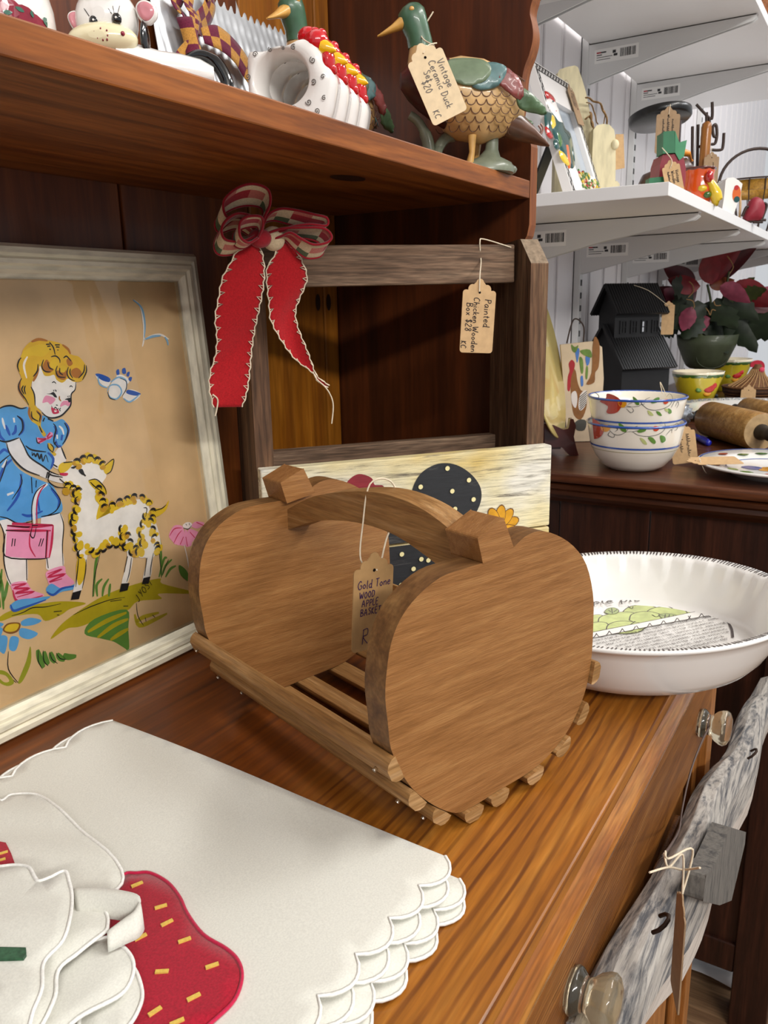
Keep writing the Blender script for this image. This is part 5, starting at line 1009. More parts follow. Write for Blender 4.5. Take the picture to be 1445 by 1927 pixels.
# four hen napkin rings in a row
AXV=Vector((.951,.309,0)); RO=Vector((0.4697,0.365,0.4332))
RF0=F(RO,(.309,-.951,0),(0,0,1)); zs=RO.z-SZ
M['hen_red']=glaze('hen_red','c4101c',.1); M['hen_yellow']=glaze('hen_yellow','f0b80c',.1)
def hen_ring():
    t=thing('napkin_ring','x','napkin ring',(RO.x,RO.y,SZ),'white hen napkin rings on the shelf')
    o=cat(mm([(-24.3,18.4),(-15.7,19.1),(-1.5,20),(7.6,22.4),(14.2,24.4),(21.4,22.6),(27.6,15.8),(29.7,8.7),(34,3.5),(34.9,-2.9),(33.4,-11.2),(31.1,-19.6),(28.4,-25.8)])+[(.026,-zs+.003),(.020,-zs),(-.018,-zs),(-.0255,-zs+.004),(-.0255,-.005)],4,True)
    n=len(o); hc=(-.0002,.0010); k=64
    def ray_(ang):
        best=None; d=(math.cos(ang),math.sin(ang))
        for i in range(n):
            a,b=o[i],o[(i+1)%n]; ex,ey=b[0]-a[0],b[1]-a[1]; den=d[0]*ey-d[1]*ex
            if abs(den)<1e-12: continue
            s_=((a[0]-hc[0])*ey-(a[1]-hc[1])*ex)/den; u_=((a[0]-hc[0])*d[1]-(a[1]-hc[1])*d[0])/den
            if s_>0 and -1e-6<=u_<=1+1e-6: best=s_ if best is None else max(best,s_)
        return best or .02
    R_o=[ray_(2*math.pi*i/k) for i in range(k)]
    def ring(f,z,hole=False): 
        return [RF0.P(hc[0]+math.cos(2*math.pi*i/k)*(f*R_o[i] if not hole else f),hc[1]+math.sin(2*math.pi*i/k)*(f*R_o[i] if not hole else f*.93),z) for i in range(k)]
    m=MB(); m.loft([ring(.0165,-.0205,True),ring(.0175,-.0235,True),ring(.9,-.0245),ring(.985,-.022),ring(1,-.012),ring(.985,-.0035),ring(.93,-.0005),ring(.0205,.0006,True),ring(.0192,-.0012,True),ring(.0172,-.006,True),ring(.0165,-.012,True)],0,True,False,True)
    bd=m.obj('ring_body',M['white_ceramic'],t)
    # swirls in thin grey line
    m=MB()
    for x,y,r,ph in [(140,465,30,0),(270,425,28,2),(380,410,18,3),(465,405,30,1),(80,655,32,4),(630,515,35,2),(715,655,25,0),(635,695,32,4),(725,835,25,1),(595,870,35,3),(665,945,30,5),(480,915,20,2)]:
        pass
    for (a,b),r,ph in zip(mm([(-17.5,16.4),(-6.6,18.3),(2.5,18.6),(9.5,18.4),(-23.4,3.4),(22.5,9.7),(29,-0.6),(22.4,-3),(29.3,-13.4),(18.6,-15.1),(24.1,-20.9),(9,-17.7)]),(30,26,18,30,32,35,25,32,25,35,30,20),(0,2,3,1,4,2,0,4,1,3,5,2)):
        r*=.000064
        m.tube([RF0.P(a+r*(1-i/16)*math.cos(ph+i*.62),b+r*(1-i/16)*math.sin(ph+i*.62),.0011 if math.dist((a,b),hc)<.95*ray_(math.atan2(b-hc[1],a-hc[0])) else -.0022) for i in range(15)],.00030,4)
    stuff(m.obj('swirls',M['ink_grey'],bd))
    hx,hy=mm([(22.2,22.5)])[0]
    m=MB(); m.blob((hx,hy,-.009),(.0088,.0080,.0092),RF0,0,20,12); m.blob((hx-.006,hy+.0045,-.010),(.0072,.0062,.0065),RF0,0,16,10); m.blob((hx+.0035,hy+.0055,-.010),(.0035,.0032,.0042),RF0,0,14,8); m.blob((hx-.0015,hy+.0068,-.010),(.0045,.0030,.0045),RF0,0,14,8); m.blob((hx+.0030,hy-.0052,-.010),(.0052,.0042,.0068),RF0,0,14,8)
    hd=m.obj('head',M['hen_red'],t)
    m=MB(); m.blob((hx+.0078,hy-.0120,-.0085),(.0048,.0092,.0068),RF0,0,14,10); m.blob((hx+.0105,hy-.0165,-.0095),(.0030,.0038,.0048),RF0,0,14,10); m.obj('wattle',M['hen_red'],t)
    m=MB(); bx,by=mm([(31.7,17.9)])[0]; m.lathe([(.0048,0),(.0048,.003),(.0032,.0070),(.0004,.0105)],F(RF0.P(bx-.005,by+.001,-.006),RF0.n,RF0.v*-.94-RF0.u*.3),14); m.obj('beak',M['hen_yellow'],t)
    m=MB(); m.blob((hx+.0005,hy+.0005,-.0016),(.0012,.0007,.0006),RF0,0,8,6); m.obj('eye',M['white_ceramic'],hd)
    return t
hr=hen_ring(); hr['label']='white hen napkin ring at the front of the row of four'
for i,lb in enumerate(('second white hen napkin ring from the front of the row','third white hen napkin ring from the front of the row','rearmost white hen napkin ring of the row, beside the mallard')):
    c=copy_tree(hr,AXV*.0275*(i+1)); c['label']=lb
# mallards
def pal(d):
    return {k:plain('duck_'+k,v,.38,.5,.2,vary=.22,vs=90) for k,v in d.items()}
DKM=pal(dict(green='3f6248',bill='d9a552',maroon='4a1a1c',belly='d6ae74',tan='cfa874',brown='6a4a3a',teal='5b7c7c',wing='6e7f64',red='84403c',dkgreen='4f6a48',rock='7d8470',foot='d8a85c',rockd='4a5348',pink='9c7468'))
def duck(label):
    fr=F((.742,.282,SZ-.0005),(.6,-.8,0),(0,0,1)); P=lambda s,z,w=0: fr.P(-s,z,w)     # s runs from tail to bill
    t=thing('mallard_figurine',label,'figurine',fr.P(-.075,0,0),'painted mallard figurines')
    def sec(c,rz,rw,tilt=0,n=20): # ring in the plane across the body
        return [P(c[0]+tilt*rz*math.sin(2*math.pi*k/n),c[1]+rz*math.sin(2*math.pi*k/n),rw*math.cos(2*math.pi*k/n)) for k in range(n)]
    st=[((.024,.048),.010,.012),((.031,.052),.0165,.019),((.043,.056),.0265,.027),((.060,.0575),.0330,.031),((.080,.0605),.0325,.032),((.092,.0640),.0285,.030)]
    m=MB(); m.loft([sec(c,a,b) for c,a,b in st]); body=m.obj('body',DKM['belly'],t)
    st2=[((.090,.0645),.0283,.0295),((.102,.0685),.0250,.0275),((.114,.0720),.0205,.0230),((.124,.0745),.0140,.0165),((.1305,.0755),.0065,.0075)]
    m=MB(); m.loft([sec(c,a,b) for c,a,b in st2]); m.obj('breast',DKM['maroon'],t)
    nk=[(.1115,.083,.0140),(.1120,.093,.0118),(.1128,.101,.0098)]
    m=MB(); m.loft([[P(s+r*math.cos(q*math.pi/8),z,r*math.sin(q*math.pi/8)) for q in range(16)] for s,z,r in nk]); m.obj('neck_band',DKM['tan'],t)
    hd=[(.1128,.1005,.0098),(.1140,.108,.0098),(.1165,.114,.0104),(.1190,.1205,.0112),(.1200,.1265,.0108),(.1190,.1315,.0085),(.1185,.1350,.0045),(.1180,.1358,.0010)]
    m=MB(); m.loft([[P(s+r*1.12*math.cos(q*math.pi/9),z,r*.92*math.sin(q*math.pi/9)) for q in range(18)] for s,z,r in hd]); h=m.obj('head',DKM['green'],t)
    bl=[(.1270,.1215,.0062,.0068),(.1310,.1195,.0052,.0060),(.1380,.1155,.0030,.0050),(.1460,.1115,.0016,.0034),(.1500,.1100,.0006,.0012)]
    m=MB(); m.loft([[P(s,z+a*math.sin(q*math.pi/7),b*math.cos(q*math.pi/7)) for q in range(14)] for s,z,a,b in bl]); m.obj('bill',DKM['bill'],t)
    for sd in (-1,1):
        m=MB(); m.blob((-.1215,.1285,sd*.0086),(.0022,.0020,.0016),fr,0,12,8); e=m.obj('eye',DKM['bill'],h)
    # folded wing on each side, in coloured panels
    for sd in (-1,1):
        def pan(pts,mat,nm,w,par,gro=0,dirs=None):
            o=cat(pts,4,True)
            def wf(s,z):
                zz=(z-.060)/.034; ss=(s-.062)/.048; return sd*(.0305*math.sqrt(max(.12,1-min(.88,zz*zz*.8+ss*ss*.25)))+w)
            m=MB(); f=MB(); f.sheet(o,WF,lambda x,y:0,1,0,None,.0035)
            lo_=[P(p[0],p[1],wf(p[0],p[1])+sd*(.0010*math.sin((p[0]*gro[0]+p[1]*gro[1])) if gro else 0)) for p in f.v]
            m.add(lo_,f.f if sd<0 else [q[::-1] for q in f.f],0,True)
            return m.obj(nm,mat,par,solid=.0022)
        w1=pan([(.094,.084),(.080,.0865),(.064,.0845),(.058,.077),(.063,.068),(.078,.064),(.092,.070)],DKM['wing'],'wing_shoulder',.0030,t)
        pan([(.070,.079),(.056,.083),(.045,.079),(.048,.069),(.058,.062),(.074,.063)],DKM['teal'],'wing_panel',.0020,t,(300,1300))
        pan([(.048,.0795),(.037,.073),(.030,.062),(.033,.054),(.046,.0615),(.052,.068)],DKM['red'],'wing_panel',.0012,t,(300,1400))
        pan([(.034,.064),(.020,.057),(.008,.0475),(.010,.044),(.024,.0455),(.034,.050)],DKM['dkgreen'],'wing_tip',.0000,t,(250,1500))
    # back stripes and tail
    m=MB(); m.loft([sec(c,a,b) for c,a,b in [((.026,.066),.004,.006),((.040,.0775),.0070,.013),((.060,.0850),.0070,.017),((.080,.0880),.0060,.017),((.096,.0875),.0035,.010)]]); bk=m.obj('back',DKM['tan'],t)
    m=MB()
    for sd in (-1,1):
        for k in range(11):
            s=.032+k*.0058; m.tube([P(s+.008,.0905-abs(s-.075)*.22,sd*.006),P(s,.0875-abs(s-.075)*.25,sd*.013),P(s-.006,.083-abs(s-.075)*.27,sd*.0175)],.0009,5)
    stuff(m.obj('back_feathers',DKM['brown'],bk))
    m=MB(); m.loft([sec(c,a,b) for c,a,b in [((.040,.045),.013,.017),((.028,.040),.012,.0165),((.014,.0325),.0070,.013),((.004,.0265),.0032,.008),((-.002,.0235),.0010,.002)]]); tl=m.obj('tail',DKM['brown'],t)
    m=MB(); m.loft([sec(c,a,b) for c,a,b in [((.036,.060),.007,.014),((.018,.0570),.0045,.011),((.006,.0530),.0020,.006),((.003,.0525),.0008,.002)]]); m.obj('tail_covert',DKM['teal'],t)
    for sd in (-.004,.003):
        m=MB(); m.tube(cat([P(.010,.031,sd),P(.006,.033,sd),P(.0045,.0375,sd),P(.007,.041,sd)],4),.0009,6); m.obj('tail_curl',DKM['pink'],t)
    # belly scale lines
    m=MB()
    for r_ in range(6):
        for k in range(8):
            s=.036+k*.0086+(r_%2)*.0043; z=.036+r_*.0062
            if z>.066 or s>.094: continue
            for sd in (-1,1):
                pts=[]
                for q in range(5):
                    an=math.pi*(.02+.96*q/4); ss=s+.0043*math.cos(an); z2=z-.0046*math.sin(an)
                    # body half-width at this point
                    c=(.0575,.0325,.0312); zz=(z2-.0585)/.0325; se=(ss-.068)/.050
                    f=1-zz*zz-max(0,abs(se)-.25)**2*1.6
                    if f<=.02: continue
                    pts.append(P(ss,z2,sd*(.0314*math.sqrt(f)+.0002)))
                if len(pts)>2: m.tube(cat(pts,3),.00040,4)
    stuff(m.obj('feather_lines',DKM['brown'],body))
    # legs, rock and reed base
    m=MB(); m.tube([P(.060,.030,-.014),P(.060,.018,-.016),P(.064,.006,-.018),P(.067,.002,-.019)],[.0042,.0026,.0030,.0042],8); m.obj('leg',DKM['foot'],t)
    m=MB(); m.tube([P(.070,.030,.012),P(.070,.016,.012),P(.073,.002,.012)],[.004,.0026,.004],8); m.obj('leg',DKM['foot'],t)
    m=MB(); m.loft([[P(c+a*math.cos(q*math.pi/9),z,b*math.sin(q*math.pi/9)) for q in range(18)] for z,c,a,b in ((.0006,.060,.030,.022),(.004,.058,.029,.022),(.009,.054,.022,.017),(.014,.052,.010,.008),(.020,.050,.006,.005),(.032,.049,.005,.004))]); m.blob((-.036,.005,-.010),(.012,.0055,.009),fr,0,14,10); rk=m.obj('rock_base',DKM['rock'],t)
    m=MB(); m.blob((-.034,.0045,-.016),(.010,.004,.007),fr,0,12,8); m.obj('stone',DKM['rockd'],rk)
    m=MB(); m.tube(cat([P(.098,.001,-.004),P(.104,.012,-.004),P(.107,.030,-.005),P(.114,.044,-.007),P(.122,.050,-.008)],4),[.007]*5+[.0055]*5+[.0042]*7,8); m.tube(cat([P(.100,.004,-.004),P(.098,.020,-.006),P(.090,.031,-.010),P(.082,.0335,-.012)],4),[.007]*4+[.0048]*9,8); m.obj('reed',DKM['rock'],t)
    return t
d1=duck('painted mallard figurine with a price tag on its neck at the right end')
d2=copy_tree(d1); d2['label']='painted mallard figurine standing behind the white hen napkin rings'
d2.location=(.639,.446,SZ-.0005); d2.rotation_euler=(0,0,math.radians(50))
DT=F((0.7044,0.2538,0.399),(.6,-.8,0),(0,0,1))
q=mm([(-a,b) for a,b in [(120.6,91.1),(117.6,83.8),(113.4,109.1),(102.3,122.5)]])
tf=F(DT.P(q[0][0],q[0][1]),DT.u,DT.v).rot(25)
price_tag(tf,.031,.0605,[('Vintage',.0170,.0075,.0058),('Ceramic Duck',.0150,.0005,.0056),('Set',.0200,-.0060,.0056),('$20',.0260,-.0105,.0058),('KC',.0500,-.0115,.0050)],
 'cream price tag reading Vintage Ceramic Duck Set, hung on the mallard',
 [[DT.P(q[1][0],q[1][1],.001),DT.P(q[0][0]+.008,q[0][1]+.000,-.004),DT.P(q[0][0]+.016,q[0][1]+.004,-.012)],[DT.P(q[0][0]+.014,q[0][1]+.002,-.012),DT.P(q[2][0],q[2][1],-.040),DT.P(q[3][0],q[3][1]+.006,-.045)]],card='cream_card',ink='ink_grey',rot_text=-90)

# ------------------------------------------------------------ white wall shelving
M['shelf_white']=plain('shelf_white','e8e7e6',.35,.5,vary=.02,vs=5); M['metal_white']=plain('bracket_white','d9d9d8',.35,.5); M['slot']=plain('slot_dark','4a4a4c',.8); M['sticker']=plain('sticker','f2f1ee',.5); M['bar']=plain('barcode_ink','2a2a2c',.6); M['red_ink']=plain('red_ink','b03038',.6)
XS=(1.295,1.65,1.99,2.34,2.69)
for i,x in enumerate(XS):
    t=thing('shelf_standard','x','shelf rail',(x,.55,-.3),'slotted shelf rails'); m=MB(); m.box(x-.009,x+.009,.546,.559,-.3,1.3); m.obj('channel',M['metal_white'],t,bevel=.001)
    m=MB()
    for k in range(60): m.box(x-.004,x-.0015,.5452,.5465,-.28+k*.025,-.268+k*.025); m.box(x+.0015,x+.004,.5452,.5465,-.28+k*.025,-.268+k*.025)
    stuff(m.obj('slot_row',M['slot'],t))
    t['label']=('first','second','third','fourth','fifth')[i]+' slotted white shelf rail on the wall, counted from the hutch'
def bracket(x,z,par,first=[None]):
    """z: underside of the board"""
    pr=[(.546,0),(.258,0),(.256,-.006),(.262,-.0105),(.40,-.034),(.546,-.068)]
    m=MB(); m.prism(pr,F((x-.0065,0,z),(0,1,0),(0,0,1)),0,.0025); m.prism(pr,F((x+.0040,0,z),(0,1,0),(0,0,1)),0,.0025); m.box(x-.0065,x+.0065,.256,.546,z-.0015,z)
    b=m.obj('bracket',M['metal_white'],par)
    fr=F((x-.0067,.535,z-.012),(0,-1,0),(0,0,1))
    m=MB(); m.box(0,.082,-.024,0,0,.0002,0,fr); s_=m.obj('sticker',M['sticker'],b)
    m=MB(); u=.048
    while u<.076:
        w=random.choice((.0008,.0014,.0022)); m.box(u,u+w,-.018,-.004,.0002,.0004,0,fr); u+=w+random.choice((.0007,.0012))
    for k,(a,w,h) in enumerate(((.004,.018,.0024),(.004,.010,.0016),(.004,.030,.0010),(.004,.026,.0010))): m.box(a,a+w,-.006-k*.004-h/2,-.006-k*.004+h/2,.0002,.0004,0,fr)
    m.box(.034,.040,-.010,-.005,.0002,.0004,0,fr); m.box(.036,.043,-.015,-.011,.0002,.0004,0,fr)
    stuff(m.obj('barcode',M['bar'],b))
    m=MB(); m.box(.004,.012,-.0072,-.0048,.0004,.0005,0,fr); m.obj('red_mark',M['red_ink'],b)
def wshelf(x0,x1,z,label,xs):
    t=thing('wall_shelf',label,'shelf',((x0+x1)/2,.4,z),'white bracketed wall shelves')
    m=MB(); m.box(x0,x1,.250,.545,z,z+.016); m.obj('board',M['shelf_white'],t,bevel=.0008)
    for x in xs: bracket(x,z,t)
wshelf(1.07,3.1,.410,'lower white wall shelf holding the rooster frame and orange pitcher',XS)
wshelf(.92,2.32,.757,'upper white wall shelf at the top right, with nothing on it in view',XS[:3])

# ------------------------------------------------------------ things on the lower wall shelf
WZ=.4262
def L2(l): return mm(l)
# rooster photo frame
FR=F((1.15,.395,.4272),(1,0,0),(0,.065,.18))
M['frame_white']=plain('frame_white','eeebe8',.3,.5,.3); M['frame_black']=plain('frame_black','1a1a1c',.35); M['photo_grey']=plain('photo_glass','a7b1bb',.12,.6,.3,vary=.1,vs=15)
M['r_red']=glaze('rooster_red','b81f1c',.2); M['r_orange']=glaze('rooster_orange','d8641e',.25); M['r_yellow']=glaze('rooster_yellow','e8c62c',.2); M['r_green']=glaze('rooster_green','3d6a2a',.3); M['r_teal']=glaze('rooster_teal','164a48',.2); M['grass']=glaze('frame_grass','5c8a34',.35); M['cream_flower']=glaze('frame_flower','efd9a0',.2)
T_=thing('rooster_picture','white picture frame with a raised rooster and black checked edging on the lower wall shelf','picture frame',(1.22,.42,WZ))
c4=mm([(0.4,192.5),(130.8,188),(216.6,32.2),(18.2,5.6)])
o4=[(c4[0][0]-.004,.193),(.149,.193),(.149,.0005),(.000,.0005)]
o4[0]=(.0,.193)
m=MB(); ins=[(.050,.145),(.128,.145),(.128,.045),(.050,.045)]
n_=4
def frame_body(mb,o,i,d0,d1,fr):
    vs=[fr.P(a,b,d) for d in (d0,d1) for ring in (o,i) for a,b in ring]
    fs=[]
    for k in range(4):
        j=(k+1)%4; fs+=[(8+k,8+j,12+j,12+k),(k,4+k,4+j,j),(k,j,8+j,8+k),(4+k,12+k,12+j,4+j)]
    mb.add(vs,fs)
frame_body(m,o4,ins,-.013,0,FR); m.obj('frame_body',M['frame_white'],T_)
m=MB(); m.box(.045,.133,.04,.15,-.011,-.007,0,FR); m.obj('photo_pane',M['photo_grey'],T_)
m=MB()
def checks(a,b,n,w):
    d=Vector((b[0]-a[0],b[1]-a[1])); l=d.length; d/=l; p=Vector((-d.y,d.x))
    for k in range(n):
        for r_ in (0,1):
            if (k+r_)%2: continue
            s0=l*k/n; s1=l*(k+1)/n; q=[(a[0]+d.x*s_+p.x*w*t,a[1]+d.y*s_+p.y*w*t) for s_,t in ((s0,r_*.5),(s1,r_*.5),(s1,r_*.5+.5),(s0,r_*.5+.5))]
            m.poly(q,FR,.0003,0)
    for t in (0,1.06): m.stroke([(a[0]+p.x*w*t,a[1]+p.y*w*t),(b[0]+p.x*w*t,b[1]+p.y*w*t)],.0014,FR,.0004,0,False)
checks((.003,.182),(.146,.182),26,.008); checks((.003,.003),(.146,.003),26,.008); checks((.012,.012),(.012,.182),28,.008); checks((.147,.012),(.147,.182),28,.007)
stuff(m.obj('checked_border',M['frame_black'],T_))
# raised rooster
for pts,mat,nm in (([(4.2,120.7),(36.9,129.3),(49.4,124.8),(54.1,107),(73.9,102.2),(66.8,78.5),(48.7,52.4),(26.4,44.7),(9,51.4),(-0.5,70.3),(-11,87.7),(-13.1,101.8)],'r_teal','body'),([(1.6,134.8),(21.8,144.1),(40.9,144),(42.8,138.6),(47.5,132.6),(44.3,125.1),(48.2,102.6),(19.4,99.8),(10.5,123.1)],'frame_white','neck'),([(10.7,152),(26.9,152.6),(40.5,149.8),(45.2,143.9),(35.8,138.5),(25.3,143.2),(9.9,141.7)],'r_red','comb'),([(23,129.1),(35.7,132.7),(38.2,122.3),(26.4,121.8),(16.4,123.2)],'r_red','wattle'),
 ([(-23.2,111.6),(-7.4,119.7),(10.6,122.6),(1.6,111.9),(-16.8,97.4),(-13.3,86.9),(-28.4,79.9),(-35.8,87.4),(-32.2,99)],'r_teal','tail_feather'),([(-6.3,116.1),(11.8,119),(16.9,113.8),(13,101.7),(-2.8,94.4),(-15.2,94.4),(-14.5,104.5)],'r_yellow','saddle'),([(-36.4,93.3),(-27.2,91.7),(-16.5,82.5),(-26.4,78.1),(-39.3,80.8)],'r_red','tail_feather'),
 ([(-1,95.2),(17.1,99.6),(21.2,85.5),(14.6,74.2),(1.1,69.8),(-1.5,81.7)],'r_green','body_feather'),([(-19.5,75.9),(-5.3,81.6),(1.3,72.5),(-9.8,65.2),(-21,66.8)],'r_teal','body_feather'),([(19.5,90.4),(44.1,95.8),(51.6,88.9),(38,65.9),(24.3,46.6),(13.5,44),(14.7,62.3),(16.7,79.7)],'r_orange','breast'),([(-6,65.3),(9.3,64.3),(20.7,54.6),(20.2,46.5),(4.7,47.7),(-8.6,54.8)],'r_yellow','leg_feather'),
 ([(60,84.2),(50.6,58.2),(43.9,58.4),(45.5,73.8)],'r_teal','body_feather')):
    q=cat(mm(pts),3,True); cx=sum(p[0] for p in q)/len(q); cy=sum(p[1] for p in q)/len(q)
    m=MB(); m.loft([[FR.P(cx+(a-cx)*k,cy+(b-cy)*k,z) for a,b in q] for k,z in ((1,0),(.97,.0012),(.75,.0026),(.3,.0032),(.02,.0033))],0,True); m.obj(nm,M[mat],T_)
m=MB(); e_=mm([(18.9,136.8)])[0]; m.blob((e_[0],e_[1],.0050),(.0012,.0016,.001),FR,0,8,6); m.obj('eye',M['r_teal'],T_)
m=MB()
for k in range(110):
    a=random.uniform(.055,.143); b=random.uniform(.010,.046)-max(0,(a-.10))*.25; 
    m.blob((a,b,.001),(.0026,.0034,.0016),FR,random.choice((0,0,0,1,2,3)),6,4)
stuff(m.obj('flower_bank',[M['grass'],M['r_yellow'],M['cream_flower'],M['r_red']],T_))
m=MB(); m.add([FR.P(.045,.11,-.0135),FR.P(.075,.11,-.0135),FR.P(.06,0,-.0135)+Vector((0,.075,0)),FR.P(.03,0,-.0135)+Vector((0,.075,0))],[(0,1,2,3)]); m.obj('easel_leg',M['frame_black'],T_,solid=.003)
tp=mm([(128.8,186)])[0]
price_tag(F(FR.P(tp[0],tp[1],.004),FR.u,FR.v).rot(3),.030,.062,[('~10',.014,.004,.005),('~9',.014,-.003,.005),('~6',.02,-.009,.005)],'kraft price tag hung on the rooster picture frame',[[FR.P(tp[0],tp[1]-.010,.005),FR.P(tp[0],tp[1]+.006,.004),FR.P(tp[0]+.004,.194,-.004)]],rot_text=-90,card='kraft_dark')
# distressed wooden caddy pieces behind the frame
M['distress']=weathered('distressed_green','ddd2ac','a9c4a0','z',.33,24,.7,.25,.3); M['raffia']=plain('raffia','8a6a42',.9,vary=.3,vs=200)
CF2=F((1.33,.47,WZ),VU,(0,0,1))
T_=thing('wooden_cutout','pale yellow and green distressed wooden cutouts tied with raffia behind the rooster frame','ornament',(1.33,.47,WZ))
q=mm([(-20.4,204.7),(-18.1,209.7),(-7.1,212.9),(5.2,214.9),(10.2,212.5),(17.1,196.1),(24.1,176.7),(30.1,153.8),(36,133),(43.4,107.3),(49.4,60.1)]); q+=[(q[-1][0],0),(q[0][0],0)]
m=MB(); m.prism(q,CF2,-.020,.004); m.obj('tall_board',M['distress'],T_,bevel=.004)
q=mm([(31.7,117.9),(36.3,124),(46,126.1),(55.9,124.8),(63.7,117.3),(66.6,103.6),(68.7,66.8),(69.3,43.5),(72.4,43.5),(76.4,38.7)]); q+=[(q[-1][0],0),(q[0][0],0)]
m=MB(); m.prism(q,CF2,.008,.030); m.obj('short_board',M['distress'],T_,bevel=.004)
kx=mm([(66,96.2)])[0]; m=MB(); m.blob((kx[0],kx[1],.031),(.006,.0075,.005),CF2,0,14,10); m.obj('button',M['distress'],T_)
for q in [[(21,165.4),(31,161.8),(42.3,156),(50.2,144.5),(54.7,128.6)],[(22.5,158.6),(32.7,151.6),(35.7,138),(41.1,128.8)],[(47.7,146.8),(51.8,137.7),(48.6,127.5)],[(21.1,134.9),(28.3,139.3),(32.5,126.7),(36.8,115.2)],[(28,145),(31.1,131.3),(34.1,119.8)]]:
    m=MB(); m.tube([CF2.P(a,b,.020+.004*math.sin(i)) for i,(a,b) in enumerate(cat(mm(q),4))],.0030 if len(q)>4 else .0022,6,0,False,.4); m.obj('raffia_tie',M['raffia'],T_)
q=mm([(73.9,116),(90.4,66.4)]); m=MB(); m.prism([(q[0][0],q[0][1]),(q[0][0]+.012,q[0][1]),(q[1][0],q[1][1]),(q[1][0]-.024,q[1][1]-.004),(q[0][0],q[1][1])],CF2,.001,.003); m.obj('card_back',M['kraft'],T_)
# dark duck, only part of it in view
DF=F((1.36,.44,WZ),VU,(0,0,1)); dk=lambda pts: mm(pts)
M['dk_brown']=plain('duck_dark_brown','4a3226',.4,.5,.2,vary=.3,vs=80); M['dk_black']=plain('duck_black','1c221e',.3,.5,.3); M['dk_bill']=plain('duck_orange','d98a2e',.35)
T_=thing('duck_figurine','dark brown duck figurine with an orange bill behind the red wooden tulip','figurine',(1.36,.44,WZ))
b=mm([(77.4,37.2),(103.3,57.8),(128.1,68.6),(143.5,62.7),(108.6,91.2),(112.1,106.3),(149.4,84.9),(161.1,77.7)])
m=MB(); m.loft([[DF.P(x,z+rz*math.sin(k*math.pi/8),rw*math.cos(k*math.pi/8)) for k in range(16)] for x,z,rz,rw in ((b[0][0],b[0][1]+.006,.003,.006),(b[1][0]-.02,b[1][1]-.012,.012,.018),(b[1][0],b[1][1]-.012,.020,.024),(b[1][0]+.025,b[1][1]-.008,.026,.026),(b[1][0]+.045,b[1][1]+.002,.022,.022),(b[1][0]+.056,b[1][1]+.004,.010,.010))]); m.obj('body',M['dk_brown'],T_)
hx,hz=b[5][0]+.012,b[5][1]-.012
m=MB(); m.blob((hx,hz,0),(.018,.016,.014),DF,0,18,12); m.tube([DF.P(hx-.006,hz-.006),DF.P(hx-.006,hz-.028),DF.P(hx-.010,hz-.05)],[.011,.012,.016],12); m.obj('head',M['dk_black'],T_)
m=MB(); m.loft([[DF.P(x,z+a*math.sin(k*math.pi/6),c*math.cos(k*math.pi/6)) for k in range(12)] for x,z,a,c in ((hx+.012,hz-.003,.007,.008),(hx+.030,hz-.007,.0045,.008),(b[7][0]-.004,b[7][1],.0025,.007),(b[7][0],b[7][1]-.001,.001,.003))]); m.obj('bill',M['dk_bill'],T_)
# black round metal stand
PF2=F((1.60,.365,WZ),VU,(0,0,1))
M['iron_black']=plain('hammered_iron','2a2a2a',.35,.5,.2,.6,.3,120); M['dark_post']=plain('dark_post','3a2622',.4)
c=mm([(-8.3,173.8),(-63.6,171.8),(46,177.3),(5.8,138.3)]); zc=c[0][1]; rr=(c[2][0]-c[1][0])/2; xc=(c[1][0]+c[2][0])/2
ctr=PF2.P(xc,0,0)
T_=thing('iron_stand','black round iron pedestal stand on the lower wall shelf behind the red tulip','stand',tuple(ctr))
m=MB(); m.lathe([(.0001,zc-.004),(rr*.93,zc-.004),(rr,zc),(rr,zc+.010),(rr*.97,zc+.011),(rr*.95,zc+.003),(.0001,zc+.003)],F(ctr+Vector((0,0,.006)),(.98,0,-.10),(0,1,-.16)),40); m.obj('pan',M['iron_black'],T_)
m=MB(); m.lathe([(.034,0),(.034,.006),(.014,.012),(.012,.03),(.013,zc*.5),(.012,zc-.004)],F(ctr+Vector((.01,0,0))),20); m.obj('post',M['dark_post'],T_)
tq=[(-37.5,180),(-50,128.2)]; tq=mm(tq)
price_tag(F(PF2.P(tq[0][0],tq[0][1],.060),VU,(0,0,1)),.040,.074,[('~12',.02,.006,.006),('~14',.016,-.002,.006),('~8',.02,-.010,.006)],'kraft price tag hung on the black iron pedestal stand',[[PF2.P(tq[0][0],tq[0][1]-.012,.061),PF2.P(tq[0][0]+.002,tq[0][1]+.002,.060),PF2.P(tq[0][0]+.006,zc+.008,.048)]],rot_text=-90,card='kraft_dark')
# red wooden tulip
M['tulip_red']=plain('tulip_red','8e2634',.5,.4,vary=.12,vs=60); M['tulip_green']=plain('tulip_green','1f6a44',.5,.4,vary=.12,vs=60); M['tulip_green2']=plain('tulip_green_light','3d8a60',.5,.4,vary=.12,vs=60)
TF=F((1.20,.29,WZ),VU,(0,0,1))
T_=thing('wooden_tulip','red wooden block tulip with green square leaves at the shelf corner','ornament',(1.20,.29,WZ))
def blk(pts,d0,d1,mat,nm,par=None): 
    q=mm(pts); m=MB(); m.prism(q,TF,d0,d1); return m.obj(nm,M[mat],par or T_,bevel=.0012)
blk([(-3.6,50.7),(22.7,50.2),(27.8,32),(28.1,10.7),(21.3,-1),(-0.5,3),(-7.3,20.9),(-7.2,38.5)],-.03,.010,'tulip_red','bulb')
blk([(-6.7,77.7),(8.1,78.5),(10.6,51.4),(-5.6,50.6)],-.012,.014,'tulip_green','leaf_block')
blk([(9.4,78.9),(16,64.4),(25.8,67.1),(23.5,46.9),(17.6,42.3),(11.3,51.8)],-.014,.012,'tulip_green2','leaf_block')
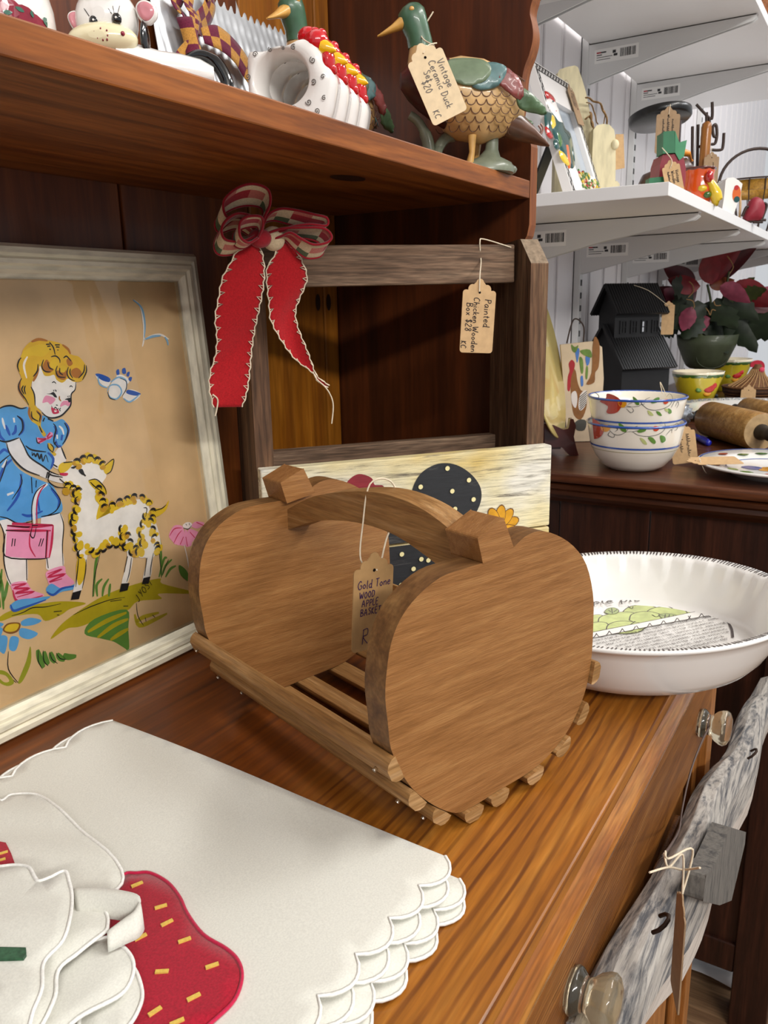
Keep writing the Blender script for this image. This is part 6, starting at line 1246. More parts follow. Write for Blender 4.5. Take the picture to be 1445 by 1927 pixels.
blk([(-23.6,19.7),(-6.2,21.1),(-1.1,19.3),(-0.1,4),(-24,4.5)],.004,.020,'tulip_green','leaf_block')
blk([(22.4,4.8),(33.3,1),(34,-8.4),(23.2,-5.9)],.004,.020,'tulip_green','leaf_block')
tq=mm([(-0.2,40.4),(-0.9,4.4),(-11.7,55.5)])
price_tag(F(TF.P(tq[0][0],tq[0][1],.026),VU,(0,0,1)).rot(15),.0235,.050,[('Vintage',.014,.0045,.0042),('Wooden',.014,-.001,.0042),('~8',.014,-.0065,.0042)],'kraft price tag on a pale stick against the red tulip',[[TF.P(tq[0][0]+.001,tq[0][1]-.010,.0275),TF.P(tq[0][0]+.002,tq[0][1]+.0,.0285),TF.P(tq[2][0],tq[2][1],.028)]],rot_text=-90)
# orange pitcher
M['p_orange']=glaze('pitcher_orange','e0561a',.18); M['p_rim']=glaze('pitcher_rim','5a2418',.1)
c=mm([(13.9,53.3),(-7.7,48.5),(39.6,50.2),(48.4,11.4),(1.9,4.2)]); px=(c[1][0]+c[2][0])/2; R0=(c[2][0]-c[1][0])/2; zt=c[0][1]
pc_=F((1.36,.29,WZ),VU,(0,0,1)).P(px,0,0)
T_=thing('orange_pitcher','glossy orange ceramic pitcher with a yellow rooster handle on the lower wall shelf','pitcher',tuple(pc_))
pr=[(R0*.62,0),(R0*.80,.004),(R0*1.02,zt*.28),(R0*1.05,zt*.42),(R0*.93,zt*.70),(R0*.90,zt*.80),(R0*.97,zt*.95)]
m=MB(); m.lathe(pr,F(pc_),40); m.obj('body',M['p_orange'],T_)
m=MB(); m.lathe([(R0*.95,zt*.93),(R0*1.02,zt*.96),(R0*1.03,zt),(R0*.97,zt*1.01),(R0*.90,zt*.96)],F(pc_),64,0,True,lambda j,a,r:r*(1+.03*math.sin(a*9))); m.obj('rim',M['p_rim'],T_)
PQ2=F(pc_,VU,(0,0,1)); h=mm([(21.8,34.4),(27.9,27.8),(34.6,14.5),(38.5,1.2),(36.2,-5.4)]); h=[(a-px,b) for a,b in h]
m=MB(); m.tube([PQ2.P(a,max(b,.004),.022) for a,b in cat(h,4)],[.004,.006,.009,.008,.004],10); hh=m.obj('rooster_handle',M['r_yellow'],T_)
m=MB(); m.blob((h[0][0],h[0][1]+.004,.026),(.006,.009,.006),PQ2,0,12,8); m.obj('rooster_head',M['r_red'],hh)
m=MB(); m.blob((-.002,zt*.42,R0*.98),(.007,.005,.005),PQ2,0,12,8); m.blob((.006,zt*.25,R0*.98),(.006,.005,.005),PQ2,1,12,8); stuff(m.obj('relief_flowers',[M['r_yellow'],M['r_green']],T_))
# white mug-like shaker
c=mm([(12,53.1),(21.1,57.4),(42.4,46.6),(35.8,-3.9),(11.2,5.6)]); 
MF=F((1.53,.285,WZ),VU,(0,0,1))
T_=thing('white_shaker','white square ceramic jar with a faded rooster print beside the orange pitcher','jar',tuple(MF.P(c[0][0]+.015,0,0)))
w0,w1,zt=c[4][0],c[2][0],c[1][1]
q=[(w0,0),(w1-.010,0),(w1-.002,zt*.55),(w1,zt*.82),(w1-.008,zt*.93),(c[1][0]+.006,zt),(c[1][0]-.004,zt*.99),(c[0][0]+.002,zt*.93),(w0+.002,zt*.4)]
m=MB(); m.prism(q,MF,-.018,.016); m.obj('jar_body',M['white_ceramic'],T_,bevel=.005,seg=3)
m=MB(); xm=(w0+w1)/2; m.dot(xm+.007,zt*.55,.007,MF,.0163,0,14,.013); m.dot(xm+.006,zt*.72,.004,MF,.0165,1,12); m.dot(xm+.008,zt*.40,.005,MF,.0165,2,12); stuff(m.obj('rooster_print',[M['r_orange'],M['r_red'],M['r_teal']],T_))
# wire utensil rack with a wooden roller
RF2=F((1.85,.37,WZ),VU,(0,0,1)); M['rack_wire']=plain('rack_wire','3a2c26',.5,.4,metal=.3); M['roller']=wood('roller_wood','8a5422','a86a2c','c0843e','z',.4,1,.3,300,.2)
T_=thing('wire_rack','dark wire rack with scrolled hooks holding a wooden handle on the lower wall shelf','rack',(1.85,.37,WZ))
for q in [[(12,245.4),(14.1,219.5),(8.7,216.1),(-19.6,241.7)],[(2.2,226.6),(3.9,205.8)],[(8.7,216.1),(9.8,202.2)],[(-24.1,201.1),(-19.4,125.3)],[(-13,204.4),(-8.9,125.1)],[(-11.8,163.2),(-6.1,163.1)],[(16.4,167.1),(23.9,168.7),(26.5,182.7),(24.1,200.2),(20.1,203.7),(16.8,196.8),(19.9,182.8),(24.8,180.9)],[(17.2,156.5),(36.3,156.1),(40.4,163.1),(40.3,187.7)]]:
    m=MB(); m.tube([RF2.P(a,b) for a,b in cat(mm(q),4)],.0030,6); m.obj('rack_wire',M['rack_wire'],T_)
q=mm([(4.1,203.2),(6.4,124.8),(-5.2,200.7),(14.7,200.3)]); m=MB(); r_=(q[3][0]-q[2][0])/2; m.lathe([(.004,q[0][1]+.004),(r_*.9,q[0][1]),(r_,q[0][1]-.01),(r_*1.02,q[1][1]*.6),(r_*.9,.004),(.004,0)],F(RF2.P(q[0][0]-.004,0,.012)),20); m.obj('wooden_handle',M['roller'],T_)
tq=mm([(8.1,147.9),(5.8,141)])
price_tag(F(RF2.P(tq[0][0],tq[0][1],.03),VU,(0,0,1)),.030,.058,[('~7',.02,.002,.006)],'kraft price tag hung on the wire rack wooden handle',[[RF2.P(tq[1][0],tq[1][1],.031),RF2.P(tq[0][0],tq[0][1]+.010,.026)]],rot_text=-90,card='kraft_dark')
# wire basket with a wooden band
M['band']=wood('band_wood','8a6020','a87a2c','c09440','x',.45,1,.3,300)
BFk=F((2.05,.38,WZ),VU,(0,0,1)); c=mm([(4.2,111.3),(65.3,112.1),(124.6,109),(67.2,90.2),(88.2,114.6),(119.3,130.8)])
xc=c[1][0]+.03; R1=.10; ctr=BFk.P(xc,0,0); z1=c[1][1]; z0=max(.006,c[3][1])
T_=thing('wire_basket','dark wire basket with a bent wooden band and raised handle at the right end','basket',tuple(ctr))
m=MB(); m.lathe([(R1,z0),(R1,z1),(R1-.003,z1),(R1-.003,z0),(R1,z0)],F(ctr),48,0,True,None,False); m.obj('wooden_band',M['band'],T_)
m=MB()
for k in range(20):
    a=2*math.pi*k/20; m.tube([ctr+Vector(((R1+.002)*math.cos(a),(R1+.002)*math.sin(a),z1+.002)),ctr+Vector(((R1+.001)*math.cos(a),(R1+.001)*math.sin(a),z0)),ctr+Vector((.06*math.cos(a),.06*math.sin(a),.0015))],.0013,5)
m.tube([ctr+Vector(((R1+.002)*math.cos(t*math.pi/20),(R1+.002)*math.sin(t*math.pi/20),z1+.002)) for t in range(40)],.0018,5,0,True); stuff(m.obj('wire_cage',M['rack_wire'],T_))
m=MB(); m.tube([BFk.P(xc+R1*.85*math.cos(t),z1+.075*math.sin(t),.0) for t in [math.pi*k/20 for k in range(21)]],.0035,6); m.obj('handle',M['rack_wire'],T_)
# red oval on twig legs
RD=F((1.72,.29,WZ),VU,(0,0,1)); c=mm([(47.7,20.9),(24.3,6.3),(52.3,47.4),(66.5,27.2)])
T_=thing('red_apple_ornament','dark red wooden apple shape on brown twig legs at the shelf front','ornament',(1.72,.29,WZ))
m=MB(); q=cat(mm([(50.5,47.4),(61.5,42.2),(67.2,28.8),(64.6,10.5),(51.8,-4.3),(37.3,-0.7),(29.3,9.5),(34.7,27.8),(40.4,42.7)]),3,True); q=[(a,max(b,.003)) for a,b in q]; cx=sum(p[0] for p in q)/len(q); cy=sum(p[1] for p in q)/len(q)
m.loft([[RD.P(cx+(a-cx)*k,cy+(b-cy)*k,z) for a,b in q] for k,z in ((.5,-.012),(.9,-.008),(1,0),(.9,.008),(.5,.012),(.02,.013))]); m.obj('apple_body',M['tulip_red'],T_)
for l in [[(24.3,6.3),(38.8,2.6),(54.4,5.7),(70.4,5.4)],[(64.8,35.5),(69.7,30.5),(63.1,7.2),(60.9,-6.2)],[(25.4,12.9),(31.2,27.9),(35.4,29.5)],[(46.9,-9.3),(59.1,-6.2),(65.1,-13)]]:
    m=MB(); m.tube([RD.P(a,max(b,.002),.004) for a,b in cat(mm(l),4)],.0026,6); m.obj('twig',M['rack_wire'],T_)
q=mm([(21,70.8),(25.7,37.5),(26.4,10.6)]); m=MB(); m.tube([RD.P(a,b,-.01) for a,b in cat(q,4)],.0022,6); tag(m.obj('twine_cord',M['kraft']),'length of tan twine hanging behind the red apple ornament','twine')
# a brown and white ornament further along
M['doll_hair']=plain('doll_hair','8a5a3c',.9,.2,vary=.4,vs=200); M['doll_cloth']=cloth('doll_cloth','ddd6dc',400)
pD=Vector((2.2244,0.33,0.9234))
T_=thing('hanging_ornament','brown and pale ornament seen past the upper wall shelf at the top right corner','ornament',tuple(pD-Vector((0,0,.2))))
dF=F(pD,VU,(0,0,1))
m=MB(); m.blob((-.004,0,0),(.022,.028,.022),dF,0,16,12,lambda d:1+.06*math.sin(d.x*9)*math.sin(d.z*8)); m.obj('round_top',M['doll_hair'],T_)
m=MB(); m.loft([[dF.P(.02+r*math.cos(k*math.pi/8),z,r*.8*math.sin(k*math.pi/8)) for k in range(16)] for z,r in ((.02,.012),(-.02,.030),(-.06,.040),(-.16,.055))]); m.obj('pale_base',M['doll_cloth'],T_)

# ------------------------------------------------------------ dark dresser beyond the hutch
M['walnut_top']=wood('walnut_top','3a1c0e','562d18','6e4126','y',.38,.9,.3,260,.15); M['walnut']=wood('walnut_side','221009','351a10','482618','z',.45,.9,.3,200,.1); M['walnut_edge']=wood('walnut_edge','2c140b','44220f','5a3019','y',.35,1,.25,300,.2)
DZ=.045
T_=thing('dark_dresser','dark walnut dresser standing right of the hutch, covered with kitchenware','dresser',(1.8,.3,-.81))
m=MB(); m.box(1.120,2.9,.030,.553,.031,DZ); m.obj('top_board',M['walnut_top'],T_,bevel=.004,seg=3)
m=MB(); pr=[(1.131,.031),(1.124,.027),(1.124,.021),(1.130,.017),(1.128,.011),(1.133,.005),(1.142,-.002),(1.17,-.002),(1.17,.031)]
m.loft([[(a,y,b) for a,b in pr] for y in (.034,.553)],0,False); m.obj('edge_moulding',M['walnut_edge'],T_)
for y0,y1 in ((.098,.2655),(.267,.40),(.4015,.55)):
    m=MB(); m.box(1.152,1.166,y0,y1,-.70,.0); m.obj('side_board',M['walnut'],T_,bevel=.001)
m=MB(); m.box(1.143,1.20,.045,.098,-.81,.0); m.obj('corner_post',M['walnut'],T_,bevel=.002)
m=MB(); m.box(1.143,1.18,.50,.55,-.81,.0); m.obj('corner_post',M['walnut'],T_,bevel=.002)
m=MB(); m.box(1.146,1.168,.098,.50,-.715,-.665); m.obj('bottom_rail',M['walnut'],T_,bevel=.002)
m=MB(); m.box(1.21,2.88,.06,.08,-.70,.0); m.obj('front_board',M['walnut'],T_)
M['white_paper']=plain('white_paper','dcdcde',.8)
m=MB(); rows=[]
for i in range(9):
    rows.append([(1.215+.16*j/8,.07+.13*i/8+.01*math.sin(j*.6),-.8085+.012*math.sin(j*.9+i*.3)**2+.02*(j/8)) for j in range(9)])
m.grid(rows); tag(m.obj('paper_sheet',M['white_paper'],None,solid=.001),'crumpled white paper lying on the floor under the dark dresser','paper')

# ------------------------------------------------------------ kitchenware on the dresser
M['cream_bowl']=glaze('cream_bowl','efe8da',.02); M['blue_line']=glaze('blue_line','2f56a8',.08); M['p_red']=glaze('petal_red','b8412a',.25); M['p_gold']=glaze('petal_gold','e6a02a',.2); M['p_leaf']=glaze('print_leaf_green','5c8a3c',.25); M['p_vine']=plain('print_vine','4a4e4e',.3); M['p_pale']=glaze('print_pale_leaf','b9c27e',.2); M['p_berry']=glaze('print_berry','c8492a',.15); M['olive_line']=glaze('olive_line','b8b080',0)
BC=Vector((1.209,.309,DZ))
pr=[(.030,.0),(.038,.0015),(.047,.008),(.056,.020),(.0630,.034),(.0662,.048),(.0684,.062),(.0698,.0695),(.0692,.0713),(.0665,.069),(.0635,.056),(.0605,.042),(.054,.024),(.044,.010),(.0001,.006)]
def rbowl(z): 
    for (a,b),(c,d) in zip(pr[:8],pr[1:8]):
        if b<=z<=d: return a+(c-a)*(z-b)/max(1e-9,d-b)
    return .0698
def band(mb,z0,z1,c,mi):
    k=5; mb.lathe([(rbowl(z0+(z1-z0)*i/k)+.0005,z0+(z1-z0)*i/k) for i in range(k+1)],F(c),64,mi,True,None,False)
BV=F((1.209,.309,DZ),VU,(0,0,1))
Cb=(1180,680,5.453)
def bowl(dz,label,motif):
    c=BC+Vector((0,0,dz)); t=thing('cereal_bowl',label,'bowl',tuple(c),'painted bowls in the stack')
    m=MB(); m.lathe(pr,F(c),64); b=m.obj('bowl_body',M['cream_bowl'],t)
    m=MB(); m.tube([c+Vector((.0696*math.cos(2*math.pi*i/48),.0696*math.sin(2*math.pi*i/48),.0698)) for i in range(48)],.0018,8,0,True); m.obj('rim_band',M['blue_line'],t)
    m=MB(); band(m,.0370,.0395,c,0); m.obj('lower_band',M['blue_line'],t)
    m=MB(); band(m,.0325,.0333,c,0); m.obj('olive_line',M['olive_line'],t)
    m=MB(); fr=F(c,VU,(0,0,1))
    # motif shapes share one design: (col, closed?, points) in the tracing crop
    def draw(f):
        for mi,kind,pts,w in motif:
            q=[(a,b-dz-.0035) for a,b in mm(pts)]
            if kind: f.sheet(cat(q,3,True),WF,lambda x,y:0.0002,1,mi,None,.0035)
            else: f.stroke(q,w,WF,.0,mi)
    on_round(m,fr,rbowl,draw,.0005); stuff(m.obj('painted_vine',[M['p_red'],M['p_gold'],M['p_leaf'],M['p_vine'],M['p_pale'],M['p_berry']],t)); return t
Mlow=[]; Mup=[]
CL=[[(-74.7,80.8),(-67.9,81.3),(-61.5,75.6),(-57.4,68.1),(-58.8,58.1),(-64,51.4),(-69.6,51.5),(-70.7,60.9),(-76.5,67.2),(-72.5,73.3)],[(-60.8,73.1),(-54.1,75.5),(-50.8,70.4),(-53.6,65.5),(-58.6,65.6)]]
CU=[[(-56.2,119.4),(-48.8,118.1),(-41.2,112.5),(-38.4,105.1),(-42.7,94.2),(-51.1,91),(-54.9,93.2),(-54.1,101.8),(-62.9,107.4),(-57.1,112.8)],[(-43.6,110.1),(-37.6,112.4),(-33,106.9),(-35.8,101.4),(-40.7,102.7)]]
Mlow+=[(0,1,CL[0],0),(1,1,CL[1],0)]; Mup+=[(0,1,CU[0],0),(1,1,CU[1],0)]
for q in [[(-18.1,69.2),(-12.2,73.2),(-6.8,73.8),(-7.2,69),(-14.6,66.7)],[(-2.6,60),(3.6,59.9),(9.4,53.6),(7.6,50.2),(1.9,53.7)],[(15,62.4),(22,60.2),(24.4,54),(19.1,51.3),(16.1,56.2)]]+[[(-42,79.6),(-34.4,75.1),(-31.5,67.6),(-37.8,68.9)]]: Mlow.append((2,1,q,0))
for q in [[(-13.5,59.5),(-7.1,56.7),(-2.6,49.7),(-8.2,51.2)]]: Mlow.append((4,1,q,0))
Mlow.append((5,1,[(3.9,75.7),(9.4,75.6),(11.7,71.4),(8.5,68.5),(4,70.2)],0))
for q in [[(-32.3,66.8),(-24.2,68),(-15.7,63),(-2,61.4),(11.5,63.9),(20,69.9),(20.1,78.1),(14.4,81.6),(9.1,79.7)],[(23.9,61.6),(31.5,69.7),(33.3,64.2)],[(33,68.3),(39.1,77.7),(43.4,74.9),(41.2,68.1),(37.1,68.2)],[(-25.8,73.5),(-17.8,76.1)],[(-24.2,68),(-18.8,69.3),(-12.1,70.5)]]+[[(-51.3,68),(-46.1,62.9),(-39.9,62.1),(-32.7,66.4),(-29.3,72.5)],[(-50,66.7),(-52.1,60.5),(-45.8,57.9),(-44.8,62.9)],[(-46.7,74.1),(-42.1,70.3),(-45,66.6)],[(-89.9,76.1),(-87.7,82.3),(-81.5,82.2),(-82.4,74.8)],[(-89.5,68.7),(-86.1,73.6),(-82.8,68.6),(-84.4,64.9)],[(-82.4,74.8),(-77.6,77.1),(-79,82.1)]]: Mlow.append((3,0,q,.0008))
for q in [[(-2.2,110.1),(4.2,115.4),(9.5,115.5),(7.9,109.9),(0.6,107.7)],[(-26.1,117.3),(-20.5,113.2),(-17,106.4),(-20.8,105.8),(-25.2,111.9)],[(6.7,96.5),(12.2,95.1),(16,89.6),(10.5,91)],[(24.1,99.6),(29.6,97.4),(31,92.7),(26.6,92.1)]]+[[(-90.4,109.8),(-84.7,104.2),(-81.3,96.2),(-86.3,99.9)]]: Mup.append((2,1,q,0))
for q in [[(-5.5,98.1),(0.1,95.3),(3.7,90.5),(-2.4,91.3)],[(18.7,99.7),(24.1,98.9),(25.7,94.8),(21.6,95.6)]]: Mup.append((4,1,q,0))
Mup.append((5,1,[(16.5,112.5),(21.8,112.4),(23.5,108.3),(19.6,105.7),(16.1,107.8)],0))
for q in [[(-35.3,101.3),(-27.3,102.5),(-18,103.7),(-14.1,106.3),(-5.6,100.1),(5.3,97.9),(18.6,100.3),(27.7,105.5),(29.1,114.9),(24.7,120.3),(20.2,116.4)],[(-15.7,111.1),(-13.4,106.3),(-10.1,107.6)],[(-32.6,99.9),(-26.9,94.4),(-23.6,97.1),(-25.9,101.2)],[(29.4,100.1),(34.1,109.4),(39.3,112)],[(36.1,101.3),(39.6,108),(41.9,103.9),(38.9,98.6)],[(-10.4,113),(-3.9,116.2)]]+[[(-84.9,109.7),(-78,116.8),(-68.3,119.1),(-63.8,114.1),(-67.9,109.3),(-72.3,111.9)],[(-82.3,106),(-77.6,109.5),(-73.8,105.8),(-76,100.4),(-80.9,101.1)],[(-32.9,103.8),(-26.1,102.5)],[(-31.2,106.2),(-26.4,108.6)]]: Mup.append((3,0,q,.0008))
bowl(0,'lower painted white bowl of the stack on the dresser corner',Mlow); bowl(.0375,'upper painted white bowl with a blue rim, stacked on another',Mup)
pq=[(29.9,134.1),(23.8,122.6),(58,87.5),(65,87.3),(77.7,47.8),(53.5,34.1)]; pq=mm(pq)
tq=BV.off(0,0,-.03)
fr=F(BV.P(.075,.062,-.02),(.30,-.95,.16),(.12,.06,1))
price_tag(fr,.036,.060,[('~10',.016,.004,.007),('~8',.016,-.006,.007)],'kraft price tag leaning against the right side of the stacked bowls',[[fr.P(0,-.012,.001),fr.P(-.01,.02,0),BV.P(.040,.124,-.02),BV.P(.030,.112,.02)]],rot_text=-90)
# yellow plate on a red wooden stand
M['yellow_plate']=glaze('yellow_plate','e3cf86',.02); M['stand_red']=plain('stand_red','4a1512',.35,.5,.3,vary=.15,vs=30)
e=mm([(-52.2,247.8),(-34.7,209.1),(-20.9,138.8),(-12.4,66.7),(-20.2,40.5),(-41.2,55.6)])
YO=F((1.30,.43,DZ),VU,(0,0,1)); T_=thing('yellow_plate','pale yellow plate standing on a dark red wooden stand behind the box','plate',(1.29,.44,DZ+.03))
zc=(e[0][1]+.0+e[4][1])/2; R1=(e[0][1]-e[4][1])/2*1.22; xr=e[3][0]
pc=YO.P(xr-.045,zc+.004,.0)
nn=Vector(VU)*.93+Vector((-.852,-.523,0))*.36+Vector((0,0,.22)); fr=F(pc,Vector((0,0,1)).cross(nn),nn.cross(Vector((0,0,1)).cross(nn)))
m=MB(); m.lathe([(.0001,-.012),(R1*.55,-.012),(R1*.65,-.009),(R1*.98,.004),(R1,.006),(R1*.98,.0075),(R1*.65,-.004),(R1*.55,-.007),(.0001,-.007)],fr,64); m.obj('plate_body',M['yellow_plate'],T_)
T_=thing('plate_stand','dark red wooden plate stand holding the yellow plate','plate stand',(1.28,.41,DZ))
q=mm([(-58.6,54.2),(-44.2,51.1),(-28.2,43.6),(-19.7,44.9),(-17.4,60.6),(-12.4,60.5),(-7.7,49),(-10.6,31.7),(-5.6,12.8),(-1.5,-0.4),(-4.9,-4),(-16.7,1.3),(-28.6,14.7),(-57.4,15.2)]); q=[(a,max(b,.0005)) for a,b in q]
m=MB(); m.prism(q,YO,.022,.036); m.obj('side_support',M['stand_red'],T_,bevel=.002)
m=MB(); m.prism([(a-.03,b) for a,b in q],YO,-.045,-.031); m.obj('side_support',M['stand_red'],T_,bevel=.002)
m=MB(); m.box(q[0][0]-.02,q[0][0]+.03,.010,.020,-.033,.024,0,YO); m.obj('cross_bar',M['stand_red'],T_)
# rooster plaque
M['plaque']=plain('plaque','d8c4a8',.7,.3,vary=.08,vs=40); M['paint_brown']=plain('plaque_brown','8a5a2c',.7,vary=.2,vs=90); M['paint_blue']=plain('plaque_blue','4a78c0',.7,vary=.2); M['paint_green']=plain('plaque_green','6a8a3c',.7,vary=.3,vs=90); M['paint_red']=plain('plaque_red','a8242e',.7,vary=.2); M['paint_white']=plain('plaque_white','e0d8d4',.7); M['paint_dark']=plain('plaque_dark','4a4a44',.7)
RF3=F((1.40,.46,DZ),VU,(0,0,1)); T_=thing('rooster_plaque','painted rooster plaque with a wire hanger standing on the dresser behind the bowls','plaque',(1.40,.46,DZ))
Q_=(1020,560,6.022)
q=mm([(-34.6,171.5),(21.2,176.4),(37.8,166.3),(38,111.5),(19.6,18.2),(-2.3,14.7),(-16.6,15.7)]); q[-1]=(q[-1][0],.001); q[-2]=(q[-2][0],.001); q[-3]=(q[1][0]+.02,.001); q[3]=(q[1][0]+.022,q[3][1])
m=MB(); m.prism(q,RF3,-.008,0); m.obj('board',M['plaque'],T_,bevel=.001)
m=MB(); zz=[.0002]
def pl(mi,pts): 
    zz[0]+=.00006; m.poly(cat(mm(pts),3,True),RF3,zz[0],mi)
for mi,pts in ((1,[(-14.6,130.9),(-6.7,126.2),(-2.9,107.7),(3.9,92.1),(13.5,87.3),(14.6,60.8),(6.1,40.6),(-6.8,48.7),(-12.6,77),(-15.3,107.9)]),(4,[(-19.5,138.6),(-14.4,145.4),(-8.8,139.9),(-9.2,130.8),(-14,115.6),(-15.5,92.5),(-20.2,94.1),(-20.2,115.7),(-17.5,126.4)]),(5,[(-12.9,86.3),(-5.3,90.8),(-1.7,76.7),(-4.2,61.2),(-10.7,69.1)]),(5,[(2.7,84.4),(13.3,92),(14.3,68.7),(5.4,56.3),(0.4,64.2)]),(6,[(-4.7,34.5),(4.5,40.6),(15.6,37.3),(13.1,21.5),(-1,21.8)]),
 (2,[(-9.8,165),(-2.1,164.1),(-2.3,152),(-4.9,139.9),(-7.7,152.1)]),(2,[(9.3,150.2),(16.8,153.1),(16.7,139.5),(12.2,135)]),(2,[(2.2,115.3),(6,116.7),(7.5,101.3),(3.6,99.9)]),(3,[(-16.2,171.9),(-9.9,167.2),(-3.8,170.1),(-8,158.1),(-14.2,161.3)]),(3,[(-0.4,161),(16.4,162.2),(20.1,148.5),(6.1,153.3)]),(3,[(-1.5,148.9),(4.8,145.8),(6.5,124.4),(2.7,122.9)]),(3,[(11.5,133.5),(14.7,130.4),(14,112),(10.8,115.1)]),(1,[(20.9,166.6),(24.6,184.6),(33,169.4),(33.2,133.1),(27.5,122.5),(26.7,105.6),(12.8,102.8),(21.3,122.6)])): pl(mi,pts)
for k in range(7):
    a=mm([(1.3,79.8),(14.1,90.4),(3.8,57.9)]); t=k/6; m.stroke([(a[0][0]+(a[2][0]-a[0][0])*t,a[0][1]+(a[2][1]-a[0][1])*t),(a[1][0],a[1][1]+(a[2][1]-a[0][1])*t)],.0016,RF3,.0014,6)
stuff(m.obj('painted_rooster',[M['plaque'],M['paint_brown'],M['paint_blue'],M['paint_green'],M['paint_red'],M['paint_white'],M['paint_dark']],T_))
m=MB(); q=mm([(-23.1,173.5),(-17.3,201.8),(-11.7,214.3),(-2.5,211.9),(5.6,199.9),(5.8,179),(6.7,175.9)]); m.tube([RF3.P(a,b,-.004) for a,b in cat(q,4)],.0014,6); m.obj('wire_hanger',M['rack_wire'],T_)
# black wooden barn
M['barn_black']=plain('barn_black','1d1d1f',.55,.35,vary=.15,vs=50); M['barn_roof']=plain('barn_roof','151517',.5,.35); M['barn_light']=plain('window_light','c8ccd4',.5)
HB=F((1.70,.46,DZ),(.80,-.60,0),(0,0,1))         # u along the ridge; n towards the room
T_=thing('black_barn','black wooden toy barn with a two stage ribbed roof on the dresser','toy barn',(1.70,.46,DZ))
w=.058; dp=.062; e1=.122; rd=.196
dv=HB.n.dot(Vector((-.852,-.523,0)))
m=MB(); m.box(-w,w,0,e1,-dp,dp,0,HB); 
gab=[(-dp,0),(dp,0),(dp,e1),(.0,rd),(-dp,e1)]
m=MB(); m.prism(gab,F(HB.P(-w,0,0),HB.n*1,HB.v),-2*w,0); m.obj('lower_walls',M['barn_black'],T_)
def roof(y0,z0,y1,z1,u0,u1,nm):
    d=Vector((z1-z0,y1-y0)); l=d.length; m=MB()
    a=HB.P(u0,y0,z0); dirv=(HB.n*(z1-z0)+HB.v*(y1-y0)).normalized(); fr=F(a,HB.u,dirv)
    m.box(0,u1-u0,0,l,-.002,.003,0,fr)
    k=int((u1-u0)/.006)
    for i in range(k+1): m.box(i*.006,i*.006+.002,0,l,.003,.0042,0,fr)
    return m.obj(nm,M['barn_roof'],T_)
roof(e1-.010,dp+.010,rd+.002,0,-w-.008,w+.008,'roof_slope'); roof(e1-.010,-dp-.010,rd+.002,0,-w-.008,w+.008,'roof_slope')
w2=w*.93; b0,b1=rd-.020,rd+.026; d2=.026
m=MB(); 
m.prism([(-d2,b0-.02),(d2,b0-.02),(d2,b1),(0,b1+.046),(-d2,b1)],F(HB.P(-w2,0,0),HB.n,HB.v),-2*w2,0); m.obj('upper_walls',M['barn_black'],T_)
roof(b1-.004,d2+.016,b1+.054,0,-w2-.010,w2+.010,'roof_slope'); roof(b1-.004,-d2-.016,b1+.054,0,-w2-.010,w2+.010,'roof_slope')
for k in range(4):
    m=MB(); u0=-w2+.012+k*.026; fr=HB.off(u0,b0+.004,d2+.0002); frame_body(m,[(0,0),(.016,0),(.016,.026),(0,.026)],[(.002,.002),(.014,.002),(.014,.024),(.002,.024)],-.001,.002,fr); m.box(.0072,.0088,.002,.024,0,.0015,0,fr); m.box(.002,.014,.012,.0135,0,.0015,0,fr); wn=m.obj('window',M['barn_roof'],T_)
    if k==2:
        m=MB(); m.box(.002,.0072,.003,.023,-.0002,.0006,0,fr); m.obj('window_gap',M['barn_light'],wn)
m=MB(); m.box(-.045,-.012,.004,.058,dp,dp+.003,0,HB); m.box(.012,.045,.004,.058,dp,dp+.003,0,HB); stuff(m.obj('barn_doors',M['barn_roof'],T_))
fr=F(HB.P(w2+.012,b1+.020,d2+.012),(.30,-.95,0),(.05,.02,1))
price_tag(fr,.024,.066,[],'kraft price tag hanging at the right end of the black barn roof',[[fr.P(0,-.01,.001),HB.P(w2*.6,b1+.040,d2*.7),HB.P(0,b1+.052,.010)]])
# flower arrangement
M['pot_green']=plain('pot_green','39402c',.55,.4,.1,vary=.25,vs=40); M['petal_dark']=plain('petal_dark','4a0f18',.5,.4,vary=.35,vs=40); M['petal_red']=plain('petal_red','6e141c',.5,.4,vary=.35,vs=40); M['petal_rose']=plain('petal_rose','7e3448',.5,.4,vary=.35,vs=40); M['petal_amber']=plain('petal_amber','7a3a1c',.5,.4,vary=.4,vs=40); M['leaf_dark']=plain('leaf_dark','1c2716',.5,.4,vary=.4,vs=50); M['leaf_olive']=plain('leaf_olive','3a421e',.5,.4,vary=.4,vs=50)
PFr=F((2.2,.45,DZ),VU,(0,0,1)); c=mm([(-18.4,154.9),(130.8,160.8),(-4.1,96.9),(121.7,83.3),(13.4,74.1),(106.4,76.9),(61.2,73.2)])
pzb=c[6][1]; pzt=(c[0][1]+c[1][1])/2; px=(c[0][0]+c[1][0])/2; Rt=(c[1][0]-c[0][0])/2; Rb=(c[5][0]-c[4][0])/2
T_=thing('flower_arrangement','dark red silk lilies and leaves in a mossy green pot at the right','flower arrangement',tuple(PFr.P(px,pzb,0)))
pcn=PFr.P(px,0,0); hh=pzt-pzb
m=MB(); m.lathe([(.0001,0),(.036,0),(.038,.004),(.022,.014),(.020,pzb-.008),(Rb*.6,pzb),(Rb*.8,pzb),(Rb,pzb+.006),(Rb*1.18,pzb+hh*.25),(Rt*.95,pzb+hh*.7),(Rt,pzb+hh),(Rt*.94,pzb+hh),(Rt*.88,pzb+hh*.75),(.0001,pzb+hh*.75)],F(pcn),40); pot=m.obj('pot',M['pot_green'],T_)
m=MB()
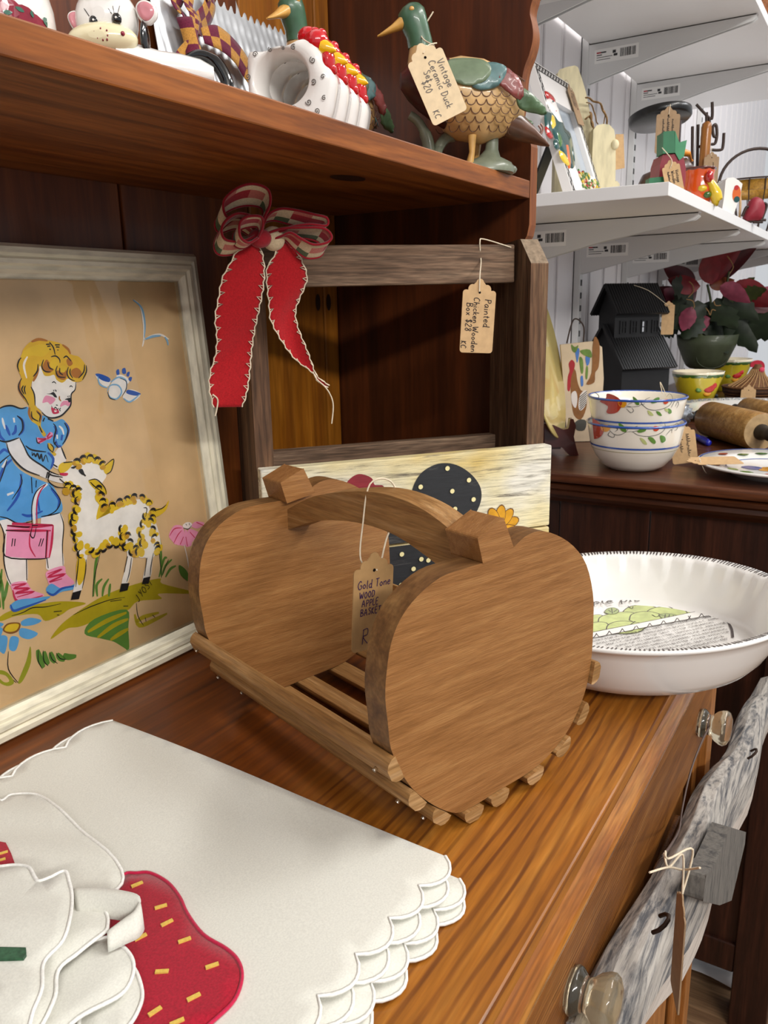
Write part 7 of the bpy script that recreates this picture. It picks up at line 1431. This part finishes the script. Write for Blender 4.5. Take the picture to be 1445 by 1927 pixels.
for k in range(5): m.tube([PFr.P(px+(.008+.008*k)*math.cos(t*.35),pzb+hh*.38+(.006+.006*k)*math.sin(t*.35),0)+PFr.n*(Rb*1.08+.004-.003*k) for t in range(18)],.0012,5,0,True)
stuff(m.obj('swirl_relief',M['pot_green'],pot))
def leaf_mesh(name,mat,L_,W_,curl,ser):
    m=MB(); rows=[]
    for i in range(11):
        t=i/10; w_=W_*math.sin(math.pi*min(1,t**.8))**.8*(1+(ser*(1 if i%2 else -1))); w_=max(w_,.0008)
        rows.append([Vector((t*L_,s_*w_,-curl*t*t*L_+.25*abs(s_)*w_)) for s_ in (-1,-.5,0,.5,1)])
    m.grid(rows); me=bpy.data.meshes.new(name); me.from_pydata([tuple(v) for v in m.v],[],m.f); me.materials.append(M[mat]); me.polygons.foreach_set('use_smooth',[True]*len(m.f)); return me
LM={k:leaf_mesh(k,*v) for k,v in {'lily_dark':('petal_dark',.115,.030,.35,0),'lily_red':('petal_red',.120,.034,.25,0),'lily_rose':('petal_rose',.095,.028,.45,.04),'lily_amber':('petal_amber',.080,.024,.3,0),'leaf_dark':('leaf_dark',.105,.034,.5,.16),'leaf_olive':('leaf_olive',.10,.032,.4,.16)}.items()}
def put_leaf(kind,a,b,dirx,dirz,depth=0,roll=0,sc=1):
    base=PFr.P(a,b,depth); d=(PFr.u*dirx+PFr.v*dirz+PFr.n*random.uniform(-.25,.45)).normalized()
    y=d.cross(PFr.n if abs(d.dot(PFr.n))<.9 else PFr.v).normalized(); z=d.cross(y); q=Matrix((d,y,z)).transposed().to_4x4() @ Matrix.Rotation(roll,4,'X')
    o=bpy.data.objects.new('petal' if 'lily' in kind else 'leaf',LM[kind]); COL.objects.link(o); o.parent=T_
    o.matrix_basis=Matrix.Translation(base-wloc(T_))@q@Matrix.Diagonal((sc,sc,sc,1))
pts=mm([(55.7,283.7),(17.8,286.5),(81.5,266.1),(-15.8,229.1),(31.4,195.6),(129.5,226.4),(109.7,248.3),(51.3,227.8),(87.5,194.5),(22.7,162.9),(166,193.1),(-35.9,196.9)])
zt_=pzt
spec=[('lily_red',590,440,.35,.95,1.25),('lily_dark',600,420,.75,.7,1.35),('lily_red',570,450,-.25,.9,1.0),('lily_dark',420,440,-.8,.45,1.0),('lily_red',400,470,-.9,.1,.9),('lily_dark',480,520,-.5,-.5,.9),('lily_rose',620,470,.8,-.3,1.0),('lily_amber',620,450,.9,.1,.9),('lily_red',760,470,.95,-.35,1.2),('lily_dark',850,520,.8,-.6,1.1),('lily_rose',330,640,-.8,.3,1.0),('lily_rose',300,700,-.3,-.8,.9),('lily_dark',330,640,-.5,.2,1.0),('lily_rose',560,830,-.95,-.35,1.1),('lily_rose',880,690,1,.12,1.2),('lily_red',900,760,.9,-.3,1.0),('lily_dark',880,720,.9,.35,1.1),('lily_rose',950,660,1,.3,1.2),
('leaf_dark',350,500,-1,.1,1.0),('leaf_dark',380,560,-.7,-.5,1.0),('leaf_olive',330,800,-1,-.1,1.1),('leaf_dark',300,850,-.8,-.4,1.0),('leaf_dark',520,800,-.3,-1,1.1),('leaf_olive',500,860,-.2,-1,1.0),('leaf_dark',640,860,.1,-1,1.1),('leaf_dark',700,700,.3,-.9,1.2),('leaf_dark',800,800,.6,-.7,1.2),('leaf_olive',760,640,.4,.5,.9),('leaf_dark',900,850,.9,-.35,1.3),('leaf_olive',960,880,1,-.05,1.2),('leaf_dark',980,860,.9,-.5,1.1),('leaf_dark',600,640,0,-.8,1.2),('leaf_dark',480,680,-.6,-.4,1.2),('leaf_dark',720,560,.7,-.5,1.1),('leaf_dark',650,600,.2,-.6,1.2),('leaf_dark',420,760,-.4,-.7,1.1),('leaf_olive',850,620,.6,.4,.8)]
for k_,x_,y_,dx_,dz_,sc_ in spec:
    a0,b0=mm([(-81.2,379.3),(138.2,375.1),(-67.4,164.6)])[0],None
    o3=mm([(-81.2,379.3),(138.2,375.1),(-67.4,164.6)])
    a=o3[0][0]+(o3[1][0]-o3[0][0])*x_/1000+(o3[2][0]-o3[0][0])*y_/1000; b=o3[0][1]+(o3[1][1]-o3[0][1])*x_/1000+(o3[2][1]-o3[0][1])*y_/1000
    put_leaf(k_,a,b,dx_,dz_,random.uniform(-.03,.05),random.uniform(-.5,.5),sc_*.80)
m=MB()
for q in [[(47,163.3),(59.4,227.6),(46.4,280.9)],[(55.8,163.1),(79.3,227.3),(92.1,256.8),(98.3,311.4)],[(38.1,163.5),(19.2,207),(4.3,258.5)],[(64.7,163),(97.4,194.8),(135.5,213.4)],[(33.6,163.6),(-2.1,196.6),(-18.9,216.3)]]: m.tube([PFr.P(a,b,0) for a,b in cat(mm(q),4)],.003,6)
stuff(m.obj('stems',M['leaf_olive'],T_))
m=MB()
for q in [[(-17.7,250.2),(-5.7,264.6),(-9,279.3),(-18.3,287.9)],[(-21.7,246),(-6.2,241.5),(-0.9,228.7),(-4.7,222.5)],[(69.7,346.2),(81.7,331.6),(87.1,319.1),(79.7,304.7)],[(27.8,224),(35.1,215.4),(40.1,206.8),(43.5,219.4),(52.4,217.2)],[(46.1,240.5),(51.3,229.9),(64.4,229.6)]]: m.tube([PFr.P(a,b,.05) for a,b in cat(mm(q),5)],.0013,5)
stuff(m.obj('tendrils',M['raffia'],T_))
# yellow bowls
M['y_bowl']=glaze('yellow_bowl','c8b428',.15); M['y_green']=glaze('bowl_green_rim','3a5a24',.15); M['cream_rim']=glaze('cream_rim','e8dcc0',.03)
def ybowl(c,R1,h,label):
    t=thing('yellow_bowl',label,'bowl',tuple(c),'yellow painted bowls')
    m=MB(); m.lathe([(R1*.5,0),(R1*.58,.004),(R1*.80,h*.5),(R1*.96,h*.86)],F(c),48); m.obj('bowl_body',M['y_bowl'],t)
    m=MB(); m.lathe([(R1*.955,h*.84),(R1*.985,h*.90),(R1*.985,h*.93),(R1*.95,h*.93)],F(c),72,0,True,lambda j,a,r:r*(1+.008*math.sin(a*14)),False); m.obj('green_band',M['y_green'],t)
    m=MB(); m.lathe([(R1*.97,h*.92),(R1,h),(R1*.96,h),(R1*.75,h*.5),(R1*.5,h*.12),(.0001,h*.1)],F(c),72,0,True,lambda j,a,r:r*(1+(.010*math.sin(a*14) if j<3 else 0))); m.obj('cream_lining',M['cream_rim'],t)
    fr=F(c,VU,(0,0,1)); m=MB()
    for a,b,s_,mi in ((.010,h*.55,.014,0),(.018,h*.62,.011,0),(.008,h*.40,.010,1),(-.012,h*.50,.008,2)):
        r=R1*(.62+.36*b/h); m.blob((a,b,math.sqrt(r*r-a*a)-.001),(s_,s_*.8,.0025),fr,mi,12,6)
    stuff(m.obj('painted_flower',[M['r_red'],M['p_gold'],M['p_leaf']],t)); return t
c=mm([(-65,76.2),(47.9,78.6),(-40.3,21.6),(20.2,21.6)]); YB=F((2.05,.37,DZ),VU,(0,0,1))
R1=(c[1][0]-c[0][0])/2*1.05; xb=(c[0][0]+c[1][0])/2
ybowl(YB.P(xb-.006,0,0),R1,max(.05,c[0][1]+.004),'yellow bowl with a red flower and green scalloped rim, left of the wicker hen')
c2=YB.P(xb+.19,0,-.32); ybowl(c2,R1*1.18,max(.05,c[0][1]+.010),'larger yellow bowl with a cream rim behind the wicker hen')
rs=YB.P(xb+.02,0,-.20)
# wicker hen
M['wicker']=plain('wicker','6e4a2c',.7,.3,vary=.4,vs=160); M['wicker_dark']=plain('wicker_dark','3a241a',.7,.3,vary=.4,vs=160); M['wicker_pale']=plain('wicker_pale','b08a5a',.7); M['felt_red']=cloth('felt_red','b02a3c',500); M['felt_pink']=cloth('felt_pink','d84a60',500)
HNF=F((2.2,.30,DZ),VU,(0,0,1)); c=mm([(27.1,81.4),(33.2,74.8),(6.5,42.7),(51.4,33.1),(-36,26),(62.4,11),(28,94.3),(11.1,88.2)])
hx=c[0][0]; T_=thing('wicker_hen','woven wicker hen basket with a red felt comb and a price card','basket',tuple(HNF.P(hx-.01,0,0)))
bcn=HNF.P(hx-.012,0,0); z0=c[3][1]; 
m=MB(); m.lathe([(.040,0),(.055,.006),(.064,z0*.6),(.066,z0),(.060,z0),(.0001,z0*.9)],F(bcn),40); m.obj('nest',M['wicker_dark'],T_)
m=MB()
for k in range(4): m.tube([bcn+Vector(((.0565+.0028*k)*math.cos(2*math.pi*i/40),(.0565+.0028*k)*math.sin(2*math.pi*i/40),.008+z0*.24*k+.0015*math.sin(i*math.pi))) for i in range(40)],.0028,6,0,True)
stuff(m.obj('woven_rows',M['wicker'],T_))
zt=c[1][1]
m=MB(); m.loft([[bcn+HNF.u*(ox+r*math.cos(k*math.pi/12))+HNF.n*r*.85*math.sin(k*math.pi/12)+HNF.v*z for k in range(24)] for z,r,ox in ((z0,.052,0),(z0+(zt-z0)*.35,.034,.008),(z0+(zt-z0)*.7,.019,.013),(zt,.014,.014),(zt+.012,.008,.013))]); hb=m.obj('hen_body',M['wicker'],T_)
m=MB()
for k in range(24):
    a=2*math.pi*k/24; m.tube([bcn+HNF.u*(ox+r*1.02*math.cos(a))+HNF.n*r*.87*math.sin(a)+HNF.v*z for z,r,ox in ((z0,.052,0),(z0+(zt-z0)*.35,.034,.008),(z0+(zt-z0)*.7,.019,.013),(zt,.014,.014))],.0011,5)
stuff(m.obj('straw_ribs',M['wicker_pale'],hb))
cq=mm([(11.9,79.5),(10,88.2),(16.1,93.5),(25.7,96.1),(36.8,94.2),(44.1,86.5),(45,76.7),(38.2,79),(27.1,81.4)]); m=MB(); m.prism(cat(cq,3,True),HNF,-.002,.002); m.obj('comb',M['felt_red'],T_)
cq=mm([(33.7,73.7)])[0]; m=MB(); m.lathe([(.0065,0),(.0065,.002),(.0001,.0022)],F(HNF.P(cq[0],cq[1],.013),HNF.u,HNF.v),16); m.obj('cheek',M['felt_pink'],T_)
tq=mm([(-18.8,42.9)])[0]
price_tag(F(HNF.P(tq[0],tq[1],.068),VU,(0,0,1)),.036,.036,[],'kraft price tag standing in front of the wicker hen',[])
# large plate under the rolling pins
M['spatter']=plain('spatter_blue','5a6c80',.3)
LPc=Vector((1.88,.222,DZ)); T_=thing('serving_plate','large white serving plate with a speckled blue rim behind the rolling pins','plate',tuple(LPc))
m=MB(); m.lathe([(.0001,0),(.10,0),(.11,.003),(.150,.013),(.172,.018),(.1735,.0195),(.172,.021),(.150,.0165),(.11,.006),(.10,.0035),(.0001,.0035)],F(LPc),72); m.obj('plate_body',M['white_ceramic'],T_)
m=MB()
for k in range(420):
    a=random.uniform(0,2*math.pi); r=random.uniform(.158,.1725); m.blob((r*math.cos(a),r*math.sin(a),.0185+(r-.158)*.2),(.0016,.0012,.0006),F(LPc),0,5,3)
stuff(m.obj('rim_speckles',M['spatter'],T_))
# rolling pins
M['pin_wood']=wood('pin_wood','8a6234','a87e46','bf9860','x',.45,1,.25,300,.1,rz=.5); M['pin_end']=plain('pin_end','b89a70',.6,.3,vary=.25,vs=80); M['pin_black']=plain('pin_handle','2a2420',.5,.4)
def pin(p0,p1,R1,label,hl=.05):
    p0,p1=Vector(p0),Vector(p1); d=(p1-p0).normalized(); ln=(p1-p0).length; fr=F(p0,d.cross(Vector((0,0,1))),Vector((0,0,1)).cross(d) if False else d.cross(d.cross(Vector((0,0,1)))))
    if fr.n.dot(d)<0: fr=F(p0,fr.v,fr.u)
    t=thing('rolling_pin',label,'rolling pin',tuple((p0+p1)/2-Vector((0,0,R1))),'wooden rolling pins')
    m=MB(); m.lathe([(R1*.93,0),(R1,.003),(R1,ln-.003),(R1*.93,ln)],fr,40,0,True,None,False); m.obj('roller',M['pin_wood'],t)
    m=MB(); m.lathe([(.0001,.0),(R1*.93,0)],fr,40,0,False,None,False); m.lathe([(.0001,ln),(R1*.93,ln)],fr,40,0,False,None,False); stuff(m.obj('end_grain',M['pin_end'],t))
    for z,s_ in ((0,-1),(ln,1)):
        m=MB(); m.lathe([(.0001,z),(R1*.42,z),(R1*.42,z+s_*.004),(R1*.30,z+s_*.012),(R1*.36,z+s_*hl*.5),(R1*.40,z+s_*hl*.8),(R1*.2,z+s_*hl),(.0001,z+s_*hl)],fr,20); m.obj('pin_handle',M['pin_black'],t)
    return t
pa=(1.5652,0.2663,0.0768); pb=(1.4344,0.1642,0.0768)
pin(pa,pb,.0315,'nearer wooden rolling pin with a black handle on the dresser')
pc2=(1.7207,0.2261,0.0733); pd2=(1.6301,0.1462,0.0733)
pin(pc2,pd2,.028,'further wooden rolling pin partly hidden behind the nearer one')
# foil scrap, pen, rooster plate
M['foil']=plain('foil','c8ccd2',.25,.6,metal=.8,vary=.6,vs=120)
fp=Vector((1.62,.345,DZ)); m=MB(); m.blob((0,0,.028),(.034,.034,.026),F(fp),0,24,14,lambda d:1+.22*math.sin(d.x*9+d.z*7)*math.sin(d.y*11+d.z*5)); tag(m.obj('foil_ball',M['foil']),'crumpled foil and white wrapping between the bowls and rolling pin','wrapping')
M['pen_blue']=plain('pen_blue','14209a',.3,.5,.4); a_=Vector((1.5801,0.2792,0.0505))+Vector((-.019,.024,0)); b_=Vector((1.4669,0.2209,0.0505))+Vector((-.019,.024,0)); d_=(b_-a_)
fr=F(a_,Vector((0,0,1)),d_.cross(Vector((0,0,1)))); fr=fr if fr.n.dot(d_)>0 else F(a_,fr.v,fr.u)
T_=thing('marker_pen','blue marker pen lying on the dresser beside the rolling pin','pen',tuple(a_+d_*.5-Vector((0,0,.0055))))
l_=d_.length; m=MB(); m.lathe([(.003,0),(.0052,.002),(.0052,l_*.62),(.0045,l_*.63)],fr,16); m.obj('barrel',M['pen_blue'],T_)
m=MB(); m.lathe([(.0055,l_*.63),(.0055,l_*.97),(.004,l_),(.0001,l_)],fr,16); m.box(.0050,.0064,-.0015,.0015,l_*.66,l_*.95,0,fr); m.obj('pen_cap',M['pen_blue'],T_)
RC=Vector((1.245,.117,DZ)); T_=thing('rooster_plate','white plate with blue bands and a painted rooster at the dresser edge','plate',tuple(RC))
m=MB(); m.lathe([(.0001,0),(.062,0),(.066,.004),(.082,.010),(.106,.0155),(.1075,.0175),(.106,.0190),(.082,.0145),(.066,.0095),(.062,.0085),(.0001,.0080)],F(RC),72); m.obj('plate_body',M['white_ceramic'],T_)
m=MB()
for r0,r1,z0_,z1_ in ((.1025,.1045,.0186,.0190),(.0665,.0680,.0100,.0104)): m.lathe([(r0,z0_+.0004),(r1,z1_+.0004)],F(RC),72,0,True,None,False)
stuff(m.obj('blue_bands',M['blue_line'],T_))
pf=F(RC+Vector((0,0,.0084)),VU,(.852,.523,0)); m=MB()
for mi,q in ((1,[(-.03,-.01),(-.015,.012),(.008,.01),(.018,.026),(.03,.03),(.028,.008),(.012,-.016),(-.012,-.02)]),(0,[(.016,.024),(.022,.036),(.03,.032),(.034,.024)]),(2,[(-.034,-.006),(-.045,.015),(-.030,.024),(-.018,.008)]),(3,[(-.012,-.02),(.0,-.03),(.02,-.028),(.012,-.016)])): m.poly(cat(q,3,True),pf,.0004+.0001*mi,mi)
for k in range(18):
    a=2*math.pi*k/18; c_,s_=math.cos(a),math.sin(a); r=.085+.006*math.sin(k*2.4); zz_=.0148+(r-.082)*.19-.0084+.0008
    q=[(r*c_+x*c_*.006-y*s_*.010,r*s_+x*s_*.006+y*c_*.010) for x,y in ((-1,0),(0,-1),(1,0),(0,1))]; m.poly(cat(q,2,True),pf,zz_,3 if k%3 else 0)
stuff(m.obj('painted_rooster',[M['p_red'],M['p_gold'],M['blue_line'],M['p_leaf']],T_))
e0=(1.182,0.2277,0.066); e1_=(1.2181,0.1717,0.066); dd=Vector(e1_)-Vector(e0); 
fr=F(Vector(e0),(-dd).cross(Vector((-.15,.0,1))),dd*-1); 
price_tag(fr,.034,.075,[],'kraft price tag lying on the rim of the rooster plate',[[fr.P(0,-.020,.001),fr.P(-.004,-.016,.004),fr.P(-.014,-.020,-.008),fr.P(-.010,-.026,-.015)]])
